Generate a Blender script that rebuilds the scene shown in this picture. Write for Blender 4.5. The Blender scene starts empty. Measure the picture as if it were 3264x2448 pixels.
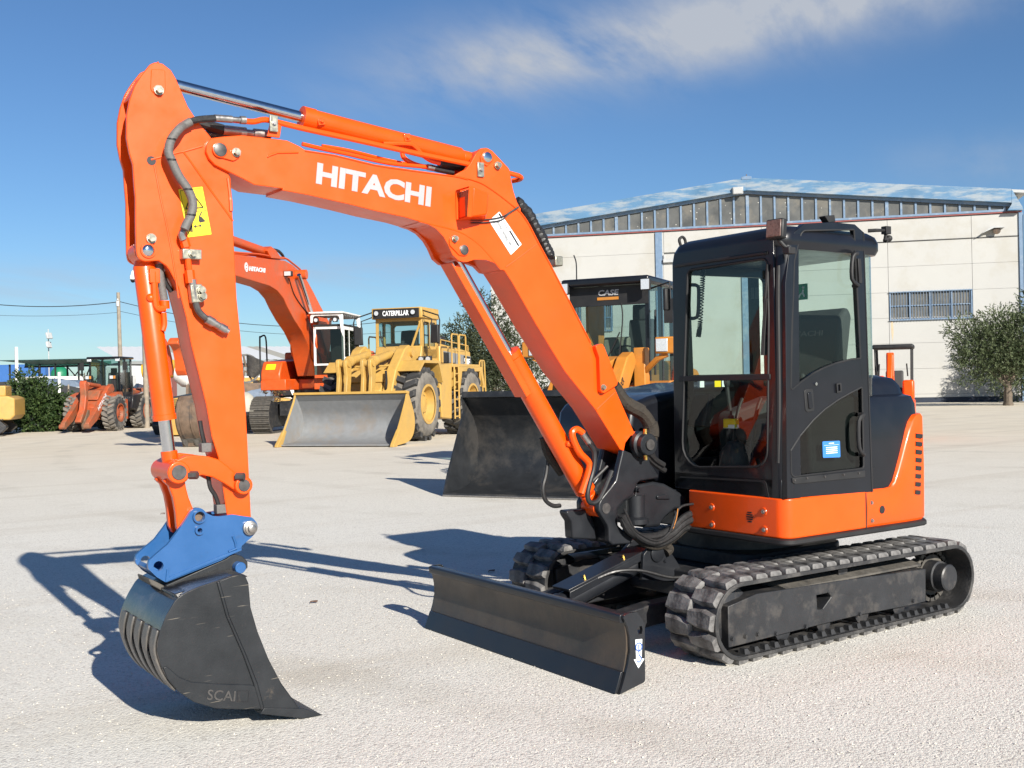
import bpy, bmesh, math, random
from math import pi, sin, cos, radians
from mathutils import Vector, Matrix
from mathutils.geometry import tessellate_polygon
sc = bpy.context.scene
COL = sc.collection
rnd = random.Random(7)

# ------------------------------------------------------------------ camera
cd = bpy.data.cameras.new('camera')
cam = bpy.data.objects.new('camera', cd)
COL.objects.link(cam)
cd.sensor_fit = 'HORIZONTAL'; cd.sensor_width = 36.0; cd.lens = 37.83
cd.clip_start = 0.05; cd.clip_end = 3000
_d = Vector((-.5693, -.8221, -.00076)); _u = Vector((-.0177, .0114, .99978))
_r = _d.cross(_u).normalized(); _u = _r.cross(_d).normalized()
cam.matrix_world = Matrix(((_r.x, _u.x, -_d.x, 5.5647), (_r.y, _u.y, -_d.y, 5.2943), (_r.z, _u.z, -_d.z, 1.6304), (0, 0, 0, 1)))
sc.camera = cam

# ------------------------------------------------------------------ daylight
SUN_AZ, SUN_EL = radians(84.7), radians(26.0)
sl = bpy.data.lights.new('sun', 'SUN'); sl.energy = 5.0; sl.angle = radians(.53); sl.color = (1, .94, .84)
so = bpy.data.objects.new('sun', sl); COL.objects.link(so)
_s = Vector((cos(SUN_EL)*cos(SUN_AZ), cos(SUN_EL)*sin(SUN_AZ), sin(SUN_EL)))
so.rotation_euler = _s.to_track_quat('Z', 'Y').to_euler(); so.location = (0, 30, 30)
w = bpy.data.worlds.new('World'); sc.world = w; w.use_nodes = True
nt = w.node_tree; nt.nodes.clear()
def N(nt, t, **k):
    n = nt.nodes.new(t)
    for a, b in k.items():
        if a in n.bl_rna.properties: setattr(n, a, b)
        else: n.inputs[a].default_value = b
    return n
def L(nt, a, b): nt.links.new(a, b)
SKYTINT = (.75, .98, 1.22)
sky = N(nt, 'ShaderNodeTexSky', sky_type='NISHITA', sun_disc=False, sun_elevation=SUN_EL, sun_rotation=pi/2-SUN_AZ,
        altitude=50, air_density=1.0, dust_density=.12, ozone_density=3.0)
bg = N(nt, 'ShaderNodeBackground', Strength=.052)
wo = N(nt, 'ShaderNodeOutputWorld')
# thin clouds: noise on the plane of the cloud layer, kept to the parts of the sky that have them
tc = N(nt, 'ShaderNodeTexCoord'); sep = N(nt, 'ShaderNodeSeparateXYZ'); L(nt, tc.outputs['Generated'], sep.inputs[0])
def M_(op, a=None, b=None, c=None, clamp=False):
    n = nt.nodes.new('ShaderNodeMath'); n.operation = op; n.use_clamp = clamp
    for i, v in enumerate((a, b, c)):
        if v is None: continue
        if isinstance(v, (int, float)): n.inputs[i].default_value = v
        else: L(nt, v, n.inputs[i])
    return n.outputs[0]
zz = M_('MAXIMUM', sep.outputs[2], .03)
px, py = M_('DIVIDE', sep.outputs[0], M_('ADD', zz, .12)), M_('DIVIDE', sep.outputs[1], M_('ADD', zz, .12))
cmb = N(nt, 'ShaderNodeCombineXYZ'); L(nt, px, cmb.inputs[0]); L(nt, py, cmb.inputs[1])
rot = N(nt, 'ShaderNodeVectorRotate', rotation_type='Z_AXIS', Angle=radians(-30)); L(nt, cmb.outputs[0], rot.inputs[0])
stc = N(nt, 'ShaderNodeMapping'); stc.inputs['Scale'].default_value = (.8, 1.9, 1); L(nt, rot.outputs[0], stc.inputs[0])
n1 = N(nt, 'ShaderNodeTexNoise', Scale=2.3, Detail=11, Roughness=.58, Distortion=.25); L(nt, stc.outputs[0], n1.inputs['Vector'])
n2 = N(nt, 'ShaderNodeTexNoise', Scale=.55, Detail=4, Roughness=.5); L(nt, cmb.outputs[0], n2.inputs['Vector'])
az = M_('ARCTAN2', sep.outputs[1], sep.outputs[0]); el = M_('ARCSINE', sep.outputs[2])
def blob(azd, eld, wa, we, tilt=0.0):
    da = M_('SUBTRACT', az, radians(azd)); de = M_('SUBTRACT', M_('SUBTRACT', el, radians(eld)), M_('MULTIPLY', da, tilt))
    q = M_('ADD', M_('POWER', M_('DIVIDE', da, radians(wa)), 2.0), M_('POWER', M_('DIVIDE', de, radians(we)), 2.0))
    return M_('POWER', 2.718, M_('MULTIPLY', q, -1.0))
# azimuth runs anticlockwise seen from above: the left of the view is the larger azimuth
mk = M_('ADD', M_('MULTIPLY', blob(-125.5, 16.7, 7.5, 1.9, -.10), 1.25), M_('ADD', M_('MULTIPLY', blob(-136, 17.9, 9, 2.1, -.12), 1.3), M_('MULTIPLY', blob(-146, 19.2, 8, 1.9, -.10), 1.4)))
mk = M_('ADD', mk, M_('MULTIPLY', blob(-117, 6.1, 5.5, .9), .5))
mk = M_('ADD', mk, M_('MULTIPLY', blob(-101, 5.0, 6.0, 1.5), .42))
mk = M_('ADD', mk, M_('MULTIPLY', blob(-149, 10.2, 5.0, 1.2), .35))
mk = M_('ADD', mk, M_('MULTIPLY', M_('SUBTRACT', n2.outputs[0], .52, clamp=True), 1.0))
cl = M_('MULTIPLY', M_('SUBTRACT', n1.outputs[0], .27, clamp=True), 2.1, clamp=True)
cl = M_('MULTIPLY', M_('MULTIPLY', cl, mk), 1.05, clamp=True)
mx = N(nt, 'ShaderNodeMix', data_type='RGBA'); tn = N(nt, 'ShaderNodeVectorMath', operation='MULTIPLY'); L(nt, sky.outputs[0], tn.inputs[0]); tn.inputs[1].default_value = SKYTINT
L(nt, cl, mx.inputs[0]); L(nt, tn.outputs[0], mx.inputs[6]); mx.inputs[7].default_value = (5.6, 6.1, 7.0, 1)
L(nt, mx.outputs[2], bg.inputs[0]); L(nt, bg.outputs[0], wo.inputs[0])
sc.view_settings.view_transform = 'Standard'; sc.view_settings.look = 'None'
sc.view_settings.exposure = 0.72; sc.view_settings.gamma = 1.0; sc.view_settings.use_curve_mapping = False
sc.render.engine = 'CYCLES'; sc.cycles.use_denoising = True
sc.cycles.max_bounces = 8; sc.cycles.transparent_max_bounces = 24

# ------------------------------------------------------------------ materials
def paint(name, col, rough=.35, metal=0, coat=0, var=.12, scale=6.0, bump=0, bscale=60, dirt=None, dirt_amt=.5, dscale=2.5, dlo=.5, dhi=.62, spec=.5, scr=0, dmap=None):
    m = bpy.data.materials.new(name); m.use_nodes = True; t = m.node_tree; b = t.nodes['Principled BSDF']
    b.inputs['Metallic'].default_value = metal; b.inputs['Roughness'].default_value = rough
    b.inputs['Coat Weight'].default_value = coat; b.inputs['Coat Roughness'].default_value = .08
    b.inputs['Specular IOR Level'].default_value = spec
    c = N(t, 'ShaderNodeTexCoord'); n = N(t, 'ShaderNodeTexNoise', Scale=scale, Detail=6, Roughness=.6); L(t, c.outputs['Object'], n.inputs['Vector'])
    mr = N(t, 'ShaderNodeMapRange'); L(t, n.outputs[0], mr.inputs[0]); mr.inputs[1].default_value = .3; mr.inputs[2].default_value = .7
    mr.inputs[3].default_value = 1-var; mr.inputs[4].default_value = 1+var
    v = N(t, 'ShaderNodeVectorMath', operation='SCALE'); v.inputs[0].default_value = col; L(t, mr.outputs[0], v.inputs['Scale'])
    out = v.outputs[0]
    if dirt:
        n3 = N(t, 'ShaderNodeTexNoise', Scale=dscale, Detail=9, Roughness=.68); dsrc = c.outputs['Object']
        if dmap:
            dm = N(t, 'ShaderNodeMapping'); L(t, dsrc, dm.inputs[0]); dm.inputs['Scale'].default_value = dmap; dsrc = dm.outputs[0]
        L(t, dsrc, n3.inputs['Vector'])
        r3 = N(t, 'ShaderNodeMapRange'); L(t, n3.outputs[0], r3.inputs[0]); r3.inputs[1].default_value = dlo; r3.inputs[2].default_value = dhi
        r3.inputs[4].default_value = dirt_amt
        mxn = N(t, 'ShaderNodeMix', data_type='RGBA'); L(t, r3.outputs[0], mxn.inputs[0]); L(t, out, mxn.inputs[6]); mxn.inputs[7].default_value = (*dirt, 1)
        out = mxn.outputs[2]
    if scr:
        for ry_, lo_ in ((.5, .70), (-.9, .72)):
            mp = N(t, 'ShaderNodeMapping'); L(t, c.outputs['Object'], mp.inputs[0]); mp.inputs['Rotation'].default_value = (0, ry_, .3); mp.inputs['Scale'].default_value = (5, 5, 90)
            n5 = N(t, 'ShaderNodeTexNoise', Scale=1.0, Detail=3, Roughness=.5); L(t, mp.outputs[0], n5.inputs['Vector'])
            r5 = N(t, 'ShaderNodeMapRange'); L(t, n5.outputs[0], r5.inputs[0]); r5.inputs[1].default_value = lo_; r5.inputs[2].default_value = lo_+.04; r5.inputs[4].default_value = .7
            m5 = N(t, 'ShaderNodeMix', data_type='RGBA'); L(t, r5.outputs[0], m5.inputs[0]); L(t, out, m5.inputs[6]); m5.inputs[7].default_value = (.17, .15, .12, 1); out = m5.outputs[2]
    L(t, out, b.inputs['Base Color'])
    r2 = N(t, 'ShaderNodeMapRange'); L(t, n.outputs[0], r2.inputs[0]); r2.inputs[1].default_value = .3; r2.inputs[2].default_value = .7
    r2.inputs[3].default_value = max(.02, rough*.8); r2.inputs[4].default_value = min(1, rough*1.25); L(t, r2.outputs[0], b.inputs['Roughness'])
    if bump:
        n4 = N(t, 'ShaderNodeTexNoise', Scale=bscale, Detail=4); L(t, c.outputs['Object'], n4.inputs['Vector'])
        bp = N(t, 'ShaderNodeBump', Strength=bump, Distance=.01); L(t, n4.outputs[0], bp.inputs['Height']); L(t, bp.outputs[0], b.inputs['Normal'])
    return m
def glass(name, tint, gloss=.05, refl=1.0):
    m = bpy.data.materials.new(name); m.use_nodes = True; t = m.node_tree; t.nodes.clear()
    o = N(t, 'ShaderNodeOutputMaterial'); tr = N(t, 'ShaderNodeBsdfTransparent'); tr.inputs[0].default_value = (*tint, 1)
    g = N(t, 'ShaderNodeBsdfGlossy', Roughness=gloss); lw = N(t, 'ShaderNodeLayerWeight', Blend=.5)
    pw = N(t, 'ShaderNodeMath', operation='POWER'); L(t, lw.outputs['Facing'], pw.inputs[0]); pw.inputs[1].default_value = 4.5
    mu = N(t, 'ShaderNodeMath', operation='MULTIPLY_ADD'); L(t, pw.outputs[0], mu.inputs[0]); mu.inputs[1].default_value = .9*refl; mu.inputs[2].default_value = .05*refl
    mix = N(t, 'ShaderNodeMixShader'); L(t, mu.outputs[0], mix.inputs[0]); L(t, tr.outputs[0], mix.inputs[1]); L(t, g.outputs[0], mix.inputs[2]); L(t, mix.outputs[0], o.inputs[0])
    return m
MT = {}
MT['orange'] = paint('orange_paint', (.80, .078, .001), .36, coat=.2, spec=.4, var=.05, bump=.025, bscale=35, dirt=(.42, .075, .012), dirt_amt=.35, dscale=3.5, dlo=.50, dhi=.75)
MT['orange_old'] = paint('faded_orange_paint', (.40, .075, .022), .55, var=.2, dirt=(.16, .09, .05), dirt_amt=.8, dscale=1.6, dlo=.42, dhi=.6)
MT['orange_big'] = paint('warm_orange_paint', (.58, .078, .008), .42, var=.08, dirt=(.25, .14, .08), dirt_amt=.25, dscale=1.2)
MT['grey_dark'] = paint('charcoal_paint', (.014, .0155, .019), .38, coat=.2, spec=.4, var=.15, bump=.05, bscale=180)
MT['black_gloss'] = paint('dark_grey_cab_paint', (.007, .008, .0115), .34, coat=.35, spec=.28, var=.1, bump=.04, bscale=220)
MT['black_matt'] = paint('black_plastic', (.012, .012, .013), .6, var=.2)
MT['frame_dark'] = paint('track_frame_paint', (.020, .021, .024), .45, var=.2, dirt=(.10, .09, .08), dirt_amt=.35, dscale=7, bump=.1, bscale=70)
MT['dust_steel'] = paint('dusty_steel', (.085, .078, .068), .8, var=.25, scale=14, dirt=(.03, .03, .03), dirt_amt=.7, dscale=9, bump=.3)
MT['rubber'] = paint('worn_track_rubber', (.038, .036, .036), .68, var=.25, scale=12, dirt=(.20, .195, .19), dirt_amt=.85, dscale=7, dlo=.38, dhi=.60, bump=.5, bscale=45)
MT['rubber_dark'] = paint('dark_track_rubber', (.024, .024, .025), .6, var=.25, dirt=(.09, .085, .08), dirt_amt=.6, dscale=6, bump=.25)
MT['chrome'] = paint('chrome_rod', (.62, .62, .64), .12, metal=1, var=.05, scale=40)
MT['steel'] = paint('bare_steel', (.34, .32, .30), .35, metal=.85, var=.2, scale=30)
MT['pin'] = paint('pin_end_steel', (.085, .08, .078), .45, metal=.5, var=.2, scale=40)
MT['zinc'] = paint('zinc_plated_steel', (.36, .34, .27), .35, metal=.8, var=.2, scale=50)
MT['brass'] = paint('brass_fitting', (.55, .36, .10), .3, metal=1)
MT['hose'] = paint('hydraulic_hose_rubber', (.016, .016, .017), .45, var=.2, scale=60)
MT['hose_grey'] = paint('grey_hose_sleeve', (.12, .115, .11), .55, var=.2, scale=90, bump=.3, bscale=300)
MT['blue'] = paint('blue_coupler_paint', (.014, .085, .245), .38, coat=.4, var=.08, bump=.06, bscale=60, dirt=(.03, .05, .10), dirt_amt=.35, dscale=14, dlo=.62, dhi=.72)
MT['bucket'] = paint('black_bucket_paint', (.015, .017, .020), .42, scr=1, var=.15, spec=.4, bump=.06, bscale=120, dirt=(.14, .11, .08), dirt_amt=.4, dscale=9, dlo=.63, dhi=.72)
MT['bucket_shell'] = paint('glossy_bucket_shell', (.018, .018, .020), .24, coat=.3, var=.2, dirt=(.12, .10, .085), dirt_amt=.55, dscale=5, dlo=.52, dhi=.66, bump=.08, bscale=30)
MT['strip'] = paint('worn_strip_steel', (.10, .095, .09), .4, metal=.3, var=.3, dirt=(.16, .14, .12), dirt_amt=.6, dscale=12)
MT['blade_face'] = paint('scuffed_blade_paint', (.030, .027, .025), .42, var=.2, dirt=(.075, .056, .040), dirt_amt=.9, dscale=2.2, dlo=.34, dhi=.55, bump=.08, bscale=50)
MT['yellow'] = paint('loader_yellow_paint', (.47, .285, .07), .45, var=.07, dirt=(.30, .22, .10), dirt_amt=.3, dscale=1.1)
MT['yellow_stk'] = paint('yellow_sticker', (.86, .62, .01), .4, var=.02)
MT['white_stk'] = paint('white_sticker', (.76, .78, .80), .45, var=.02)
MT['ink'] = paint('black_ink', (.012, .011, .014), .5, var=.05)
MT['red_ink'] = paint('red_ink', (.55, .03, .03), .5, var=.05)
MT['blue_ink'] = paint('blue_ink', (.03, .10, .36), .5, var=.05)
MT['blue_stk'] = paint('blue_sticker', (.04, .20, .58), .45, var=.04)
MT['decal'] = paint('silver_grey_lettering', (.34, .34, .35), .45, var=.03)
MT['white'] = paint('white_paint', (.74, .74, .72), .45, var=.06, dirt=(.4, .37, .32), dirt_amt=.4, dscale=2)
MT['grey_bucket'] = paint('pale_grey_bucket_paint', (.20, .208, .215), .5, var=.1, dirt=(.22, .18, .14), dirt_amt=.5, dscale=1.2, bump=.1, bscale=25)
MT['loader_black'] = paint('black_loader_bucket_paint', (.018, .020, .023), .42, spec=.4, var=.18, dirt=(.09, .08, .07), dirt_amt=.35, dscale=1.6, bump=.05, bscale=60)
MT['tyre'] = paint('worn_tyre_rubber', (.030, .030, .031), .75, var=.3, scale=3, dirt=(.25, .235, .21), dirt_amt=.55, dscale=1.7, bump=.3, bscale=30)
MT['tyre_dusty'] = paint('dusty_tyre_rubber', (.16, .145, .125), .85, var=.25, scale=5, dirt=(.05, .047, .045), dirt_amt=.6, dscale=3, bump=.3, bscale=30)
MT['amber'] = paint('loader_amber_paint', (.50, .19, .025), .45, var=.07, dirt=(.28, .15, .05), dirt_amt=.3, dscale=2)
MT['rusty'] = paint('rusty_steel', (.14, .095, .065), .75, var=.35, scale=5, dirt=(.065, .058, .054), dirt_amt=.8, dscale=2.2, bump=.3)
MT['lamp'] = paint('lamp_lens', (.62, .64, .66), .15, var=.2, scale=80, metal=.3)
MT['lamp_dim'] = paint('dim_work_lamp_lens', (.14, .085, .07), .3, var=.3, scale=60)
MT['seat'] = paint('seat_fabric', (.045, .045, .046), .8, var=.2, scale=20)
MT['seat_tan'] = paint('tan_seat_fabric', (.20, .185, .14), .85, var=.2, scale=20)
MT['cabin_in'] = paint('cab_interior_plastic', (.028, .028, .030), .65, var=.2)
MT['tag'] = paint('yellow_plastic_box', (.75, .58, .02), .4, var=.05)
MT['glass'] = glass('tinted_cab_glass', (.72, .82, .78), .02, 1.0)
MT['glass_dark'] = glass('smoked_door_glass', (.30, .36, .34), .02, 1.15)
MT['glass_clear'] = glass('loader_cab_glass', (.62, .74, .72), .03, 1.0)

# ------------------------------------------------------------------ mesh helpers
def arc(cx, cy, r, a0, a1, n=8):
    return [(cx+r*cos(radians(a0+(a1-a0)*i/n)), cy+r*sin(radians(a0+(a1-a0)*i/n))) for i in range(n+1)]
def fillet(pts, seg=5):
    """2D closed outline; a third value on a point is its corner radius"""
    out = []; n = len(pts)
    for i, p in enumerate(pts):
        if len(p) < 3 or not p[2]: out.append((p[0], p[1])); continue
        P = Vector(p[:2]); A = Vector(pts[i-1][:2])-P; B = Vector(pts[(i+1) % n][:2])-P
        la, lb = A.length, B.length
        if la < 1e-6 or lb < 1e-6: continue
        A /= la; B /= lb; ang = math.acos(max(-1, min(1, A.dot(B))))
        if ang > pi-.03 or ang < .02: out.append(tuple(P)); continue
        tl = min(p[2]/math.tan(ang/2), la*.49, lb*.49); r = tl*math.tan(ang/2)
        cdir = (A+B).normalized(); C = P+cdir*(r/sin(ang/2)); s = P+A*tl-C; e = P+B*tl-C
        a0 = math.atan2(s.y, s.x); a1 = math.atan2(e.y, e.x)
        while a1-a0 > pi: a1 -= 2*pi
        while a1-a0 < -pi: a1 += 2*pi
        for k in range(seg+1):
            a = a0+(a1-a0)*k/seg; out.append((C.x+r*cos(a), C.y+r*sin(a)))
    return out
def smooth2(pts, n=4, closed=True):
    """Catmull-Rom through 2D or 3D points"""
    P = [Vector(p) for p in pts]; m = len(P); out = []
    rng = range(m) if closed else range(m-1)
    for i in rng:
        p1, p2 = P[i], P[(i+1) % m]
        p0 = P[i-1] if closed or i > 0 else p1*2-p2
        p3 = P[(i+2) % m] if closed or i+2 < m else p2*2-p1
        for k in range(n):
            t = k/n; out.append(.5*((2*p1)+(p2-p0)*t+(2*p0-5*p1+4*p2-p3)*t*t+(3*p1-p0-3*p2+p3)*t**3))
    if not closed: out.append(P[-1])
    return [tuple(v) for v in out]
class MB:
    def __init__(s): s.v = []; s.f = []
    def add(s, vs, fs):
        o = len(s.v); s.v += [tuple(v) for v in vs]; s.f += [tuple(i+o for i in f) for f in fs]; return s
    def box(s, c, sz, rz=0, ry=0, rx=0):
        M = Matrix.Rotation(rz, 3, 'Z') @ Matrix.Rotation(ry, 3, 'Y') @ Matrix.Rotation(rx, 3, 'X'); c = Vector(c); h = [x/2 for x in sz]
        vs = [c+M @ Vector((x*h[0], y*h[1], z*h[2])) for x in (-1, 1) for y in (-1, 1) for z in (-1, 1)]
        return s.add(vs, [(0, 1, 3, 2), (4, 6, 7, 5), (0, 4, 5, 1), (2, 3, 7, 6), (0, 2, 6, 4), (1, 5, 7, 3)])
    def bx(s, x0, x1, y0, y1, z0, z1): return s.box(((x0+x1)/2, (y0+y1)/2, (z0+z1)/2), (abs(x1-x0), abs(y1-y0), abs(z1-z0)))
    def prism(s, pts, a, b, axis='y', holes=()):
        """outline extruded along an axis: y takes (x,z), x takes (y,z), z takes (x,y)"""
        def P(p, k): return {'y': (p[0], k, p[1]), 'x': (k, p[0], p[1]), 'z': (p[0], p[1], k)}[axis]
        loops = [fillet(pts)]+[fillet(h) for h in holes]
        # drop doubled points
        L2 = []
        for lp in loops:
            q = [lp[0]]
            for p in lp[1:]:
                if abs(p[0]-q[-1][0])+abs(p[1]-q[-1][1]) > 1e-5: q.append(p)
            if abs(q[0][0]-q[-1][0])+abs(q[0][1]-q[-1][1]) < 1e-5: q.pop()
            L2.append(q)
        flat = [p for lp in L2 for p in lp]; n = len(flat)
        vs = [P(p, a) for p in flat]+[P(p, b) for p in flat]; fs = []
        if holes:
            tri = tessellate_polygon([[Vector((p[0], p[1], 0)) for p in lp] for lp in L2])
            fs += [t for t in tri]+[tuple(i+n for i in reversed(t)) for t in tri]
        else:
            fs += [tuple(range(n)), tuple(reversed(range(n, 2*n)))]
        o = 0
        for lp in L2:
            m = len(lp); fs += [(o+i, o+n+i, o+n+(i+1) % m, o+(i+1) % m) for i in range(m)]; o += m
        return s.add(vs, fs)
    def cyl(s, p0, p1, r, r1=None, n=20, caps=True):
        p0, p1 = Vector(p0), Vector(p1); r1 = r if r1 is None else r1; d = (p1-p0).normalized()
        a = d.orthogonal().normalized(); b = d.cross(a)
        vs = [p0+(a*cos(2*pi*i/n)+b*sin(2*pi*i/n))*r for i in range(n)]+[p1+(a*cos(2*pi*i/n)+b*sin(2*pi*i/n))*r1 for i in range(n)]
        fs = [(i, (i+1) % n, n+(i+1) % n, n+i) for i in range(n)]
        if caps: fs += [tuple(reversed(range(n))), tuple(range(n, 2*n))]
        return s.add(vs, fs)
    def lathe(s, p0, axis, prof, n=24, caps=(1, 1)):
        """prof: (distance along axis, radius)"""
        p0 = Vector(p0); d = Vector(axis).normalized(); a = d.orthogonal().normalized(); b = d.cross(a); vs = []; fs = []; m = len(prof)
        for h, r in prof: vs += [p0+d*h+(a*cos(2*pi*i/n)+b*sin(2*pi*i/n))*r for i in range(n)]
        for k in range(m-1): fs += [(k*n+i, k*n+(i+1) % n, (k+1)*n+(i+1) % n, (k+1)*n+i) for i in range(n)]
        if caps[0]: fs.append(tuple(reversed(range(n))))
        if caps[1]: fs.append(tuple(range((m-1)*n, m*n)))
        return s.add(vs, fs)
    def tube(s, pts, r, n=8, sub=5, smooth=True, caps=True):
        P = [Vector(p) for p in (smooth2(pts, sub, False) if smooth and len(pts) > 2 else pts)]; m = len(P); vs = []; fs = []; prev = None
        for i, p in enumerate(P):
            t = (P[min(i+1, m-1)]-P[max(i-1, 0)]).normalized()
            a = t.orthogonal().normalized() if prev is None else (prev-t*prev.dot(t)).normalized()
            prev = a; b = t.cross(a); rr = r[min(i*len(r)//m, len(r)-1)] if isinstance(r, (list, tuple)) else r
            vs += [p+(a*cos(2*pi*k/n)+b*sin(2*pi*k/n))*rr for k in range(n)]
        for i in range(m-1): fs += [(i*n+k, i*n+(k+1) % n, (i+1)*n+(k+1) % n, (i+1)*n+k) for k in range(n)]
        if caps: fs += [tuple(reversed(range(n))), tuple(range((m-1)*n, m*n))]
        return s.add(vs, fs)
    def sphere(s, c, r, n=14, m=9):
        if not isinstance(r, (tuple, list)): r = (r, r, r)
        vs = [(c[0], c[1], c[2]-r[2])]
        for j in range(1, m):
            a = -pi/2+pi*j/m; vs += [(c[0]+r[0]*cos(a)*cos(2*pi*i/n), c[1]+r[1]*cos(a)*sin(2*pi*i/n), c[2]+r[2]*sin(a)) for i in range(n)]
        vs.append((c[0], c[1], c[2]+r[2])); fs = [(0, 1+(i+1) % n, 1+i) for i in range(n)]
        for j in range(m-2): fs += [(1+j*n+i, 1+j*n+(i+1) % n, 1+(j+1)*n+(i+1) % n, 1+(j+1)*n+i) for i in range(n)]
        t = len(vs)-1; fs += [(1+(m-2)*n+i, 1+(m-2)*n+(i+1) % n, t) for i in range(n)]
        return s.add(vs, fs)
    def loft(s, rings, closed=True, caps=True):
        n = len(rings[0]); vs = [p for r in rings for p in r]; fs = []
        for k in range(len(rings)-1):
            fs += [(k*n+i, k*n+(i+1) % n, (k+1)*n+(i+1) % n, (k+1)*n+i) for i in range(n if closed else n-1)]
        if caps and closed: fs += [tuple(reversed(range(n))), tuple(range((len(rings)-1)*n, len(rings)*n))]
        return s.add(vs, fs)
    def bolt(s, p, axis, r, h=None):
        p = Vector(p); a = Vector(axis).normalized(); h = h or r*1.1
        s.cyl(p, p+a*h*.35, r*1.35, n=12); s.cyl(p+a*h*.3, p+a*h, r, n=6); return s
    def build(s, name, mat, parent=None, bevel=0, ang=35, seg=2, flat=False, **props):
        me = bpy.data.meshes.new(name); me.from_pydata(s.v, [], s.f)
        bm = bmesh.new(); bm.from_mesh(me); bmesh.ops.recalc_face_normals(bm, faces=bm.faces[:]); bm.to_mesh(me); bm.free()
        return put(name, me, mat, parent, bevel, ang, seg, flat, **props)
def put(name, me, mat, parent=None, bevel=0, ang=35, seg=2, flat=False, **props):
    if mat is not None and not me.materials: me.materials.append(MT[mat] if isinstance(mat, str) else mat)
    if not flat:
        me.polygons.foreach_set('use_smooth', [True]*len(me.polygons)); me.set_sharp_from_angle(angle=radians(ang))
    o = bpy.data.objects.new(name, me); COL.objects.link(o)
    if parent is not None: o.parent = parent
    if bevel:
        b = o.modifiers.new('bevel', 'BEVEL'); b.width = bevel; b.segments = seg; b.limit_method = 'ANGLE'; b.angle_limit = radians(40); b.harden_normals = False
    for k, v in props.items(): o[k] = v
    return o
def thing(name, label, cat, loc=(0, 0, 0), rz=0, group=None):
    o = bpy.data.objects.new(name, None); COL.objects.link(o); o.empty_display_size = .2
    o.location = loc; o.rotation_euler = (0, 0, rz); o['label'] = label; o['category'] = cat
    if group: o['group'] = group
    return o
def tag(o, label, cat, group=None):
    o['label'] = label; o['category'] = cat
    if group: o['group'] = group
    return o
def copy_tree(o, parent=None):
    c = o.copy(); COL.objects.link(c)
    if parent is not None: c.parent = parent
    for ch in list(o.children): copy_tree(ch, c)
    return c
def share(o, loc=None, rot=None, parent=None):
    c = o.copy(); COL.objects.link(c)
    if loc is not None: c.location = loc
    if rot is not None: c.rotation_euler = rot
    if parent is not None: c.parent = parent
    return c
def text(name, body, p, ux, uz, width, height, mat, parent=None, weight=.03, depth=.002, shear=0, label=None):
    """flat lettering: lower left corner p, reading direction ux, up direction uz, fitted to width x height"""
    cu = bpy.data.curves.new(name, 'FONT'); cu.body = body; cu.offset = weight; cu.extrude = 0; cu.shear = shear; cu.resolution_u = 3
    o = bpy.data.objects.new(name, cu); COL.objects.link(o)
    bpy.context.view_layer.update()
    me = bpy.data.meshes.new_from_object(o.evaluated_get(bpy.context.evaluated_depsgraph_get()))
    bpy.data.objects.remove(o); bpy.data.curves.remove(cu)
    xs = [v.co.x for v in me.vertices]; ys = [v.co.y for v in me.vertices]; x0, y0 = min(xs), min(ys); sx = width/(max(xs)-x0); sy = height/(max(ys)-y0)
    ux, uz, p = Vector(ux).normalized(), Vector(uz).normalized(), Vector(p)
    nn = ux.cross(uz)
    for v in me.vertices: v.co = p+ux*((v.co.x-x0)*sx)+uz*((v.co.y-y0)*sy)+nn*.0
    bm = bmesh.new(); bm.from_mesh(me)
    ex = bmesh.ops.extrude_face_region(bm, geom=bm.faces[:])
    for q in ex['geom']:
        if isinstance(q, bmesh.types.BMVert): q.co += nn*depth
    bmesh.ops.recalc_face_normals(bm, faces=bm.faces[:]); bm.to_mesh(me); bm.free(); me.materials.clear()
    me.polygons.foreach_set('use_smooth', [False]*len(me.polygons))
    o = put(name, me, mat, parent, flat=True)
    if label: o['label'] = label
    return o


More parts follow.
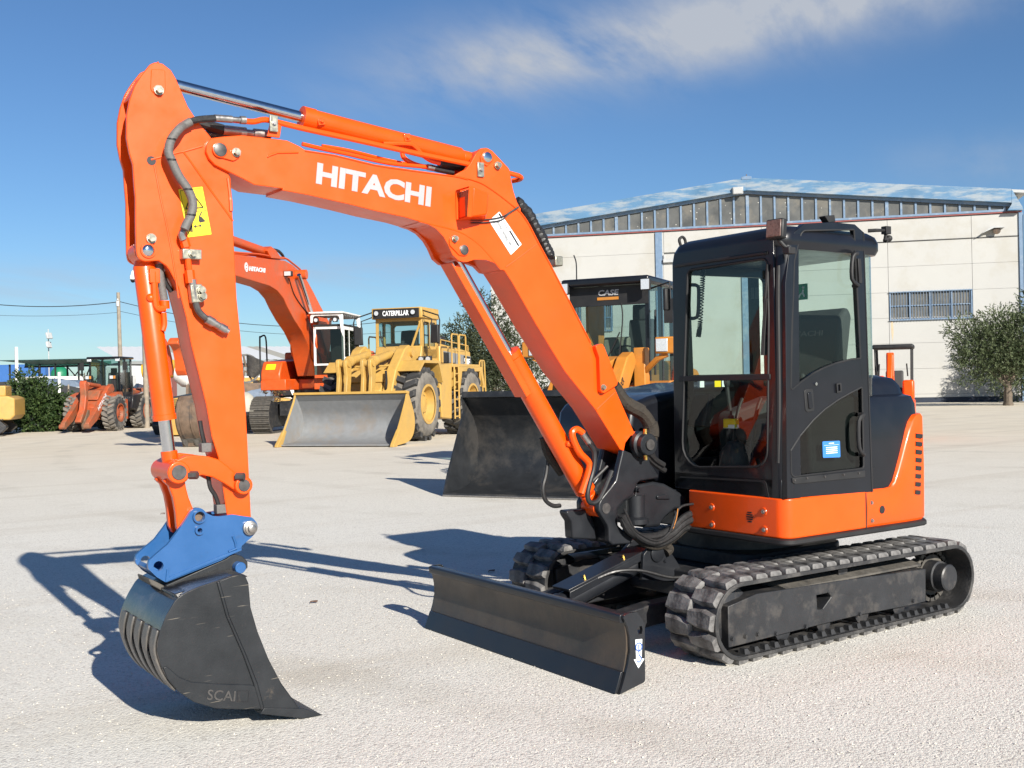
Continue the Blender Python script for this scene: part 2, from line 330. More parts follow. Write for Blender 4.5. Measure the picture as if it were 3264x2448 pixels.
# ------------------------------------------------------------------ ground: one sheet of pale limestone gravel
def ground_mat():
    m = bpy.data.materials.new('limestone_gravel'); m.use_nodes = True; t = m.node_tree; b = t.nodes['Principled BSDF']
    b.inputs['Roughness'].default_value = .95; b.inputs['Specular IOR Level'].default_value = .15
    g = N(t, 'ShaderNodeNewGeometry'); P = g.outputs['Position']
    def noise(s, d=4, r=.55):
        n = N(t, 'ShaderNodeTexNoise', Scale=s, Detail=d, Roughness=r); L(t, P, n.inputs['Vector']); return n.outputs[0]
    def ramp(src, a, c0, bb, c1):
        r = N(t, 'ShaderNodeValToRGB'); L(t, src, r.inputs[0]); e = r.color_ramp.elements
        e[0].position = a; e[0].color = (*c0, 1); e[1].position = bb; e[1].color = (*c1, 1); return r.outputs[0]
    def mix(f, a, bb, mode='MIX'):
        n = N(t, 'ShaderNodeMix', data_type='RGBA', blend_type=mode)
        if isinstance(f, float): n.inputs[0].default_value = f
        else: L(t, f, n.inputs[0])
        for i, x in ((6, a), (7, bb)):
            if isinstance(x, tuple): n.inputs[i].default_value = (*x, 1)
            else: L(t, x, n.inputs[i])
        return n.outputs[2]
    v1 = N(t, 'ShaderNodeTexVoronoi', Scale=150.0); L(t, P, v1.inputs['Vector'])
    v2 = N(t, 'ShaderNodeTexVoronoi', Scale=64.0); L(t, P, v2.inputs['Vector'])
    sepc = N(t, 'ShaderNodeSeparateColor'); L(t, v1.outputs['Color'], sepc.inputs[0])
    base = ramp(noise(.35, 6, .6), .35, (.655, .625, .555), .65, (.69, .665, .60))
    stones = ramp(sepc.outputs[0], .05, (.46, .442, .402), .5, (.71, .69, .635))
    col = mix(.55, base, stones)
    sep2 = N(t, 'ShaderNodeSeparateColor'); L(t, v2.outputs['Color'], sep2.inputs[0])
    col = mix(ramp(sep2.outputs[1], .80, (0, 0, 0), .97, (.5, .5, .5)), col, (.36, .335, .31))
    # farther out the yard is sandier
    mp = N(t, 'ShaderNodeVectorMath', operation='DISTANCE'); L(t, P, mp.inputs[0]); mp.inputs[1].default_value = (4, 3, 0)
    mr = N(t, 'ShaderNodeMapRange'); L(t, mp.outputs['Value'], mr.inputs[0]); mr.inputs[1].default_value = 9; mr.inputs[2].default_value = 30; mr.inputs[4].default_value = .75
    col = mix(mr.outputs[0], col, ramp(noise(.8, 8, .7), .3, (.58, .50, .37), .7, (.68, .61, .48)))
    # wheel tracks and damp streaks
    st = N(t, 'ShaderNodeMapping'); L(t, P, st.inputs[0]); st.inputs['Rotation'].default_value = (0, 0, radians(-24)); st.inputs['Scale'].default_value = (.09, .9, 1)
    n7 = N(t, 'ShaderNodeTexNoise', Scale=1.0, Detail=7, Roughness=.65); L(t, st.outputs[0], n7.inputs['Vector'])
    col = mix(ramp(n7.outputs[0], .52, (0, 0, 0), .7, (.42, .42, .42)), col, (.46, .405, .325))
    # broad patches, and wheel ruts curving through the yard
    col = mix(ramp(noise(.22, 5, .6), .45, (0, 0, 0), .7, (.22, .22, .22)), col, (.54, .49, .41))
    wv = N(t, 'ShaderNodeTexWave', wave_type='RINGS', rings_direction='Z', Scale=.16, Distortion=1.2, Detail=2); mpw = N(t, 'ShaderNodeMapping'); L(t, P, mpw.inputs[0]); mpw.inputs['Location'].default_value = (34, 16, 0); L(t, mpw.outputs[0], wv.inputs['Vector'])
    mulw = N(t, 'ShaderNodeMath', operation='MULTIPLY'); L(t, ramp(wv.outputs['Fac'], .80, (0, 0, 0), .97, (1, 1, 1)), mulw.inputs[0]); L(t, ramp(noise(.5, 6, .7), .45, (0, 0, 0), .65, (.4, .4, .4)), mulw.inputs[1])
    col = mix(mulw.outputs[0], col, (.42, .38, .31))
    L(t, col, b.inputs['Base Color'])
    h1 = N(t, 'ShaderNodeMath', operation='MULTIPLY'); L(t, v1.outputs['Distance'], h1.inputs[0]); h1.inputs[1].default_value = -.9
    h2 = N(t, 'ShaderNodeMath', operation='MULTIPLY_ADD'); L(t, v2.outputs['Distance'], h2.inputs[0]); h2.inputs[1].default_value = -1.2; L(t, h1.outputs[0], h2.inputs[2])
    h3 = N(t, 'ShaderNodeMath', operation='MULTIPLY_ADD'); L(t, noise(5, 5), h3.inputs[0]); h3.inputs[1].default_value = .8; L(t, h2.outputs[0], h3.inputs[2])
    bp = N(t, 'ShaderNodeBump', Strength=.6, Distance=.004); L(t, h3.outputs[0], bp.inputs['Height']); L(t, bp.outputs[0], b.inputs['Normal'])
    return m
MT['ground'] = ground_mat()
b = MB(); R_ = 900
b.add([(-R_, -R_, 0), (R_, -R_, 0), (R_, R_, 0), (-R_, R_, 0)], [(0, 1, 2, 3)])
b.build('ground', 'ground', kind='structure')

# loose stones lying on the near gravel: far too many to count
r = random.Random(3); b = MB()
for _ in range(7000):
    t = r.uniform(2.6, 9.5); s = r.uniform(-.52, .52)*t
    x, y = 5.5647-.5693*t-.822*s, 5.2943-.8221*t+.569*s
    q = r.choice((.003, .0035, .004, .0045, .0055, .007)); a = r.uniform(0, pi); ca, sa = cos(a), sin(a); e = r.uniform(.6, 1)
    p = [(ca*q*1.3, sa*q*1.3, 0), (-sa*q*e, ca*q*e, q*.1), (-ca*q*1.2, -sa*q*1.2, 0), (sa*q*e, -ca*q*e, q*.1)]
    b.add([(x+i, y+j, .002+k) for i, j, k in p]+[(x+r.uniform(-.2, .2)*q, y+r.uniform(-.2, .2)*q, .002+q*r.uniform(.6, 1))], [(0, 1, 4), (1, 2, 4), (2, 3, 4), (3, 0, 4)])
MT['pebble'] = paint('loose_stone', (.58, .545, .48), .9, var=.35, scale=22)
b.build('gravel', 'pebble', kind='stuff', flat=True)


# ================================================================== the orange excavator in front
EX = thing('excavator', 'large shiny orange excavator in the foreground with black cab, blue coupler and dozer blade', 'excavator')
LC, RB, ZC = 1.026, .222, .249
def stad(s, r):
    """point, outward normal at arc length s of the loop of radius r"""
    A, B = 2*LC, pi*r
    s %= 2*A+2*B
    if s < A: return (LC-s, ZC-r), (0, -1)
    s -= A
    if s < B: a = -pi/2-s/r; return (-LC+r*cos(a), ZC+r*sin(a)), (cos(a), sin(a))
    s -= B
    if s < A: return (-LC+s, ZC+r), (0, 1)
    s -= A; a = pi/2-s/r
    return (LC+r*cos(a), ZC+r*sin(a)), (cos(a), sin(a))
def stad_loop(r, n=14):
    return [(-LC+r*cos(a), ZC+r*sin(a)) for a in [pi/2+pi*i/n for i in range(n+1)]]+[(LC+r*cos(a), ZC+r*sin(a)) for a in [-pi/2+pi*i/n for i in range(n+1)]]
def lug_mesh():
    b = MB()
    lo = [(-.040, -.105), (.034, -.105), (.052, -.02), (.052, .092), (-.040, .098), (-.056, .02)]
    hi = [(x*.74, y*.90) for x, y in lo]
    b.loft([[(x, y, -.004) for x, y in lo], [(x*.95, y*.98, .016) for x, y in lo], [(x, y, .028) for x, y in hi]])
    o = b.build('tread_lug', 'rubber'); me = o.data; bpy.data.objects.remove(o); return me
LUG = lug_mesh()
def nub_mesh():
    b = MB(); b.loft([[(x*s, y*s, z) for x, y in ((-.022, -.03), (.022, -.03), (.022, .03), (-.022, .03))] for z, s in ((0, 1), (.03, .6))])
    o = b.build('drive_lug', 'rubber_dark'); me = o.data; bpy.data.objects.remove(o); return me
NUB = nub_mesh()
PER = 4*LC+2*pi*RB; NL = 44
for side in (1, -1):
    y0, y1 = .60*side, 1.0*side
    b = MB(); b.prism(stad_loop(RB), y0, y1, 'y', [stad_loop(RB-.026)])
    tr = b.build('rubber_track', 'rubber_dark', EX, bevel=.004)
    for row in (0, 1):
        for k in range(NL):
            if row == 0 and side == -1 and False: continue
            (x, z), (nx, nz) = stad((k+.5*row)*PER/NL, RB)
            o = bpy.data.objects.new('tread_lug', LUG); COL.objects.link(o); o.parent = tr
            yy = side*(.895 if row == 0 else .705)
            o.location = (x, yy, z); th = math.atan2(nx, nz)
            M = Matrix.Rotation(th, 4, 'Y') @ Matrix.Rotation((pi if row else 0)+rnd.uniform(-.05, .05), 4, 'Z')
            o.rotation_euler = M.to_euler(); o.scale = (1+rnd.uniform(-.08, .08), 1+rnd.uniform(-.04, .04), 1+rnd.uniform(-.06, .03))
    for k in range(24):
        x = .98-k*.084
        o = bpy.data.objects.new('drive_lug', NUB); COL.objects.link(o); o.parent = tr; o.location = (x, side*.955, ZC-RB+.024)
    # frame
    yo = .955*side
    hole = [(.34,.302),(.23,.302,.01),(.201,.276,.01),(.288,.211,.01),(.334,.213,.01)]
    out = [(1.159,.337),(1.175,.163),(1.125,.101),(.476,.115),(-.083,.124),(-.565,.115),(-.755,.118),(-.762,.336),(.166,.364),(.861,.378)]
    out = [(min(max(p[0], -1.1), 1.1), p[1]) for p in out]
    b = MB(); b.prism(out, .66*side, yo, 'y', [hole])
    fr = b.build('track_frame', 'frame_dark', EX, bevel=.006)
    b = MB(); b.add([(.60, .948*side, .372), (.60, .70*side, .425), (-.72, .70*side, .425), (-.72, .948*side, .372), (.60, .948*side, .36), (.60, .70*side, .36), (-.72, .70*side, .36), (-.72, .948*side, .36)],
                [(0, 1, 2, 3), (0, 4, 5, 1), (2, 6, 7, 3), (1, 5, 6, 2), (0, 3, 7, 4), (4, 7, 6, 5)])
    b.build('frame_top', 'dust_steel', fr)
    for (x, z) in [(.709,.125),(.447,.128),(-.062,.132),(-.613,.143),(.967,.148),(.864,.145),(1.073,.15)]:
        b = MB(); b.bolt((x, yo, z), (0, side, 0), .011); b.build('bolt', 'frame_dark', fr)
    b = MB(); b.lathe((-1.0, .70*side, ZC), (0, side, 0), [(0, .10), (.10, .105), (.20, .105), (.205, .092), (.27, .090), (.277, .08)], 28)
    b.build('travel_motor', 'frame_dark', EX)
    b = MB()
    for i in range(20):
        a = 2*pi*i/20; b.box((-1.02+.16*cos(a), .80*side, ZC+.16*sin(a)), (.045, .05, .04), ry=-a)
    b.cyl((-1.02, .775*side, ZC), (-1.02, .825*side, ZC), .155, n=28)
    b.build('sprocket', 'dust_steel', EX)
    b = MB(); b.lathe((1.02, .70*side, ZC), (0, side, 0), [(0, .13), (.03, .185), (.17, .185), (.20, .13)], 28); b.build('idler', 'frame_dark', EX)
    b = MB(); b.cyl((.02, .66*side, .405), (.02, .90*side, .405), .045, n=16); b.build('carrier_roller', 'frame_dark', EX)
    for x in (.62, .25, -.12, -.5):
        b = MB(); b.cyl((x, .72*side, .125), (x, .93*side, .125), .066, n=16); b.build('track_roller', 'frame_dark', EX)
b = MB(); b.prism([(.72, -.66), (.72, .66), (-.75, .66), (-.75, -.66)], .22, .40, 'z'); b.prism([(.45, -.5, .15), (.45, .5, .15), (-.55, .5, .15), (-.55, -.5, .15)], .398, .50, 'z')
b.build('carbody', 'frame_dark', EX, bevel=.012)
b = MB(); b.cyl((0, 0, .498), (0, 0, .632), .43, n=40); b.build('slew_ring', 'frame_dark', EX)

# ---- dozer blade
face = [(1.916,.377),(1.898,.331),(1.889,.271),(1.889,.211),(1.898,.154),(1.914,.09),(1.94,.02),(1.958,-.018)]
bot = face[-1][1]-.004
face = [(x, max(z-bot, .004)) for x, z in face]
back = [(x-.045, z) for x, z in reversed(face)]
fs = [tuple(p) for p in smooth2(face, 3, False)]
b = MB(); b.prism(fs+[(x-.03, z) for x, z in reversed(fs)], -.985, .985)
bl = b.build('dozer_blade', 'blade_face', EX, bevel=.002)
xt, zt = face[0]
b = MB(); b.prism([(xt+.012, zt-.035, .012), (xt+.012, zt+.012, .014), (xt-.06, zt+.012, .014), (xt-.06, zt-.035, .012)], -.985, .985); b.build('top_rail', 'grey_dark', bl, bevel=.003)
xb, zb = face[-1]; xm, zm = face[-3]
b = MB(); b.add([(xb+.014, s*.985, zb+.0) for s in (-1, 1)]+[(xm+.014, s*.985, zm) for s in (1, -1)]+[(xb-.016, s*.985, zb) for s in (-1, 1)]+[(xm-.016, s*.985, zm) for s in (1, -1)],
            [(0, 1, 2, 3), (4, 7, 6, 5), (0, 4, 5, 1), (2, 6, 7, 3), (1, 5, 6, 2), (0, 3, 7, 4)])
b.build('cutting_edge', 'grey_dark', bl, bevel=.002)
ep = [(1.924,.381,.01),(1.877,.394,.012),(1.826,.391,.015),(1.794,.354),(1.774,.324,.02),(1.777,.163),(1.778,.017,.02),(1.954,-.02),(1.925,.047),(1.896,.124),(1.879,.195),(1.88,.269),(1.893,.327)]
eh = [(1.815,.315),(1.795,.314),(1.789,.293),(1.796,.273),(1.819,.273),(1.826,.295)]
ep = [(p[0], max(p[1]-bot, .004))+tuple(p[2:]) for p in ep]; eh = [(p[0], p[1]-bot) for p in eh]
for s in (1, -1):
    b = MB(); b.prism(ep, s*.985, s*1.005, 'y', [eh]); b.build('end_plate', 'grey_dark', bl, bevel=.002)
# white hook arrow on the near end plate
ar = [(1.843,.25),(1.796,.246),(1.803,.145),(1.783,.14),(1.826,.097),(1.856,.147),(1.84,.147)]
ar = [(x, z-bot) for x, z in ar]
b = MB(); b.prism(ar, 1.005, 1.0075); dk = b.build('arrow_decal', 'white_stk', bl, flat=True)
def dline(pts, y, r=.0036, m='blue_ink', par=None, nm='hook_mark'):
    b = MB(); b.tube([(x, y, z) for x, z in pts], r, n=6, sub=3); return b.build(nm, m, par)
cx, cz = [(1.821,.208)][0]; cz -= bot
dline(arc(cx, cz, .021, 0, 360, 18), 1.0078, par=dk, nm='ring_mark')
dline([(cx, cz-.016), (cx, cz+.014)], 1.0078, .004, par=dk, nm='up_mark')
dline([(cx, cz-.022), (cx, cz-.04), (cx-.012, cz-.055), (cx-.014, cz-.07), (cx+.0, cz-.08), (cx+.014, cz-.07)], 1.0078, par=dk)
xk = min(p[0] for p in ep)
# push arms, lift cylinder with guard
for s in (1, -1):
    b = MB(); b.prism([(1.83, .09), (1.83, .21), (1.2, .28), (.55, .30), (.55, .17), (1.2, .15)], s*.32, s*.43); b.build('push_arm', 'frame_dark', EX, bevel=.008)
b = MB(); b.prism([(1.86, .05), (1.86, .30), (1.74, .33), (1.66, .22), (1.72, .06)], -.10, .10); b.build('blade_bracket', 'grey_dark', EX, bevel=.01)
b = MB(); b.cyl((1.68, 0, .235), (1.42, 0, .31), .030, n=20); b.build('blade_rod', 'chrome', EX)
b = MB(); b.cyl((1.60, 0, .258), (.86, 0, .465), .062, n=24); b.lathe((1.62, 0, .252), (-.963, 0, .27), [(0, .05), (.0, .072), (.05, .072), (.05, .06)], 24); lc = b.build('blade_cylinder', 'grey_dark', EX)
b = MB(); b.prism([(1.56, .345), (.92, .525), (.915, .548), (1.57, .365)], -.085, .085); b.prism([(1.56, .30), (.92, .49), (.92, .53), (1.56, .35)], .078, .086); b.build('cylinder_guard', 'grey_dark', EX, bevel=.004)
for t_ in (.25, .75):
    b = MB(); b.bolt((1.56-.64*t_, .03, .36+.18*t_), (.27, 0, .96), .009, .025); b.build('grease_fitting', 'brass', EX)
for s in (1, -1):
    b = MB(); b.prism([(1.0, .36), (.98, .52, .03), (.90, .585, .05), (.80, .58, .03), (.66, .40), (.66, .30)], s*.085, s*.112); b.build('cylinder_lug', 'grey_dark', EX, bevel=.004)
b = MB(); b.lathe((.87, .112, .515), (0, 1, 0), [(0, .055), (.012, .055), (.016, .045), (.016, .0)], 24); b.bolt((.80, .112, .46), (0, 1, 0), .011); b.build('cylinder_pin', 'grey_dark', EX)
b = MB(); b.tube([(1.35, .07, .40), (1.22, .12, .44), (1.05, .16, .43), (.85, .2, .37), (.7, .22, .36)], .011); b.build('blade_hose', 'hose', EX)

# ---- upper structure
skirt = [(.40, .15), (.614, .15, .01), (.614, .97, .085), (-.135, .97), (-.135, -.97), (.614, -.97, .085), (.614, -.40, .01), (.40, -.40)]
b = MB(); b.prism(skirt, .667, .908, 'z'); sk = b.build('skirt', 'orange', EX, bevel=.012, seg=3)
plan = [(-.137, .97), (-.25, .97), (-.34, .97), (-.40, .97), (-.44, .97), (-.48, .97), (-.52, .97), (-.56, .97), (-.60, .969), (-.64, .968), (-.70, .963)]
plan += [(1.218*cos(radians(a)), 1.218*sin(radians(a))) for a in range(128, 181, 4)]
ztop = [.906, .906, .904, .91, .945, 1.02, 1.10, 1.185, 1.26, 1.32, 1.365]+[1.372]*14
full = plan+[(x, -y) for x, y in reversed(plan[:-1])]; zt2 = ztop+list(reversed(ztop[:-1]))
b = MB(); rings = []
for (x, y), z in zip(full, zt2):
    xi, yi = x*.86, y*.86
    rings.append([(xi, yi, .668), (x*.985, y*.985, .668), (x, y, .690), (x*1.004, y*1.004, (.69+z)/2), (x, y, z-.02), (x*.99, y*.99, z), (xi, yi, z-.0)])
b.loft(rings); cw = b.build('counterweight', 'orange', EX)
for i in range(8):
    z = 1.225-i*.053; xq = -.665+.004*i
    b = MB(); b.box((xq-.03, .964, z), (.07-.002*i, .022, .028), ry=-.12); b.build('vent_slot', 'black_matt', cw)
b = MB(); b.box((1.2225*cos(radians(138)), 1.2225*sin(radians(138)), 1.19), (.006, .05, .05), rz=radians(138)); b.build('rear_label', 'white_stk', cw)
b = MB(); rr_ = []
for z, k in ((.628, 1.0), (.638, 1.012), (.660, 1.012), (.667, 1.0)):
    rr_.append([(x*k, y*k, z) for x, y in fillet([(.40, .15), (.62, .15), (.62, .972, .085)]+full+[(.62, -.972, .085), (.62, -.40), (.40, -.40)])])
b.loft(rr_); b.build('bumper_rim', 'black_matt', EX)
# bolts, plugs and the round grille of the skirt
for y, z in [(.356,.81),(.357,.699),(.794,.82),(.796,.71)]:
    b = MB(); b.lathe((.614, y, z), (1, 0, 0), [(0, .026), (.004, .024), (.0045, .0)], 18); b.build('bolt_seat', 'orange', sk)
    b = MB(); b.bolt((.616, y, z), (1, 0, 0), .0105); b.build('bolt', 'steel', sk)
y, z = [(.682,.778)][0]
for i in range(5):
    h = .026*math.sqrt(max(.1, 1-((i-2)/2.6)**2)); b = MB(); b.box((.615, y, z+(i-2)*.014), (.006, 2*h, .007)); b.build('grille_slot', 'black_matt', sk)
for x, z in [(-.183,.824),(-.185,.71)]:
    b = MB(); b.bolt((x, .97, z), (0, 1, 0), .010); b.build('bolt', 'steel', cw)
x, z = [(-.286,.772)][0]
b = MB(); b.cyl((x, .968, z), (x, .976, z), .026, n=20); b.build('round_plug', 'black_matt', cw)
b = MB(); b.prism([(-.125,.891),(-.135,.89),(-.133,.657),(-.124,.658)], .969, .9715); b.build('seam_gap', 'black_matt', cw)

# engine cover behind the cab and the tank cover on the far side
def inset(k): return [(x*k if x < -.2 else x, y*k) for x, y in full]
def ring(k, z, x0=-.155): return [(min(x*k, x0), y*k, z) for x, y in full]
b = MB(); b.loft([ring(.978, .90), ring(.975, 1.2), ring(.962, 1.44), ring(.945, 1.49), ring(.90, 1.505), ring(.885, 1.56), ring(.85, 1.61), ring(.75, 1.635)])
b.build('engine_cover', 'black_gloss', EX, ang=50)
tank = [(x, z) for x, z in [(.865,1.153),(.87,1.266),(.846,1.413),(.797,1.466),(.72,1.497),(.628,1.523),(.534,1.54),(.439,1.55)]]
xb = tank[-1][0]
b = MB(); b.prism(tank+[(xb-.5, tank[-1][1]+.06), (-.25, tank[-1][1]+.06), (-.25, .90), (.55, .90)], -.95, -.16); b.build('tank_cover', 'black_gloss', EX, bevel=.05, seg=4, ang=50)


# ---- cab
CB = EX
outer = [(.603,.915),(.592,1.538),(.58,2.189),(.541,2.382),(.49,2.498),(.404,2.556),(.141,2.583),(-.078,2.584),(-.166,2.539),(-.207,.891)]
up = [(.426,2.512,.06),(-.069,2.55,.01),(-.107,1.74,.01),(-.014,1.735),(.133,1.712),(.24,1.686),(.346,1.652),(.45,1.606),(.551,1.552,.01),(.533,1.875),(.496,2.328)]
lo = [(.564,1.194),(.477,1.28),(.355,1.369),(.248,1.43),(.122,1.484),(-.007,1.528),(-.116,1.56,.008),(-.116,1.047,.02),(.564,1.038,.03)]
b = MB(); b.prism(outer, .935, .97, 'y', [up, lo]); door = b.build('cab_door', 'black_gloss', CB, bevel=.004)
def pane(nm, pts, k, axis, mat, par, t=.005):
    b = MB(); f_ = fillet(pts); b.add([(p[0], k, p[1]) if axis == 'y' else (k, p[0], p[1]) for p in f_], [tuple(range(len(f_)))]); return b.build(nm, mat, par, flat=True)
pane('door_window', up, .957, 'y', 'glass', door); pane('lower_door_window', lo, .957, 'y', 'glass_dark', door)
# seal of the window openings
def rim(nm, pts, k, axis, r, mat, par):
    f = fillet(pts); f = f+[f[0], f[1]]
    P = [(p[0], k, p[1]) if axis == 'y' else (k, p[0], p[1]) for p in f]
    b = MB(); b.tube(P, r, n=6, smooth=False); return b.build(nm, mat, par)
rim('window_seal', up, .969, 'y', .006, 'black_matt', door); rim('window_seal', lo, .969, 'y', .006, 'black_matt', door)
# door split line, lower hinge rail with bolts, recessed handle, lock, latch, grab handles
b = MB(); b.prism([(.561,1.031),(-.117,1.035),(-.12,.991),(.537,.993),(.56,1.004)], .968, .978); hr = b.build('hinge_rail', 'black_matt', door, bevel=.003)
for x, z in [(.546,1.017),(.434,1.023),(.271,1.02),(.093,1.021),(-.054,1.02)]:
    b = MB(); b.bolt((x, .978, z), (0, 1, 0), .006); b.build('bolt', 'pin', hr)
b = MB(); b.prism([(-.157,2.539),(-.164,2.539),(-.198,.892),(-.188,.892)], .968, .9725); b.build('door_gap', 'black_matt', door)
b = MB(); b.prism([(.438,1.555,.02),(.357,1.565,.02),(.345,1.423,.02),(.426,1.416,.02)], .965, .975); dh = b.build('door_handle', 'black_matt', door, bevel=.004)
b = MB(); b.prism([(.415,1.534,.01),(.381,1.539,.01),(.366,1.441,.01),(.404,1.436,.01)], .972, .984); b.build('handle_grip', 'black_gloss', dh, bevel=.004)
x, z = [(.332,1.587)][0]
b = MB(); b.cyl((x, .968, z), (x, .981, z), .010, n=18); b.build('door_lock', 'chrome', door)
b = MB(); b.prism([(.146,1.586,.004),(.1,1.59,.004),(.099,1.533,.004),(.142,1.528,.004)], .968, .982, 'y', [[(.135,1.578),(.112,1.581),(.109,1.541),(.133,1.538)]]); b.build('door_catch', 'black_matt', door)
for pts in ([(-.049,1.005,2.395),(-.004,1.005,2.372),(.008,1.005,2.236),(-.05,1.005,2.197)], [(-.084,1,1.386),(-.036,1,1.347),(-.036,1,1.181),(-.081,1,1.137)]):
    a, e = pts[0], pts[-1]
    b = MB(); b.tube([(a[0], .965, a[2])]+pts+[(e[0], .965, e[2])], .013, n=10, sub=3); b.build('grab_handle', 'black_matt', door)
b = MB(); b.prism([(-.084,2.368),(-.114,2.369),(-.122,2.214),(-.092,2.213)], .968, .985); b.build('handle_plate', 'black_matt', door, bevel=.003)
# sticker low on the door window
st_ = [(.263,1.234,.008),(.099,1.231,.008),(.097,1.128,.008),(.261,1.134,.008)]
b = MB(); b.prism(st_, .958, .9605); s_ = b.build('blue_label', 'blue_stk', door, flat=True, label='blue notice sticker on the lower door glass')
(x0, z0), (x1, z1) = st_[3][:2], st_[1][:2]
for i, (fr, hh) in enumerate(((.88, .05), (.62, .05), (.50, .05), (.38, .05), (.26, .05))):
    xs0, xs1 = x0+(x1-x0)*(.35 if i == 0 else .18), x0+(x1-x0)*(.65 if i == 0 else .84); zc = z0+(z1-z0)*fr; h = abs(z1-z0)*hh*.5
    b = MB(); b.bx(xs0, xs1, .9603, .9612, zc-h, zc+h); b.build('text_line', 'white_stk', s_, flat=True)
b = MB(); b.bx(x0+(x1-x0)*.07, x0+(x1-x0)*.93, .9603, .961, z0+(z1-z0)*.76, z0+(z1-z0)*.775); b.build('text_line', 'white_stk', s_, flat=True)

# front frame and panes
fo = [(-.02,.992),(.033,1.668),(.101,2.415),(.201,2.522),(.907,2.545),(1.008,2.542)]
fo = [(.012, .912), (.012, 1.2), (.030, 2.40), (.05, 2.47), (.905, 2.47), (.905, .912)]
fw = [(.176,2.345,.04),(.857,2.349,.04),(.858,1.994),(.823,1.093,.11),(.081,1.05,.15),(.124,1.666)]
b = MB(); b.prism(fo, .565, .605, 'x', [fw]); ff = b.build('cab_front_frame', 'black_gloss', CB, bevel=.005)
yb, zb2 = [(.479,1.636)][0]
ys = [p[0] for p in fw]
b = MB(); b.bx(.572, .612, min(ys)-.005, max(ys)+.005, zb2-.018, zb2+.018); b.build('front_window_bar', 'black_matt', ff, bevel=.004)
ptop = [p for p in fillet(fw) if p[1] > zb2]; pbot = [p for p in fillet(fw) if p[1] < zb2]
def clip(half, up_):
    y_lo = min(p[0] for p in half); y_hi = max(p[0] for p in half)
    return half
pane('front_window', fw, .592, 'x', 'glass', ff)
rim('window_seal', fw, .605, 'x', .008, 'black_matt', ff)
b = MB(); b.prism([(.065,.991),(.81,1.01,.03),(.834,.904),(.815,.906),(.795,.998,.03),(.065,.981)], .604, .609, 'x'); b.build('panel_gap', 'black_matt', ff)
b = MB(); b.bx(.55, .605, .012, .93, .909, 1.02); b.build('cab_sill', 'black_gloss', CB, bevel=.004)
# corner pillar, rounded in plan
rr_ = []
for z, dx in ((.909, .0), (1.4, .0), (2.0, -.012), (2.40, -.022), (2.48, -.04)):
    rr_.append([(.53+dx, .86, z), (.608+dx, .86, z)]+[(.533+dx+.075*cos(radians(a)), .897+.075*sin(radians(a)), z) for a in range(0, 91, 15)]+[(.48+dx, .972, z), (.48+dx, .93, z)])
b = MB(); b.loft(rr_); b.build('cab_pillar', 'black_gloss', CB, ang=50)
b = MB(); b.tube([(.602, .905, 1.12), (.598, .918, 1.5), (.592, .92, 2.1), (.578, .918, 2.3)], .014, n=8); b.build('drip_rail', 'black_matt', CB)
# roof
def rr(x0, x1, y0, y1, r, z): return [(p[0], p[1], z) for p in fillet([(x0, y0, r), (x1, y0, r), (x1, y1, r), (x0, y1, r)], 6)]
b = MB(); b.loft([rr(-.34, .575, .02, .962, .08, 2.40), rr(-.36, .603, .004, .975, .09, 2.43), rr(-.36, .606, .004, .975, .09, 2.475), rr(-.345, .585, .02, .962, .09, 2.515), rr(-.31, .54, .055, .93, .09, 2.542), rr(-.22, .44, .15, .85, .08, 2.556)])
b.build('cab_roof', 'black_gloss', CB, ang=60)
b = MB(); b.bx(.596, .622, .06, .86, 2.372, 2.392); b.build('roof_lip', 'black_matt', CB, bevel=.006)
b = MB(); b.prism([(.16,2.627,.004),(.066,2.638,.004),(.057,2.596),(.122,2.587)], .88, .93); b.build('roof_bracket', 'black_matt', CB, bevel=.003)
# work lamp on the roof corner
lx, ly, lz = [(.68,.971,2.506)][0]
b = MB(); b.box((.65, ly, lz), (.05, .12, .12), rz=radians(8), ry=radians(-6)); wl = b.build('work_lamp', 'black_matt', CB, bevel=.012)
b = MB(); b.box((.678, ly+.004, lz+.003), (.008, .10, .10), rz=radians(8), ry=radians(-6)); b.build('lamp_lens', 'lamp_dim', wl, bevel=.006)
b = MB(); b.tube([(.645, ly+.01, lz-.06), (.62, ly+.03, lz-.10), (.60, ly+.05, lz-.12)], .014); b.box((.60, ly+.05, lz-.13), (.06, .05, .04)); b.build('lamp_bracket', 'black_matt', wl, bevel=.004)
# lifting eye and far mirror, rear mirror bracket
b = MB(); b.tube([(.52, .03, 2.47+.05), (.535, .03, 2.565), (.505, .03, 2.585), (.48, .03, 2.56), (.48, .03, 2.5)], .010); b.build('lifting_eye', 'black_matt', CB)
b = MB(); b.box((.60, -.035, 2.17), (.05, .03, .15)); b.build('side_mirror', 'black_matt', CB, bevel=.01)
mx_ = [(-.248,1,2.553),(-.351,1,2.559),(-.335,1,2.492),(-.378,1,2.509),(-.262,1,2.508)]
b = MB(); b.tube([(mx_[0][0]+.03, .96, mx_[0][2]), mx_[0], mx_[1], mx_[2]], .012, smooth=False); b.box(mx_[1], (.05, .04, .05)); b.build('mirror_bracket', 'black_matt', CB, bevel=.003)
b = MB(); b.cyl(mx_[2], mx_[3], .015, n=10); b.sphere(mx_[3], .022); b.build('bracket_knob', 'black_matt', CB)
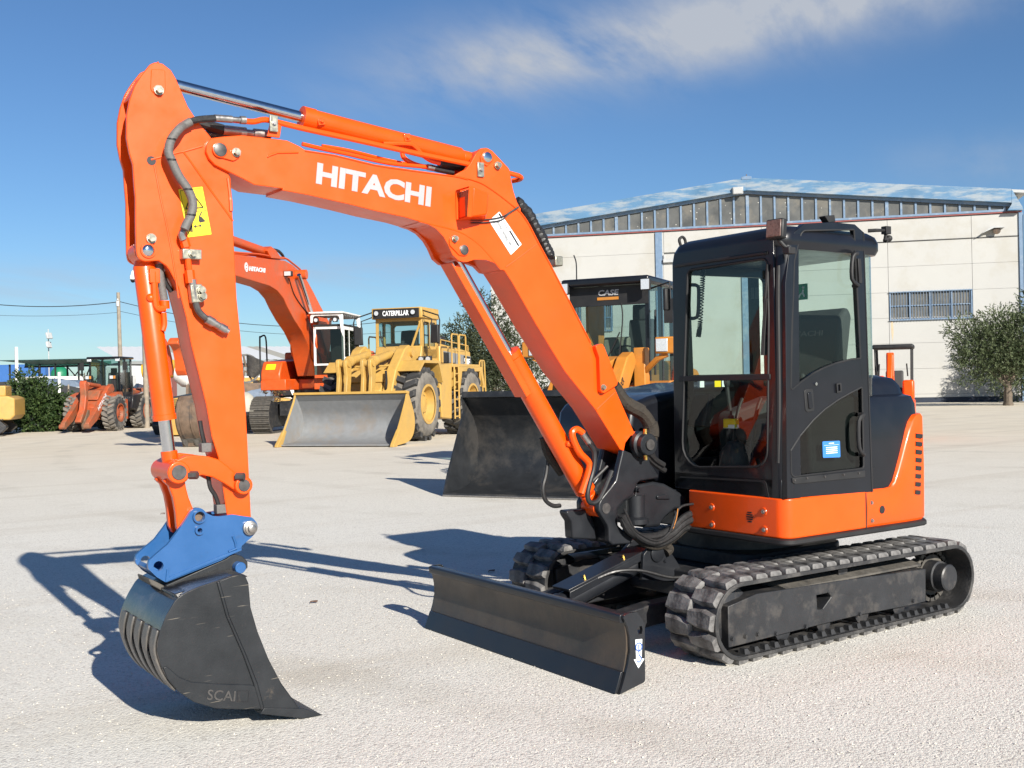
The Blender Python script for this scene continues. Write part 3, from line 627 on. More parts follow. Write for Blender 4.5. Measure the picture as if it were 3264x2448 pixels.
# rear corner glass, rear pillars, far side frame
gp = [(-.16, .963), (-.22, .957), (-.28, .93), (-.325, .88), (-.345, .80), (-.35, .55), (-.35, .12)]
gi = [(-.163, .956), (-.22, .950), (-.276, .924), (-.319, .876), (-.339, .80), (-.344, .55), (-.344, .12)]
b = MB(); n_ = len(gp); zlo, zhi = 1.50, 2.42
vs = [(x, y, zlo) for x, y in gp]+[(x, y, zhi) for x, y in gp]; b.add(vs, [(i, i+1, n_+i+1, n_+i) for i in range(n_-1)])
b.build('rear_window', 'glass', CB, ang=60)
b = MB(); b.bx(-.36, -.31, .01, .10, .9, 2.43); b.build('rear_pillar', 'black_gloss', CB, bevel=.01)
b = MB(); b.bx(-.352, -.32, .1, .86, .9, 1.52); b.build('rear_panel', 'black_matt', CB, bevel=.01)
b = MB(); b.prism([(.57, .95), (.55, 2.40), (-.34, 2.42), (-.34, .95)], .012, .04, 'y', [[(.515, 1.10, .04), (.50, 2.33, .05), (-.28, 2.34, .05), (-.28, 1.45, .03), (-.05, 1.30, .1), (.05, 1.10, .05)]]); sf = b.build('far_side_frame', 'black_gloss', CB, bevel=.004)
pane('far_window', [(.52, 1.08), (.505, 2.36), (-.29, 2.36), (-.29, 1.42), (-.05, 1.28), (.04, 1.08)], .03, 'y', 'glass', sf)
b = MB(); b.bx(.5, -.3, .02, .045, 1.64, 1.66); b.build('far_window_bar', 'black_matt', sf)
for x, c in ((.37, 'white_stk'), (.21, 'yellow_stk'), (.14, 'white_stk')):
    b = MB(); b.bx(x-.03, x+.03, .036, .038, 1.575, 1.625); b.build('window_sticker', c, sf, flat=True)
for (y, z, c, w_, h_) in ((.32, 2.22, 'exit', .10, .11), (.28, 1.86, 'yellow_stk', .13, .08), (.27, 1.74, 'white_stk', .13, .14)):
    if c == 'exit': MT.setdefault('exit', paint('exit_sign_green', (.02, .28, .12), .5, var=.02))
    b = MB(); b.bx(-.338, -.336, y-w_/2, y+w_/2, z-h_/2, z+h_/2); q = b.build('rear_sticker', c, CB, flat=True)
    if c == 'exit':
        b = MB(); b.tube([(-.334, .345, 2.185), (-.334, .33, 2.215), (-.334, .335, 2.235)], .006); b.tube([(-.334, .33, 2.215), (-.334, .305, 2.20), (-.334, .295, 2.18)], .005); b.sphere((-.334, .335, 2.25), .009); b.build('running_figure', 'white_stk', q)
        b = MB(); b.bx(-.334, -.333, .275, .288, 2.18, 2.255); b.build('exit_doorway', 'white_stk', q)
b = MB(); b.bx(-.34, .56, .03, .93, .90, .945); b.build('cab_floor', 'cabin_in', CB)
# seat, consoles, levers
sb = [(.06, 1.30), (-.03, 1.36, .03), (-.135, 1.80, .05), (-.19, 2.02, .06), (-.27, 2.10, .08), (-.31, 2.02, .06), (-.26, 1.75), (-.20, 1.30, .05)]
b = MB(); b.prism(sb, .30, .76); st = b.build('seat', 'seat', CB, bevel=.04, seg=3)
text('seat_lettering', 'HITACHI', (-.10, .38, 1.90), (0, 1, .0), (-.2, 0, 1), .30, .035, 'pin', st, weight=.01)
b = MB(); b.prism([(.40, 1.22, .04), (.40, 1.34, .05), (-.05, 1.36, .03), (-.15, 1.24)], .28, .78); b.build('seat_cushion', 'seat', st, bevel=.03, seg=3)
b = MB(); b.bx(-.12, .30, .32, .74, .94, 1.24); b.build('seat_base', 'cabin_in', st, bevel=.02)
for y in (.20, .84):
    b = MB(); b.prism([(.30, 1.0), (.33, 1.40, .06), (-.15, 1.52, .06), (-.2, 1.0)], y-.065, y+.065); b.build('console', 'cabin_in', CB, bevel=.02)
    b = MB(); b.tube([(.26, y, 1.38), (.28, y, 1.5), (.29, y, 1.58)], .014); b.sphere((.29, y, 1.61), (.022, .022, .045)); b.build('joystick', 'cabin_in', CB)
for y in (.40, .56):
    b = MB(); b.tube([(.48, y, .95), (.46, y, 1.2), (.40, y, 1.42), (.36, y, 1.5)], .012); b.build('travel_lever', 'black_matt', CB)
b = MB(); b.lathe((.42, .42, .97), (.2, 0, 1), [(0, .10), (.1, .12), (.2, .10), (.26, .04)], 18); b.build('pedal_boot', 'cabin_in', CB)
b = MB(); b.prism([(.53, 1.5, .03), (.53, 2.3, .02), (.50, 2.3), (.48, 1.5)], .05, .085); b.build('monitor_arm', 'cabin_in', CB)
b = MB(); b.box((.46, .12, 1.42), (.05, .16, .22), ry=-.3); b.build('monitor', 'cabin_in', CB, bevel=.01)
bx_ = [(.5,.432,1.345)][0]
b = MB(); b.box(bx_, (.05, .09, .06), rz=.2); yb_ = b.build('switch_box', 'tag', CB, bevel=.006)
b = MB(); b.lathe((bx_[0], bx_[1], bx_[2]+.03), (0, 0, 1), [(0, .018), (.02, .018), (.022, .008), (.05, .006)], 12); b.build('switch_knob', 'black_matt', yb_)
b = MB(); b.bx(bx_[0]-.026, bx_[0]+.026, bx_[1]-.045, bx_[1]+.045, bx_[2]-.032, bx_[2]-.008); b.build('box_base', 'white_stk', yb_, bevel=.003)
# coiled cord in the front corner
ca = [(.52,.232,2.349),(.52,.214,2.184),(.52,.191,1.987),(.52,.175,1.913)]
P = smooth2(ca, 24, False); pts = []
for i, p in enumerate(P):
    for k in range(4):
        a = 2*pi*(i*4+k)/9; pts.append((p[0]+.014*cos(a), p[1]+.014*sin(a), p[2]-.0013*k))
b = MB(); b.tube(pts, .004, n=5, smooth=False); b.build('coiled_cord', 'black_matt', CB)
hl = [(.55,.141,2.254),(.55,.202,2.243),(.55,.217,2.207),(.55,.206,2.06),(.55,.179,2.033),(.55,.135,2.033)]
b = MB(); b.tube(hl, .012, n=8); b.build('grab_bar', 'black_matt', CB)
wp = [(.615,.865,2.311),(.615,.842,2.108),(.615,.816,1.882),(.615,.807,1.768)]
b = MB(); b.tube(wp, .008, n=6); b.tube([(p[0]-.008, p[1]+.004, p[2]) for p in wp[1:]], .014, n=6); b.build('wiper', 'black_matt', CB)


# ---- swing post and king post
yp = .115
so_ = [(1.128,1.245,.02),(1.15,1.166),(1.18,1.079),(1.201,1.009),(1.248,.965),(1.326,.9),(1.344,.867),(1.343,.826,.03),(1.31,.779),(1.277,.735),(1.268,.707),(1.266,.631,.02),(1.235,.606,.02),(1.091,.6,.03),(1.074,.62,.02),(1.086,.657),(1.117,.681),(1.151,.69),(1.199,.727),(1.196,.828),(1.143,.871),(1.063,.904),(1.042,.944),(1.03,.973),(.997,.99),(.843,.997,.01),(.838,1.021,.01),(.887,1.043),(.925,1.142),(.937,1.233),(.95,1.264),(1.005,1.293),(1.076,1.294)]
b = MB(); b.prism(so_, yp-.045, yp); b.prism(so_, -yp, -yp+.045)
sp = b.build('swing_post', 'grey_dark', EX, bevel=.010, seg=3)
core = [(1.176,.981),(1.086,1.107),(.878,1.094),(.806,1.004),(.994,.98),(1.012,.897),(1.108,.862),(1.162,.822),(1.165,.72),(1.121,.684),(1.051,.647),(1.053,.591),(1.201,.601),(1.228,.628),(1.228,.706),(1.266,.768),(1.295,.818)]
b = MB(); b.prism(core, -.085, .085); b.build('swing_post_core', 'grey_dark', sp, bevel=.01)
wb = [(1.498,.831,.03),(1.484,.795),(1.456,.758),(1.451,.653),(1.256,.627),(1.276,.747),(1.327,.828)]
b = MB(); b.prism(wb, -.10, -.02); b.build('swing_post_web', 'grey_dark', sp, bevel=.01)
fx, _, fz = [(.999,.12,1.225)][0]
b = MB(); b.lathe((fx, yp-.01, fz), (0, 1, 0), [(0, .085), (.05, .085), (.055, .078), (.06, .070), (.098, .070), (.104, .064), (.104, .0)], 32); b.build('foot_pin_boss', 'grey_dark', sp)
b = MB(); b.cyl((fx, .212, fz), (fx, .2215, fz), .034, n=24); b.build('foot_pin', 'pin', sp)
for s in (1, -1):
    b = MB(); b.bolt((fx, .17, fz+s*.068), (0, 0, s), .012, .03); b.build('grease_fitting', 'brass', sp)
bx0, _, bz0 = [(1.286,.12,.84)][0]
b = MB(); b.cyl((bx0, yp-.03, bz0), (bx0, yp+.004, bz0), .033, n=24); b.build('cylinder_base_pin', 'pin', sp)
x, _, z = [(1.143,.12,.667)][0]
b = MB(); b.bolt((x, yp, z), (0, 1, 0), .012); b.build('bolt', 'grey_dark', sp)
x, _, z = [(1.016,.12,.934)][0]
b = MB(); b.bolt((x, .10, z), (0, 1, 0), .014, .03); b.build('bolt', 'grey_dark', sp)
kp = [(.989,.96,.02),(.839,.973),(.731,.949,.03),(.648,.908),(.54,.852,.02),(.55,.769),(.652,.774),(.738,.726),(.789,.673,.03),(.92,.678,.03),(1.003,.743),(1.007,.904)]
b = MB(); b.prism(kp, -.13, .06); kk = b.build('king_post', 'grey_dark', EX, bevel=.02, seg=3)
x, _, z = [(.971,.06,.892)][0]; x2, _, z2 = [(.976,.06,.71)][0]
b = MB(); b.cyl((x, .03, z), (x, .03, z2), .062, n=24); b.lathe((x, .03, z2), (0, 0, 1), [(0, .085), (.03, .085), (.045, .062)], 24); b.build('king_pin_housing', 'grey_dark', kk)
b = MB(); b.prism([(.825,.881,.01),(.742,.884,.01),(.701,.847),(.817,.856)], .055, .075); b.build('king_post_pad', 'grey_dark', kk, bevel=.006)
b = MB(); b.bx(.30, .62, -.2, .02, .66, .90); b.build('king_post_mount', 'grey_dark', kk, bevel=.01)
# hoses looping from the skirt to the post
hp = [((940,965),(1010,1080),(1130,1210),(1290,1260),(1460,1180),(1600,1040),(1790,940)), ((935,990),(1000,1120),(1110,1190),(1300,1190),(1470,1110),(1600,990),(1790,880)),
      ((960,900),(1050,1050),(1180,1130),(1330,1150),(1480,1080),(1580,960),(1780,840))]
HB = [[(1.203,.17,.797),(1.151,.17,.725),(1.059,.17,.639),(.933,.17,.596),(.793,.17,.631),(.675,.17,.693),(.511,.17,.74)],
      [(1.199,.16,.781),(1.151,.16,.7),(1.066,.16,.651),(.914,.16,.636),(.774,.16,.671),(.664,.16,.734),(.5,.16,.776)],
      [(1.175,.15,.767),(1.096,.15,.676),(.995,.15,.606),(.882,.15,.577),(.758,.15,.607),(.656,.15,.659),(.554,.15,.649)],
      [(1.204,.19,.837),(1.137,.19,.72),(1.076,.19,.667),(.942,.19,.612),(.827,.19,.655),(.741,.19,.799),(.606,.19,.818),(.529,.19,.812)]]
for i, P in enumerate(HB):
    b = MB(); b.tube(P, (.022, .024, .021, .008)[i], n=10); b.build('swing_hose', 'dust_hose' if False else 'hose', EX)
MT['muddy'] = paint('muddy_hose_sleeve', (.030, .024, .018), .85, var=.35, scale=25, bump=.6, bscale=60)
for P in ([(1.155,.13,.739),(1.063,.13,.653),(.969,.13,.587),(.856,.13,.569),(.739,.13,.609),(.62,.13,.666),(.535,.13,.658)], [(.879,.12,.579),(.798,.12,.559),(.766,.12,.531),(.799,.12,.51)]):
    b = MB(); b.tube(P, .030, n=10); b.build('hose_sleeve', 'muddy', EX)
P = [(.554,.15,.65),(.468,.15,.652)]
b = MB(); b.cyl(P[0], P[1], .011, n=12); b.build('hose_fitting', 'steel', EX)
for P, m in (([(.759,.2,.801),(.773,.2,.741),(.803,.2,.677)], 'amber'), ([(.75,.2,.797),(.786,.2,.706),(.837,.2,.662)], 'ink')):
    b = MB(); b.tube(P, .003, n=5); b.build('wire', m, EX)
# hoses going into the machine behind the post
for k, P in enumerate(([(.974,.02,1.244),(.895,.02,1.197),(.822,.02,1.144),(.774,.02,1.104),(.708,.02,1.069)], [(.918,0,1.197),(.813,0,1.111),(.756,0,1.071),(.682,0,1.029)], [(.753,-.05,1.356),(.735,-.05,1.268),(.75,-.05,1.156),(.711,-.05,1.078)])):
    b = MB(); b.tube(P, .02, n=8); b.build('boom_hose', 'hose', EX)

# ---- boom
YB = .115
fold_top = [(2.345,2.813),(2.256,2.803),(2.167,2.786),(2.103,2.759),(2.039,2.726),(1.966,2.684),(1.891,2.635),(1.835,2.572),(1.77,2.47)]
nose = [(3.741,2.868),(3.686,2.881),(3.588,2.899)]
top1 = [(3.382,2.9),(3.346,2.899),(3.281,2.877),(3.252,2.862),(3.08,2.855),(2.847,2.827),(2.602,2.819)]
back = [(1.665,2.312)]+[(1.519,2.084),(1.383,1.868),(1.196,1.589),(1.047,1.312)]
foot = arc(fx, fz, .082, 65, 290, 12)
under = [(1.163,1.201),(1.358,1.461),(1.587,1.697),(1.795,1.979),(1.964,2.225),(2.014,2.289)]
fold_bot = [(2.041,2.292),(2.086,2.336),(2.176,2.418),(2.264,2.472),(2.352,2.501),(2.482,2.521),(2.583,2.537)]
low = [(2.666,2.553),(2.853,2.575),(3.009,2.599),(3.235,2.628),(3.381,2.641)]+[(3.376,2.651),(3.529,2.656),(3.584,2.68),(3.73,2.737),(3.759,2.766),(3.773,2.798),(3.769,2.832),(3.754,2.858)]
boom_out = nose+top1+fold_top+back+foot+under+fold_bot+low
b = MB(); b.prism(boom_out, -YB, YB); bo = b.build('boom', 'orange', EX, bevel=.006, seg=2)
# raised cheek plates: cylinder bracket on top, cylinder bracket below, nose
ctop = fold_top[:1]+[(2.304,2.837),(2.268,2.855),(2.236,2.893),(2.2,2.951,.03),(2.162,2.986,.03),(2.12,2.993,.03),(2.084,2.98),(1.965,2.885,.04),(1.953,2.813),(1.94,2.759),(1.916,2.695),(1.89,2.658)]+list(reversed(fold_top[1:7]))
cbot = fold_bot+[(2.558,2.531),(2.524,2.524),(2.474,2.503),(2.427,2.462),(2.398,2.419),(2.369,2.361),(2.326,2.33),(2.277,2.325),(2.223,2.342),(2.141,2.344),(2.086,2.33)]
for s in (1, -1):
    b = MB(); b.prism(ctop, s*.085, s*.1185); b.build('arm_cylinder_bracket', 'orange', bo, bevel=.004)
    b = MB(); b.prism(cbot, s*.085, s*.1185); b.build('boom_cylinder_bracket', 'orange', bo, bevel=.004)
b = MB(); b.prism([(2.572,2.533),(2.504,2.526),(2.406,2.464),(2.368,2.398),(2.334,2.362),(2.225,2.452),(2.063,2.337),(2.153,2.424),(2.331,2.507),(2.461,2.527)], -.09, .09); b.build('bracket_web', 'orange', bo)
def flange(pts, hy, r, nm):
    b = MB()
    for s in (1, -1): b.tube([(x, s*hy, z) for x, z in pts], r, n=6, sub=3)
    return b
b = MB(); b.tube([(x, .117, z) for x, z in fold_top+back[:3]], .0045, n=6, sub=3); b.build('weld_seam', 'orange', bo)
b = MB(); b.tube([(x, .117, z) for x, z in fold_bot], .0045, n=6, sub=3); b.build('weld_seam', 'orange', bo)
b = MB(); b.tube([(x, .117, z-.006) for x, z in top1[3:]+fold_top[:2]], .004, n=6, sub=3); b.build('weld_seam', 'orange', bo)
P = [(1.346,.116,1.456),(1.197,.116,1.56)]; b = MB(); b.tube(P, .003, n=6); b.build('weld_seam', 'orange', bo)
P = [(2.004,.116,2.309),(1.78,.116,2.453)]; b = MB(); b.tube(P, .003, n=6); b.build('weld_seam', 'orange', bo)
# nose cheek and its pin
nc = [(3.716,2.866,.05),(3.491,2.908,.05),(3.442,2.834),(3.463,2.794),(3.571,2.664),(3.652,2.72),(3.738,2.756),(3.768,2.795,.05),(3.762,2.833,.06)]
def pin(cx_, cz_, y, r, m='pin', par=None, collar=1.35, h=.006, nm='pin'):
    b = MB(); b.lathe((cx_, y, cz_), (0, 1, 0), [(0, r*collar), (h*.8, r*collar), (h, r*collar*.94), (h, 0)], 28); c_ = b.build(nm+'_collar', 'orange', par or bo)
    b = MB(); b.lathe((cx_, y+h*.6, cz_), (0, 1, 0), [(0, r), (h, r*.98), (h*1.25, r*.9), (h*1.25, 0)], 28); b.build(nm, m, c_)
def keeper(pts, y, m='orange', t=.012, nm='pin_keeper', par=None):
    b = MB(); b.prism(pts, y, y+t); return b.build(nm, m, par or bo, bevel=.003)
ax, _, az_ = [(3.707,.13,2.811)][0]
keeper([(3.743,2.823,.02),(3.717,2.845,.03),(3.683,2.844,.03),(3.67,2.815),(3.613,2.793,.02),(3.615,2.776,.02),(3.639,2.763,.02),(3.735,2.779,.02)], .114, t=.012)
pin(ax, az_, .124, .034, 'pin', nm='nose_pin', collar=1.12)
P = [(3.625,.122,2.806)][0]; b = MB(); b.bolt(P, (0, 1, 0), .017, .03); b.build('bolt', 'zinc', bo)
b = MB(); b.prism([(3.463,2.794,.01),(3.453,2.814),(3.412,2.833),(3.288,2.846),(3.288,2.84),(3.402,2.826),(3.443,2.808)], .113, .122); b.build('gusset_edge', 'orange', bo, bevel=.003)
tx, _, tz = [(2.127,.12,2.936)][0]
keeper([(2.175,2.94,.02),(2.129,2.968,.03),(2.092,2.956,.03),(2.084,2.923),(2.126,2.884,.01),(2.167,2.899)], .117, t=.010); pin(tx, tz, .125, .030, 'chrome', nm='cylinder_pin', collar=1.2)
P = [(2.055,.12,2.895)][0]; b = MB(); b.bolt(P, (0, 1, 0), .017, .03); b.build('bolt', 'zinc', bo)
mx2, _, mz2 = [(2.298,.12,2.392)][0]
keeper([(2.393,2.456,.02),(2.365,2.47,.03),(2.337,2.455,.02),(2.326,2.426),(2.269,2.418,.03),(2.265,2.384,.03),(2.297,2.356,.03),(2.328,2.36,.02),(2.391,2.413,.02)], .117, t=.010); pin(mx2, mz2, .124, .029, 'pin', nm='cylinder_pin', collar=1.12)
P = [(2.363,.127,2.451)][0]; b = MB(); b.bolt(P, (0, 1, 0), .015, .03); b.build('bolt', 'zinc', bo)
# lettering and stickers of the boom
def quad_text(nm, body, P, mat, par, **k):
    a, e, u_ = (Vector(p) for p in P); return text(nm, body, a, e-a, u_-a, (e-a).length, (u_-a).length, mat, par, **k)
quad_text('lettering', 'HITACHI', [(3.196,.117,2.691),(2.508,.117,2.621),(3.184,.117,2.804)], 'decal', bo, weight=.045, depth=.001)
sk_ = [(2.117,2.572,.004),(2.043,2.63,.004),(1.889,2.448,.004),(1.968,2.382,.004)]
b = MB(); b.prism(sk_, .1145, .1172); ws = b.build('white_sticker', 'white_stk', bo, flat=True)
quad_text('sticker_lettering', 'LM90', [(2.034,.117,2.566),(1.998,.117,2.516),(2.009,.117,2.582)], 'red_ink', ws, weight=.0, depth=.0006)
for a, e, t_ in (((1640,1028),(1662,1062),.005), ((1715,1148),(1788,1270),.005)):
    pass
for P, t_, m in (([(2.047,.117,2.618),(2.026,.117,2.593)], .006, 'ink'), ([(1.975,.117,2.524),(1.912,.117,2.438)], .006, 'ink')):
    b = MB(); b.tube(P, t_, n=4); o = b.build('sticker_bar', m, ws, flat=True)
for k in range(6):
    f0 = k/6.0
    P = [(2.096,.117,2.568),(1.973,.117,2.401),(2.044,.117,2.588),(1.94,.117,2.431)]
    a = Vector(P[0]).lerp(Vector(P[2]), .1+f0*.8); e = Vector(P[1]).lerp(Vector(P[3]), .1+f0*.8)
    a = a.lerp(e, .02+.03*(k % 3)); e = a.lerp(e, .92-.05*(k % 2))
    n_ = 26
    for j in range(n_):
        if (j*7+k*3) % 11 in (2, 9): continue
        s0, s1 = a.lerp(e, j/n_), a.lerp(e, (j+.62)/n_)
        if j == 0: b = MB()
        b.tube([s0, s1], .003 if k in (3, 4) else .0022, n=4)
    b.build('text_line', 'ink', ws, flat=True)
# boom work lamp
lf = [(2.341,2.696),(2.268,2.727),(2.287,2.591),(2.349,2.569)]
lcx, lcz = sum(p[0] for p in lf)/4, sum(p[1] for p in lf)/4
b = MB(); F = [(lcx+.0, .122, lcz+.083), (lcx+.0, .262, lcz+.083), (lcx+.0, .235, lcz-.083), (lcx+.0, .122, lcz-.083)]
Bk = [(lcx-.17, .116, lcz+.075), (lcx-.12, .235, lcz+.06), (lcx-.12, .21, lcz-.06), (lcx-.17, .116, lcz-.075)]
b.loft([Bk, F]); wl2 = b.build('boom_work_lamp', 'orange', bo, bevel=.012, seg=3)
b = MB(); b.loft([[(lcx+.001, y_, z_) for _, y_, z_ in F], [(lcx+.03, y_, z_) for _, y_, z_ in F]], caps=False); b.build('lamp_hood', 'orange', wl2, bevel=.002)
b = MB(); cy_ = .185; b.loft([[(lcx+.003+dx, cy_+(y_-cy_)*.86, lcz+(z_-lcz)*.86) for _, y_, z_ in F] for dx in (0, .008)]); b.build('lamp_lens', 'lamp_dim', wl2)
b = MB(); b.prism([(2.324,2.685,.01),(2.311,2.693,.01),(2.307,2.585),(2.229,2.587),(2.229,2.574),(2.323,2.572)], .115, .19); b.build('lamp_mount', 'orange', wl2, bevel=.003)
for dy in (0, 14):
    P = [(2.246,.125,2.567),(2.178,.125,2.572),(2.105,.125,2.582),(2.031,.125,2.6),(1.974,.125,2.631),(1.911,.125,2.668)]
    b = MB(); b.tube([(x, y, z-dy*.0012*(1 if i < 4 else .3)) for i, (x, y, z) in enumerate(P)], .004, n=6); b.build('lamp_cable', 'hose', bo)
# pipes, clamps and hoses along the boom
P = [(3.658,.1,2.974),(3.564,.1,2.975),(3.516,.1,2.979),(3.456,.1,2.996)]+[(3.352,.1,2.986),(3.221,.1,2.972),(2.994,.1,2.953),(2.674,.1,2.924),(2.42,.1,2.904),(2.154,.1,2.883),(1.969,.1,2.866),(1.889,.1,2.856)]
b = MB(); b.tube(P, .0145, n=10, sub=3); pp = b.build('hydraulic_pipe', 'orange', bo)
e = P[-1]; e2 = [(1.882,.02,2.839)][0]
b = MB(); b.tube([e, (e[0]-.03, .085, e[2]-.008), (e[0]-.035, .05, e[2]-.012), e2], .0145, n=10, sub=3); b.build('pipe_bend', 'orange', pp)
for P in ([(3.424,.125,2.975)], [(2.173,.125,2.86)]):
    x, y, z = P[0]; b = MB(); b.box((x, y, z), (.045, .012, .085)); c_ = b.build('pipe_clamp', 'zinc', bo, bevel=.003); b = MB(); b.bolt((x, y+.006, z), (0, 1, 0), .010); b.build('bolt', 'steel', c_)
b = MB(); b.prism([(3.436,2.981),(3.403,2.985),(3.375,2.973),(3.386,2.91),(3.454,2.91)], .10, .112); b.build('clamp_bracket', 'orange', bo, bevel=.003)
P = [(3.242,.06,2.904),(3.13,.06,2.891),(2.976,.06,2.878),(2.736,.06,2.854),(2.502,.06,2.856)]; b = MB(); b.tube(P, .011, n=8); b.build('hydraulic_pipe', 'orange', bo)
P = [(3.083,-.04,2.93),(2.926,-.04,2.922),(2.682,-.04,2.893),(2.443,-.04,2.876)]; b = MB(); b.tube(P, .010, n=8); b.build('hydraulic_pipe', 'orange', bo)
P = [(2.626,.02,2.931),(2.614,.02,2.902),(2.563,.02,2.878),(2.495,.02,2.866),(2.452,.02,2.868)]; b = MB(); b.tube(P, .014, n=8); b.build('hydraulic_pipe', 'orange', bo)
P = [(2.766,.06,2.956),(2.609,.06,2.973),(2.559,.06,2.956),(2.517,.06,2.92),(2.466,.06,2.895),(2.406,.06,2.886)]; b = MB(); b.tube(P, .013, n=8); b.build('hydraulic_pipe', 'orange', bo)
for P, r_, m in (([(2.388,.03,2.894),(2.29,.03,2.892),(2.191,.03,2.894)], .030, 'hose'), ([(2.449,.03,2.863),(2.38,.03,2.855),(2.3,.03,2.85)], .017, 'hose'), ([(2.471,.03,2.864),(2.423,.03,2.86)], .017, 'steel')):
    b = MB(); b.tube(P, r_, n=10); b.build('cylinder_hose', m, bo)
P = [(1.851,.02,2.722),(1.775,.02,2.645),(1.708,.02,2.553),(1.655,.02,2.468),(1.622,.02,2.405)]; b = MB()
b.tube([(x-.012*(i % 2), y, z) for i, (x, y, z) in enumerate(smooth2(P, 6, False))], [.030, .036, .031, .038, .033, .036], n=10); b.build('hose_sleeve', 'hose', bo)
P = [(1.136,.03,1.598),(1.038,.03,1.489),(.911,.03,1.427),(.835,.03,1.345),(.824,.03,1.266),(.859,.03,1.199)]
b = MB(); b.tube(smooth2(P, 5, False), [.045, .05, .044, .052, .046], n=10); b.build('hose_sleeve', 'muddy', bo)
x, y, z = [(1.562,0,2.373)][0]; b = MB(); b.box((x, y, z), (.06, .10, .06)); b.build('rear_block', 'zinc', bo, bevel=.006)
gs = [(1.373,1.849,.01),(1.319,1.865,.03),(1.301,1.844),(1.197,1.622,.01),(1.204,1.603),(1.315,1.552,.04),(1.339,1.573),(1.343,1.779)]
b = MB(); b.prism(gs, .112, .150); b.build('hose_guard', 'orange', bo, bevel=.004)
P = [(1.32,.15,1.593)][0]; b = MB(); b.bolt(P, (0, 1, 0), .014, .02); b.build('bolt', 'zinc', bo)

# ---- boom cylinder
c0 = Vector((bx0, 0, bz0)); c1 = Vector((mx2, 0, mz2)); ca_ = (c1-c0).normalized(); ln = (c1-c0).length
h0 = Vector([(1.914,.06,1.817)][0]); hl_ = (Vector((h0.x, 0, h0.z))-c0).dot(ca_)
b = MB(); b.lathe(c0+ca_*.10, ca_, [(0, .035), (.03, .066), (hl_-.14, .066), (hl_-.135, .070), (hl_-.10, .070), (hl_-.098, .03)], 32); bc = b.build('boom_cylinder', 'orange', EX)
b = MB(); b.cyl(c0+ca_*.10, c0, .05); b.cyl((c0.x, -.065, c0.z), (c0.x, .065, c0.z), .06, n=24); b.build('cylinder_eye', 'orange', bc, bevel=.004)
b = MB(); b.cyl(c0+ca_*(hl_-.06), c1-ca_*.05, .029, n=24); b.build('boom_rod', 'chrome', bc)
b = MB(); b.cyl((c1.x, -.07, c1.z), (c1.x, .07, c1.z), .055, n=24); b.build('rod_eye', 'orange', bc)
side_v = Vector((ca_.z, 0, -ca_.x))            # across the cylinder, to the front
if side_v.x < 0: side_v = -side_v
def strip(o_, l0, l1, y0, y1, d0, d1, nm, par, mat='orange', bev=.003):
    b = MB(); vs = []
    for l in (l0, l1):
        for y in (y0, y1):
            for d in (d0, d1): p = o_+ca_*l+side_v*d; vs.append((p.x, y, p.z))
    b.add(vs, [(0, 1, 3, 2), (4, 6, 7, 5), (0, 4, 5, 1), (2, 3, 7, 6), (0, 2, 6, 4), (1, 5, 7, 3)]); return b.build(nm, mat, par, bevel=bev)
strip(c0, hl_-.27, ln-.03, -.06, .065, .070, .078, 'rod_guard', bc)
strip(c0, hl_-.27, ln-.06, .058, .066, .035, .0775, 'guard_flange', bc)
# fittings of the boom cylinder
P = [(1.545,.075,1.254),(1.486,.075,1.237)]; b = MB(); b.tube([(P[0][0], .03, P[0][2]), P[0], P[1]], .02, n=8, smooth=False); b.build('cylinder_lug', 'orange', bc, bevel=.003)
P = [(1.453,.11,1.315),(1.499,.11,1.34),(1.535,.11,1.323),(1.525,.11,1.272),(1.48,.11,1.196),(1.41,.11,1.127),(1.424,.11,1.053),(1.449,.11,.999),(1.475,.11,.945)]; b = MB(); b.tube([(P[0])]+P[1:], .021, n=10); b.build('cylinder_pipe', 'orange', bc)
P = [(1.463,.115,1.311),(1.405,.115,1.243)]; b = MB(); b.cyl(P[0], P[1], .019, n=14); b.build('hose_fitting', 'steel', bc)
P = [(1.421,.13,1.249),(1.383,.13,1.192),(1.389,.13,1.099),(1.424,.13,1.008),(1.443,.13,.935),(1.421,.13,.887),(1.361,.13,.896),(1.298,.13,.981),(1.247,.13,1.071)]; b = MB(); b.tube(P, .016, n=10); b.build('boom_hose', 'hose', EX)
P = [(1.552,-.12,1.171),(1.572,-.12,1.059),(1.598,-.12,.976),(1.582,-.12,.899),(1.524,-.12,.857),(1.465,-.12,.852)]; b = MB(); b.tube(P, .014, n=8); b.build('boom_hose', 'hose', EX)
P = [(1.599,-.1,1.288),(1.566,-.1,1.183),(1.509,-.1,1.113),(1.463,-.1,1.058)]; b = MB(); b.tube(P, .03, n=8); b.build('hose_sleeve', 'muddy', EX)
P = [(1.313,0,.992),(1.238,0,1.044),(1.175,0,1.088)]; b = MB(); b.tube(P, .012, n=8); b.build('boom_hose', 'hose', EX)

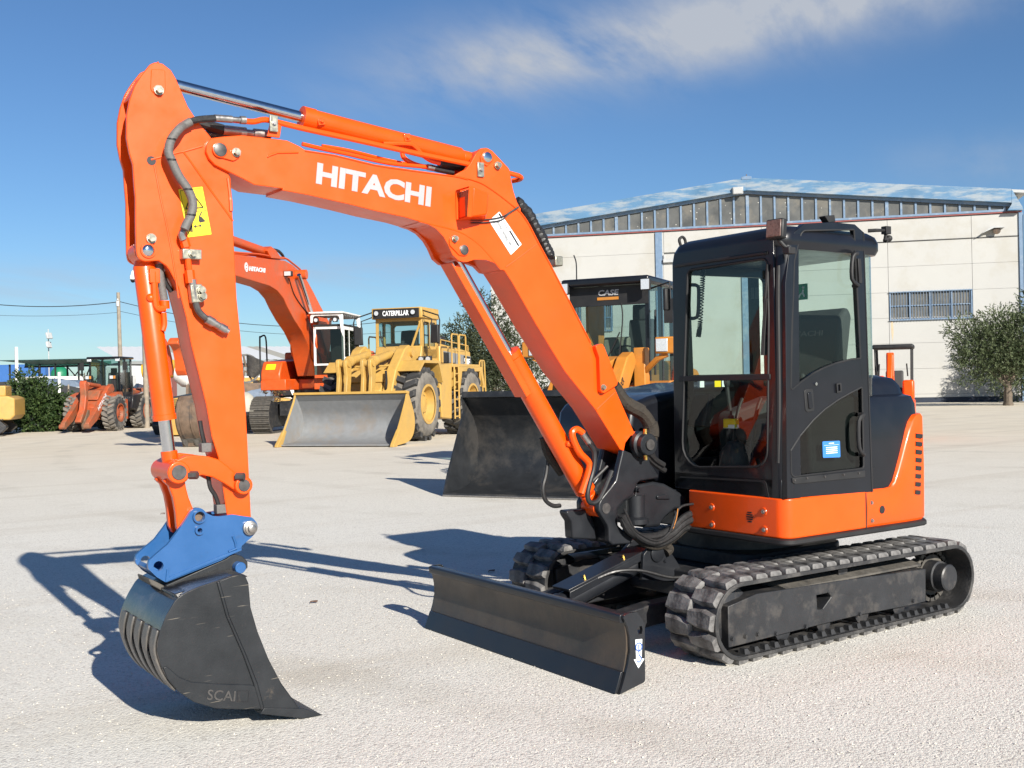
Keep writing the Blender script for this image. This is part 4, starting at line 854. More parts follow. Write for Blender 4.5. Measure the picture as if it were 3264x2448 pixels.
# ---- arm cylinder on the boom
a0 = Vector((tx, 0, tz)); tp = [(3.991,.1,3.147)][0]; a1 = Vector((tp[0]-.01, 0, tp[2])); ad = (a1-a0).normalized()
he = Vector([(3.215,0,3.069)][0]); hl2 = (he-a0).dot(ad)
b = MB(); b.lathe(a0+ad*.09, ad, [(0, .04), (.025, .055), (hl2-.16, .055), (hl2-.158, .059), (hl2-.09, .059), (hl2-.088, .03)], 32); ac = b.build('arm_cylinder', 'orange', EX)
b = MB(); b.cyl(a0+ad*.1, a0, .045); b.cyl((a0.x, -.06, a0.z), (a0.x, .06, a0.z), .055, n=24); b.build('cylinder_eye', 'orange', ac, bevel=.004)
b = MB(); b.cyl(a0+ad*(hl2-.05), a1-ad*.04, .029, n=24); b.build('arm_rod', 'chrome', ac)
b = MB(); b.cyl((a1.x, -.06, a1.z), (a1.x, .06, a1.z), .05, n=24); b.build('rod_eye', 'orange', ac)
for P in ([(2.611,.05,3.009),(3.129,.05,3.037)]):
    b = MB(); b.box(P, (.04, .02, .04), ry=.2); b.bolt((P[0], P[1]+.01, P[2]), (0, 1, 0), .011); b.build('cylinder_lug', 'orange', ac, bevel=.003)

# ---- arm
YA = .092
full_arm = [(4.005,3.207,.03),(3.969,3.205),(3.93,3.18),(3.905,3.14),(3.879,3.078),(3.851,3.014),(3.809,2.954),(3.742,2.88),(3.698,2.81),(3.643,2.681),(3.636,2.469),(3.625,2.085)]+[(3.609,1.888),(3.59,1.546),(3.575,.998,.02),(3.572,.947),(3.699,.958),(3.698,1.009),(3.735,1.29),(3.767,1.401),(3.79,1.552),(3.828,1.72),(3.859,1.853),(3.881,1.985),(3.916,2.129),(3.959,2.214)]+[(3.972,2.231),(4.007,2.254),(4.075,2.246,.04),(4.107,2.261,.05),(4.113,2.3),(4.113,2.436),(4.111,2.544),(4.116,2.615),(4.12,2.705),(4.135,2.757),(4.147,2.827),(4.144,2.934),(4.129,3.008),(4.105,3.077),(4.074,3.13),(4.03,3.192,.03)]
core_arm = [(3.896,3.053),(3.851,3.014),(3.809,2.954),(3.742,2.88),(3.698,2.81),(3.643,2.681),(3.636,2.469),(3.625,2.085)]+[(3.609,1.888),(3.59,1.546),(3.575,.998,.02),(3.572,.947),(3.699,.958),(3.698,1.009),(3.735,1.29),(3.767,1.401),(3.79,1.552),(3.828,1.72),(3.859,1.853),(3.881,1.985),(3.916,2.129),(3.959,2.214),(3.975,2.254)]+[(4.027,2.334),(4.03,2.551),(4.037,2.709),(4.033,2.746),(3.993,2.917)]
b = MB(); b.prism(core_arm, -YA+.004, YA-.004); arm = b.build('arm', 'orange', EX, bevel=.006)
for s in (1, -1):
    b = MB(); b.prism(full_arm, s*(YA-.022), s*YA); b.build('arm_side_plate', 'orange', arm, bevel=.004)
b = MB(); b.prism([(3.981,3.223),(4.055,3.149),(4.099,3.07),(4.118,3.029),(4.1,3.026),(4.041,3.107),(3.96,3.163)], -.07, .07); b.build('arm_top_cap', 'orange', arm, bevel=.006)
b = MB(); b.prism([(3.992,3.011),(3.97,3.014),(3.984,2.717),(4.003,2.494),(4.018,2.493),(4.008,2.788)], -.072, .072); b.build('arm_back_web', 'orange', arm)
for P in ([(4.036,2.735),(3.908,2.781),(3.879,2.79),(3.784,2.827)], [(3.879,2.79),(3.842,2.743),(3.755,2.625),(3.658,2.498),(3.637,2.469)], [(4.019,2.708),(3.993,2.554),(3.967,2.425),(3.941,2.266),(3.916,2.077)]):
    b = MB(); b.tube([(x, .093, z) for x, z in P], .0045, n=6, sub=3); b.build('weld_seam', 'orange', arm)
b = MB(); b.tube(smooth2([(x, .094, z) for x, z in [(3.658,2.68),(3.648,2.582),(3.646,2.518)]], 14, False), [.008, .0095], n=6, smooth=False); b.build('weld_seam', 'orange', arm)
x, _, z = [(4.033,.094,2.731)][0]; b = MB(); b.cyl((x, .088, z), (x, .0935, z), .022, n=16); b.build('weld_hole', 'ink', arm)
# arm-top keeper, bolts, bucket cylinder pin
keeper([(4.025,3.17,.01),(3.959,3.176,.01),(3.958,3.067,.04),(3.994,3.044,.04),(4.032,3.064,.03)], .090, t=.006, par=arm)
for P in ([(3.994,.096,3.071)], [(4.043,.092,2.357)]):
    b = MB(); b.bolt(P[0], (0, 1, 0), .018, .03); b.build('bolt', 'zinc', arm)
bx1, _, bz1 = [(4.058,.095,2.3)][0]
b = MB(); b.lathe((bx1, .088, bz1), (0, 1, 0), [(0, .038), (.012, .036), (.012, 0)], 28); pc = b.build('pin_collar', 'orange', arm)
b = MB(); b.sphere((bx1, .098, bz1), (.030, .014, .030)); b.build('pin_cap', 'chrome', pc)
# yellow warning sticker with its pictograms
ys_ = [(3.907,2.604,.004),(3.788,2.628,.004),(3.747,2.396,.004),(3.865,2.374,.004)]
b = MB(); b.prism(ys_, .0905, .0938); yk = b.build('warning_sticker', 'yellow_stk', arm, flat=True)
def ln_(nm, P, r, closed=False, m='ink'):
    P = [(x, .0940, z) for x, z in P]; P = P+[P[0], P[1]] if closed else P
    b = MB()
    for a, e in zip(P[:-1], P[1:]): b.tube([a, e], r, n=4)
    return b.build(nm, m, yk, flat=True)
ln_('sticker_border', [(3.899,2.598),(3.794,2.62),(3.756,2.402),(3.859,2.383)], .0013, True)
ln_('sticker_border', [(3.882,2.491),(3.774,2.512)], .0015)
ln_('warning_triangle', [(3.84,2.594),(3.787,2.526),(3.873,2.511)], .0035, True)
ln_('triangle_mark', [(3.835,2.567),(3.832,2.545)], .004); ln_('triangle_mark', [(3.841,2.529),(3.817,2.534)], .003)
b = MB(); b.prism([(3.809,2.48),(3.796,2.479),(3.775,2.458),(3.804,2.449),(3.811,2.457)], .0938, .0946); b.build('bucket_mark', 'ink', yk, flat=True)
ln_('bucket_mark', [(3.808,2.476),(3.795,2.503)], .004)
ln_('arrow_mark', [(3.833,2.429),(3.799,2.436)], .003); ln_('arrow_mark', [(3.825,2.437),(3.834,2.429),(3.824,2.424)], .0025); ln_('arrow_mark', [(3.807,2.441),(3.798,2.436),(3.806,2.428)], .0025)
ln_('person_mark', [(3.848,2.455),(3.845,2.402)], .005); ln_('person_mark', [(3.856,2.447),(3.853,2.403)], .004)
# hoses and pipes on the arm
P = [(3.923,.17,2.877),(3.959,.17,2.826),(3.974,.17,2.767),(3.961,.17,2.728),(3.928,.17,2.656),(3.885,.17,2.594),(3.863,.17,2.531),(3.872,.17,2.472),(3.895,.17,2.427),(3.907,.17,2.4)]
P0 = [(3.73,.13,2.963),(3.806,.13,2.948),(3.851,.13,2.932),(3.888,.13,2.907)]
b = MB(); b.tube(P0[2:]+P[0:], .0215, n=12, sub=6); hs = b.build('sleeved_hose', 'hose_grey', arm)
b = MB(); b.tube(P0+P[:1], .017, n=10); b.build('bare_hose', 'hose', hs)
for i in (1, 3, 5, 7):
    q = Vector(P[i]); b = MB(); b.lathe(q-Vector((0, 0, .004)), (0, .1, 1), [(0, .0235), (.008, .0235)], 14); b.build('cable_tie', 'hose', hs)
P = [(3.73,.12,2.966),(3.673,.12,2.969)]; b = MB(); b.lathe(P[0], Vector(P[1])-Vector(P[0]), [(0, .018), (.09, .018), (.092, .014), (.13, .014), (.132, .02), (.16, .02)], 12); b.build('hose_fitting', 'steel', hs)
P = [(3.776,.02,2.959),(3.723,.02,2.95),(3.653,.02,2.939)]+[(3.653,.02,2.937),(3.554,.02,2.938)]; b = MB(); b.tube(P[:3], .026, n=10); b.build('arm_hose', 'hose', arm)
b = MB(); b.lathe(P[3], Vector(P[4])-Vector(P[3]), [(0, .026), (.12, .026), (.122, .017), (.16, .017), (.162, .025), (.25, .025)], 12); b.build('hose_fitting', 'steel', arm)
P = [(3.715,-.05,2.927),(3.668,-.05,2.925),(3.589,-.05,2.926)]; b = MB(); b.tube(P, .02, n=8); b.build('arm_hose', 'hose', arm)
P = [(3.894,.14,2.416),(3.91,.14,2.379),(3.901,.14,2.354)]; b = MB(); b.tube(P, .017, n=10); b.build('hose_fitting', 'steel', arm)
P = [(3.896,.125,2.363),(3.883,.125,2.316),(3.875,.125,2.236),(3.866,.125,2.149)]
b = MB(); b.tube(P, .0145, n=10); pa = b.build('arm_pipe', 'orange', arm)
b = MB(); b.cyl(P[0], Vector(P[0]).lerp(Vector(P[1]), .9), .023, n=6); b.cyl(Vector(P[2]).lerp(Vector(P[3]), .3), P[3], .024, n=6); b.build('pipe_nut', 'orange', pa)
for P, w_, h_ in (([(3.86,.125,2.288)], .095, .05),):
    x, y, z = P[0]; b = MB(); b.box((x, .115, z), (w_, .05, h_)); c_ = b.build('pipe_clamp', 'zinc', arm, bevel=.004); b = MB(); b.bolt((x, .14, z), (0, 1, 0), .015, .022); b.build('bolt', 'zinc', c_)
P = [(3.86,.13,2.165),(3.849,.13,2.07),(3.834,.13,2.017),(3.793,.13,1.976),(3.729,.13,1.94)]
b = MB(); b.tube(P[:2], .019, n=10); vb = b.build('shut_off_valve', 'steel', arm)
x, y, z = [(3.843,.125,2.098)][0]; b = MB(); b.box((x, y, z), (.06, .045, .09), ry=.1); b.build('valve_body', 'zinc', vb, bevel=.005)
for Q in ([(3.823,.15,2.113),(3.818,.15,2.084)]): b = MB(); b.bolt(Q, (0, 1, 0), .016, .02); b.build('bolt', 'zinc', vb)
b = MB(); b.tube(P[1:], .0165, n=10); b.build('valve_elbow', 'pin', vb)
a, e = Vector(P[3]), Vector(P[4]); b = MB(); b.lathe(a, e-a, [(0, .024), (.04, .024), (.042, .019), (.07, .019), (.072, .022), (.11, .022), (.112, .014), (.125, .014), (.126, 0)], 14); b.build('quick_coupling', 'steel', vb)
for P in ([(3.81,.05,1.477),(3.803,.05,1.426),(3.787,.05,1.35)], [(3.784,.07,1.216),(3.773,.07,1.148),(3.748,.07,1.104),(3.728,.07,1.043)]):
    b = MB(); b.tube(P, .011, n=8); b.build('arm_hose', 'hose', arm)
for P in ([(3.791,.06,1.345),(3.722,.06,1.037)]):
    b = MB(); b.box(P, (.05, .05, .045)); b.build('hose_clip', 'hose_grey', arm, bevel=.003)
P = [(3.963,0,2.21),(3.948,0,2.157),(3.92,0,2.116)]; b = MB(); b.tube(P, .012, n=8); b.build('arm_hose', 'hose', arm)
P = [(3.987,.02,2.245),(3.979,.02,2.154),(3.966,.02,2.071)]; b = MB(); b.tube(P, .021, n=12); b.build('sleeved_hose', 'hose_grey', arm)

# ---- bucket cylinder
k0 = Vector((bx1, 0, bz1)); lp = [(3.94,.1,1.235)][0]; k1 = Vector((lp[0], 0, lp[2])); kd = (k1-k0).normalized()
he = Vector([(3.974,0,1.484)][0]); kl = (he-k0).dot(kd)
b = MB(); b.lathe(k0+kd*.04, kd, [(0, .04), (.03, .053), (kl-.07, .053), (kl-.068, .057), (kl-.042, .057), (kl-.04, .03)], 32); kc = b.build('bucket_cylinder', 'orange', EX)
b = MB(); b.cyl((k0.x, -.06, k0.z), (k0.x, .06, k0.z), .055, n=24); b.build('cylinder_eye', 'orange', kc)
b = MB(); b.cyl(k0+kd*(kl-.02), k1-kd*.04, .031, n=24); b.build('bucket_rod', 'chrome', kc)
b = MB(); b.cyl((k1.x, -.045, k1.z), (k1.x, .045, k1.z), .058, n=24); b.cyl(k1-kd*.10, k1, .04); b.build('rod_eye', 'orange', kc, bevel=.004)
P = [(4.022,.055,2.203),(4.02,.055,2.141),(4.017,.055,2.059),(4.004,.055,2.027),(3.971,.055,2.029)]; b = MB(); b.tube(P, .017, n=8); b.build('cylinder_pipe', 'orange', kc)
P = [(3.976,.05,2.007),(3.974,.05,1.953),(3.983,.05,1.92)]; b = MB(); b.tube(P, .013, n=8); b.build('cylinder_pipe', 'orange', kc)
P = [(4.021,.05,2.183)]; b = MB(); b.box(P[0], (.05, .04, .07)); b.build('cylinder_lug', 'orange', kc, bevel=.004)
P = [(3.969,.04,2.028),(3.97,.04,2.066)]; b = MB(); b.cyl(P[0], P[1], .024, n=12); b.build('pipe_nut', 'orange', kc)
P = [(4.038,.05,2.077)]; b = MB(); b.sphere(P[0], .022); b.build('cylinder_lug', 'orange', kc)

# ---- linkage
ul = [(3.96,1.293),(3.909,1.313),(3.859,1.314),(3.797,1.304),(3.746,1.286),(3.704,1.253),(3.663,1.212),(3.626,1.188,.03),(3.602,1.156,.05),(3.603,1.125,.05),(3.633,1.112,.05),(3.67,1.13,.02),(3.727,1.17),(3.779,1.201),(3.83,1.215),(3.866,1.21),(3.912,1.198),(3.952,1.19),(3.982,1.205),(3.998,1.238),(3.99,1.273)]
for s in (1, -1):
    b = MB(); b.prism(ul, s*.094, s*.128); lk = b.build('upper_link', 'orange', EX, bevel=.008, seg=3)
    if s == 1: LK = lk
for (P, r) in (([(3.95,.128,1.237)], .036), ([(3.629,.128,1.152)], .030)):
    x, y, z = P[0]
    b = MB(); b.cyl((x, -.135, z), (x, .150, z), r*1.5, n=28); b.build('link_boss', 'orange', LK, bevel=.006, seg=3)
    b = MB(); b.cyl((x, .145, z), (x, .156, z), r, n=28); b.build('link_pin', 'pin', LK, bevel=.002)
for P in ([(3.898,.14,1.22),(3.665,.14,1.197)]):
    b = MB(); b.cyl(P, (P[0]-.03, P[1]+.03, P[2]+.0), .02, n=6); b.build('bolt', 'pin', LK)
ll = [(3.982,1.224),(3.967,1.188),(3.946,1.142),(3.932,1.09),(3.925,1.039),(3.942,.95),(3.892,.945),(3.87,1.004),(3.866,1.064),(3.883,1.122),(3.897,1.168),(3.901,1.214)]
for s in (1, -1):
    b = MB(); b.prism([(4.006,1.196),(3.979,1.169),(3.96,1.113),(3.949,1.042),(3.944,.961),(3.924,.923),(3.872,.969),(3.843,1.012),(3.868,1.06),(3.885,1.107),(3.896,1.153),(3.902,1.192),(3.938,1.227)], s*.045, s*.085); b.build('lower_link', 'orange', EX, bevel=.006)
b = MB(); x, y, z = [(3.911,0,1.226)][0]; b.cyl((lp[0], -.092, lp[2]), (lp[0], .092, lp[2]), .062, n=28); b.build('lower_link_boss', 'orange', EX)

# ---- blue coupler
hk = [(4.098,.804,.07),(4.09,.828),(4.061,.851),(4.001,.895),(3.955,.95),(3.913,1.006),(3.887,1.044,.03),(3.861,1.06,.05),(3.833,1.052,.04),(3.806,1.025),(3.78,1.011),(3.749,1.006),(3.717,1.007),(3.68,1.01),(3.627,.997),(3.579,.987,.04),(3.552,.953,.05),(3.553,.917,.05),(3.586,.886),(3.636,.85),(3.642,.829,.01),(3.679,.815),(3.743,.789),(4.014,.713,.01),(4.058,.745),(4.094,.786)]
h1 = [(x, z) for x, z in arc(*[(4.048,.796)][0], .024, 0, 330, 11)]
h2 = [(x, z) for x, z in arc(*[(3.848,1.014)][0], .024, 0, 330, 11)]
h3 = [(x, z) for x, z in arc(*[(3.85,.948)][0], .011, 0, 330, 11)]
b = MB(); b.prism(hk, .095, .12, 'y', [h1, h2, h3]); cp = b.build('coupler', 'blue', EX, bevel=.004)
b = MB(); b.prism(hk, -.12, -.095, 'y', [h1, h2, h3]); b.build('coupler_far_plate', 'blue', cp, bevel=.004)
b = MB(); b.prism([(4.087,.779),(4.014,.712),(3.642,.824),(3.641,.858),(4.009,.751),(4.072,.798)], -.096, .096); b.build('coupler_base', 'blue', cp, bevel=.004)
for (P, r0, r1) in (([(3.848,.12,1.014)], .025, .033), ([(3.85,.12,.948)], .012, .022)):
    x, y, z = P[0]
    b = MB(); b.prism(arc(x, z, r1, 0, 350, 24), .12, .135, 'y', [arc(x, z, r0, 0, 345, 18)]); b.build('coupler_boss', 'blue', cp, bevel=.002)
x, y, z = [(3.848,.12,1.014)][0]; b = MB(); b.cyl((x, -.12, z), (x, .10, z), .024, n=20); b.build('coupler_pin', 'rusty', cp)
x, y, z = [(3.596,.12,.936)][0]
b = MB(); b.lathe((x, .118, z), (0, 1, 0), [(0, .036), (.02, .036), (.022, .03), (.030, .03), (.032, .02), (.05, .02), (.052, .017), (.052, 0)], 24); b.build('arm_pin', 'steel', cp)
b = MB(); b.prism([(4.019,.715),(3.639,.828),(3.64,.84),(3.732,.816),(3.999,.738),(4.003,.781,.01),(4.011,.776),(4.016,.737)], .119, .128); b.build('coupler_rib', 'blue', cp, bevel=.003)
b = MB(); b.tube([(x, .123, z) for x, z in [(3.682,.904),(3.668,.866),(3.668,.84),(3.706,.829)]], .007, n=8, smooth=False); b.build('weld_bead', 'blue', cp)

# ---- bucket
YN, YF = .335, -.315
side = [(4.032,.67),(3.993,.693),(3.929,.713),(3.835,.732),(3.761,.747),(3.728,.751),(3.702,.732),(3.689,.701),(3.681,.584),(3.649,.464),(3.597,.324),(3.531,.188),(3.462,.08),(3.424,.022),(3.626,.074),(3.753,.111),(3.863,.136),(3.965,.185),(4.038,.249),(4.083,.312),(4.111,.377),(4.127,.448),(4.116,.516),(4.087,.588),(4.054,.642)]
tip = [(3.324,-.008)][0]
zoff = min(p[1] for p in side+[tip])-.002
side = [(x, z-zoff*max(0, min(1, (.35-z)/.35))) for x, z in side]; tip = (tip[0], tip[1]-zoff)
for y_, s in ((YN, -1), (YF, 1)):
    b = MB(); b.prism(side, y_, y_+s*.018); sd = b.build('bucket_side' , 'bucket', EX, bevel=.003)
    if s == -1: SD = sd
i0 = 19
shell = [side[i] for i in (14, 15, 16, 17, 18, 19, 20, 21, 22, 23, 24, 0, 1, 2, 3, 4)]
sh = smooth2(shell, 4, False)
cxs, czs = sum(p[0] for p in side)/len(side), sum(p[1] for p in side)/len(side)
def off(pts, d):
    out = []
    for i, p in enumerate(pts):
        a, e = Vector(pts[max(i-1, 0)]), Vector(pts[min(i+1, len(pts)-1)]); t_ = (e-a).normalized(); n_ = Vector((t_.y, -t_.x))
        if (Vector(p)-Vector((cxs, czs))).dot(n_) < 0: n_ = -n_
        out.append((p[0]+n_.x*d, p[1]+n_.y*d))
    return out
inn = off(sh, -.014); ou = off(sh, .0)
b = MB(); b.prism(ou+list(reversed(inn)), YF+.001, YN-.001); bk = b.build('bucket_shell', 'bucket_shell', EX, ang=50, bevel=.002)
ii = 16; seg_ = ou[ii:34]
seo = off(seg_, .012)
for k in range(5):
    yc = YN-.045-k*.128; b = MB(); b.prism(seo+list(reversed(seg_)), yc-.034, yc+.034); b.build('wear_strip', 'strip', bk, ang=50, bevel=.004)
lip = [(3.633,.093),(3.462,.083),(3.419,.042)]
b = MB(); b.prism([(side[14][0]-.0, side[14][1]+.012), (side[13][0], side[13][1]+.022), tip, (tip[0]+.10, .004), (side[14][0]+.02, side[14][1]-.012)], YF-.004, YN+.012); b.build('cutting_lip', 'bucket', bk, bevel=.002)
b = MB(); b.prism([(3.844,.726),(3.831,.729),(3.788,.556),(3.71,.364),(3.657,.218),(3.625,.088),(3.641,.085),(3.676,.221),(3.725,.367),(3.802,.558)], YN, YN+.010); b.build('side_rib', 'bucket', SD, bevel=.004)
b = MB(); b.prism([(3.831,.729),(3.761,.747),(3.728,.751),(3.702,.732),(3.689,.701),(3.681,.584),(3.649,.464),(3.597,.324),(3.531,.188),(3.462,.08),(3.424,.023),(3.626,.077),(3.625,.088),(3.657,.218),(3.71,.364),(3.788,.556)], YN, YN+.006); b.build('side_cutter', 'bucket', SD, bevel=.003)
b = MB(); b.prism([(4.101,.368),(4.084,.369),(4.029,.311),(3.974,.279),(3.86,.25),(3.683,.214),(3.657,.196),(3.633,.09),(3.753,.111),(3.863,.136),(3.965,.185),(4.038,.249),(4.083,.312)], YN, YN+.007); b.build('wear_plate', 'bucket', SD, bevel=.003)
quad_text('bucket_lettering', 'SCAI', [(3.904,.343,.184),(3.77,.343,.152),(3.898,.343,.232)], 'pin', SD, weight=.01, depth=.0015)
b = MB(); 
P = [(x, .3435, z) for x, z in [(3.754,.199),(3.698,.189),(3.705,.138),(3.757,.15)]]
for a, e in zip(P, P[1:]+P[:1]): b.tube([a, e], .0015, n=4)
b.build('letter_frame', 'ink', SD, flat=True)
# the bucket's hook bracket below the coupler
br = [(4.01,.698),(3.709,.793,.01),(3.689,.806),(3.662,.81,.02),(3.627,.794,.03),(3.602,.765,.02),(3.602,.734),(3.617,.725,.005),(3.628,.734),(3.628,.752,.02),(3.647,.766,.02),(3.667,.757,.02),(3.671,.727),(3.757,.693),(3.952,.633,.02),(4.002,.664)]
b = MB(); b.prism(br, -.105, .105); kb = b.build('bucket_bracket', 'bucket', EX, bevel=.004)
b = MB(); b.prism([(4.036,.689),(3.704,.743),(3.678,.727),(3.788,.705),(3.885,.686),(3.98,.65),(4.022,.666)], -.29, .31); b.build('bucket_top_plate', 'bucket_shell', kb, bevel=.006)
P = [(3.655,.12,.746)][0]; b = MB(); b.cyl((P[0], -.15, P[2]), (P[0], .15, P[2]), .028, n=24); b.build('bucket_pin', 'blue', kb, bevel=.003)
b = MB(); b.prism([(4.093,.741,.005),(4.065,.726),(4.016,.695),(4.02,.667),(4.08,.71)], -.10, .10); b.build('bracket_lug', 'dust_steel', kb, bevel=.006)


# ================================================================== machines parked behind
def lug_block(W, R, h, name='tread_lug', mat='tyre', n=20, fat=.62):
    """one bar of a tyre tread, half the tyre wide, swept back; local z outward, x along the tread"""
    b = MB(); p = 2*pi*R/n*fat; w_ = W*.47
    lo = [(-p*.5, 0), (p*.5, 0), (p*.5-p*.9, w_), (-p*.5-p*.9, w_)]; hi = [(x*.82-.08*p, y*.94+.01) for x, y in lo]
    b.loft([[(x, y, -h*.6) for x, y in lo], [(x, y, h) for x, y in hi]])
    o = b.build(name, mat); me = o.data; bpy.data.objects.remove(o); return me
def wheel(par, x, y, side, R, W, rr_, mat='tyre', rim='yellow', n=20, h=None, steer=0, zc=None, lug_mat=None, cache={}):
    h = h or R*.045; R0 = R-h; zc = zc or R
    wp = bpy.data.objects.new('wheel', None); COL.objects.link(wp); wp.parent = par; wp.location = (x, y, zc); wp.rotation_euler = (0, 0, steer)
    b = MB(); b.lathe((0, -W/2, 0), (0, 1, 0), [(.02, rr_), (.0, rr_*1.08), (-.015, R0*.80), (.02, R0*.92), (W*.12, R0*.985), (W*.3, R0), (W*.7, R0), (W*.88, R0*.985), (W-.02, R0*.92), (W+.015, R0*.80), (W, rr_*1.08), (W-.02, rr_)], 40, (0, 0))
    ty = b.build('tyre', mat, wp, ang=50)
    s = side
    b = MB(); b.lathe((0, s*W*.5, 0), (0, -s, 0), [(-.01, rr_*.93), (-.015, rr_*1.05), (.02, rr_*1.06), (.03, rr_*.93), (W*.30, rr_*.84), (W*.32, rr_*.55), (W*.26, rr_*.5), (W*.18, rr_*.42), (W*.17, rr_*.16), (W*.14, .01)], 36, (0, 1))
    rm = b.build('rim', rim, wp, ang=40)
    b = MB()
    for k in range(12):
        a = 2*pi*k/12; b.cyl((rr_*.48*cos(a), s*(W*.5-W*.30), rr_*.48*sin(a)), (rr_*.48*cos(a), s*(W*.5-W*.30+.08), rr_*.48*sin(a)), rr_*.035, n=6)
    b.build('wheel_nuts', 'pin', wp, kind='stuff')
    key = (round(W, 3), round(R, 3), mat, n, lug_mat)
    if key not in cache: cache[key] = lug_block(W, R0, h, mat=lug_mat or mat, n=n)
    for sd in (1, -1):
        for k in range(n):
            a = 2*pi*(k+(.5 if sd < 0 else 0))/n
            o = bpy.data.objects.new('tread_lug', cache[key]); COL.objects.link(o); o.parent = wp
            o.location = (R0*sin(a), 0, R0*cos(a)); o.rotation_euler = (0, a, 0); o.scale = (1, sd, 1)
    return wp
def loader_bucket(par, prof, y0, y1, mat_in, mat_out, th=.035, nm='bucket', xlip=0):
    """prof: inner profile (x,z) from the lip round to the top edge"""
    P = smooth2(prof, 3, False)
    out = []
    for i, p in enumerate(P):
        a, e = Vector(P[max(i-1, 0)]), Vector(P[min(i+1, len(P)-1)]); t_ = (e-a).normalized(); out.append((p[0]-t_.y*th*-1, p[1]+t_.x*-th))
    b = MB(); b.prism(P+list(reversed(out)), y0, y1); bk = b.build(nm, mat_in, par, ang=50)
    return bk, P

# ---------------------------------------------------------------- big yellow wheel loader
CA = thing('wheel_loader', 'big yellow wheel loader with high cab and pale grey bucket lowered to the ground', 'wheel loader', (-9.42, -23.24, 0), radians(38))
for x in (0, -3.95):
    for s in (1, -1):
        wheel(CA, x, s*1.14, s, 1.07, .80, .56, 'tyre_dusty', 'yellow', n=18, h=.085, lug_mat='tyre')
    b = MB(); b.cyl((x, -1.0, 1.07), (x, 1.0, 1.07), .22, n=16); b.sphere((x, 0, 1.07), (.42, .45, .42)); b.build('axle', 'yellow', CA)
#  bucket
yl, yr = -1.72, 1.72
bp_ = [(2.95, .03), (2.55, .045), (2.05, .09), (1.72, .24), (1.56, .52), (1.60, .85), (1.76, 1.12), (1.97, 1.43)]
bk, P = loader_bucket(CA, bp_, yl, yr, 'grey_bucket', 'yellow')
sideo = P+[(2.05, 1.43), (2.16, 1.22), (2.5, .75), (2.86, .28), (3.05, .03)]
for s, y0 in ((1, yr), (-1, yl)):
    b = MB(); b.prism(sideo, y0-.02, y0+.02); sp_ = b.build('bucket_cheek', 'yellow' if s > 0 else 'grey_bucket', bk)
    b = MB(); b.prism([(2.88, .0), (3.18, .0, .02), (3.10, .10), (2.70, .46), (2.62, .42)], y0-.05, y0+.05); b.build('corner_tooth', 'yellow', bk, bevel=.01)
    if s < 0:
        b = MB(); b.tube([(x, y0+.022, z) for x, z in P[3:]+sideo[-6:]], .03, n=6, smooth=False); b.build('cheek_edge', 'yellow', bk)
b = MB(); b.prism([(1.93, 1.40), (2.10, 1.42), (2.10, 1.49), (1.93, 1.47)], yl-.03, yr+.03); b.build('bucket_top_edge', 'yellow', bk, bevel=.008)
b = MB(); b.prism([(1.78, 1.18), (2.02, 1.42), (2.06, 1.40), (1.80, 1.165)], yl+.02, yr-.02); b.build('spill_plate', 'grey_bucket', bk)
b = MB(); b.box((2.7, 0, .05), (.50, 3.4, .03), ry=.03); b.build('cutting_edge', 'grey_bucket', bk, bevel=.004)
for y in (-.55, -.15, 1.1):
    b = MB(); b.box((2.02, y, .112), (.14, .05, .012), ry=.22); b.build('scrape_mark', 'rusty', bk)
#  frames
b = MB(); b.prism([(1.0, .75), (1.1, 1.5), (.3, 2.2, .1), (-.6, 2.55, .1), (-.95, 2.4), (-.95, .7)], -.5, .5); b.build('front_frame', 'yellow', CA, bevel=.03)
b = MB(); b.bx(-2.3, -.9, -.45, .45, .75, 1.5); b.build('hinge_frame', 'yellow', CA, bevel=.03)
arm_o = [(-.62, 2.62, .12), (-.30, 2.86, .2), (.05, 2.72, .2), (.75, 2.1, .4), (1.25, 1.2, .3), (1.50, .50, .10), (1.36, .32, .10), (1.10, .60, .3), (.85, 1.05, .3), (.35, 1.62, .3), (-.35, 2.25, .2)]
for s in (1, -1):
    b = MB(); b.prism(arm_o, s*.55, s*.86); la = b.build('lift_arm', 'yellow', CA, bevel=.035, seg=3)
    b = MB(); b.cyl((-.38, s*.50, 2.62), (-.38, s*.93, 2.62), .14, n=18); b.cyl((.95, s*.5, 1.45), (.95, s*.92, 1.45), .10, n=18); b.build('arm_pin', 'yellow', la)
    b = MB(); b.cyl((-.4, s*.42, 1.15), (.5, s*.42, 1.42), .11, n=16); b.cyl((.5, s*.42, 1.42), (.95, s*.42, 1.5), .06, n=14); b.build('lift_cylinder', 'yellow', CA)
b = MB(); b.bx(.85, 1.05, -.6, .6, .95, 1.25); b.build('cross_tube', 'yellow', CA, bevel=.03)
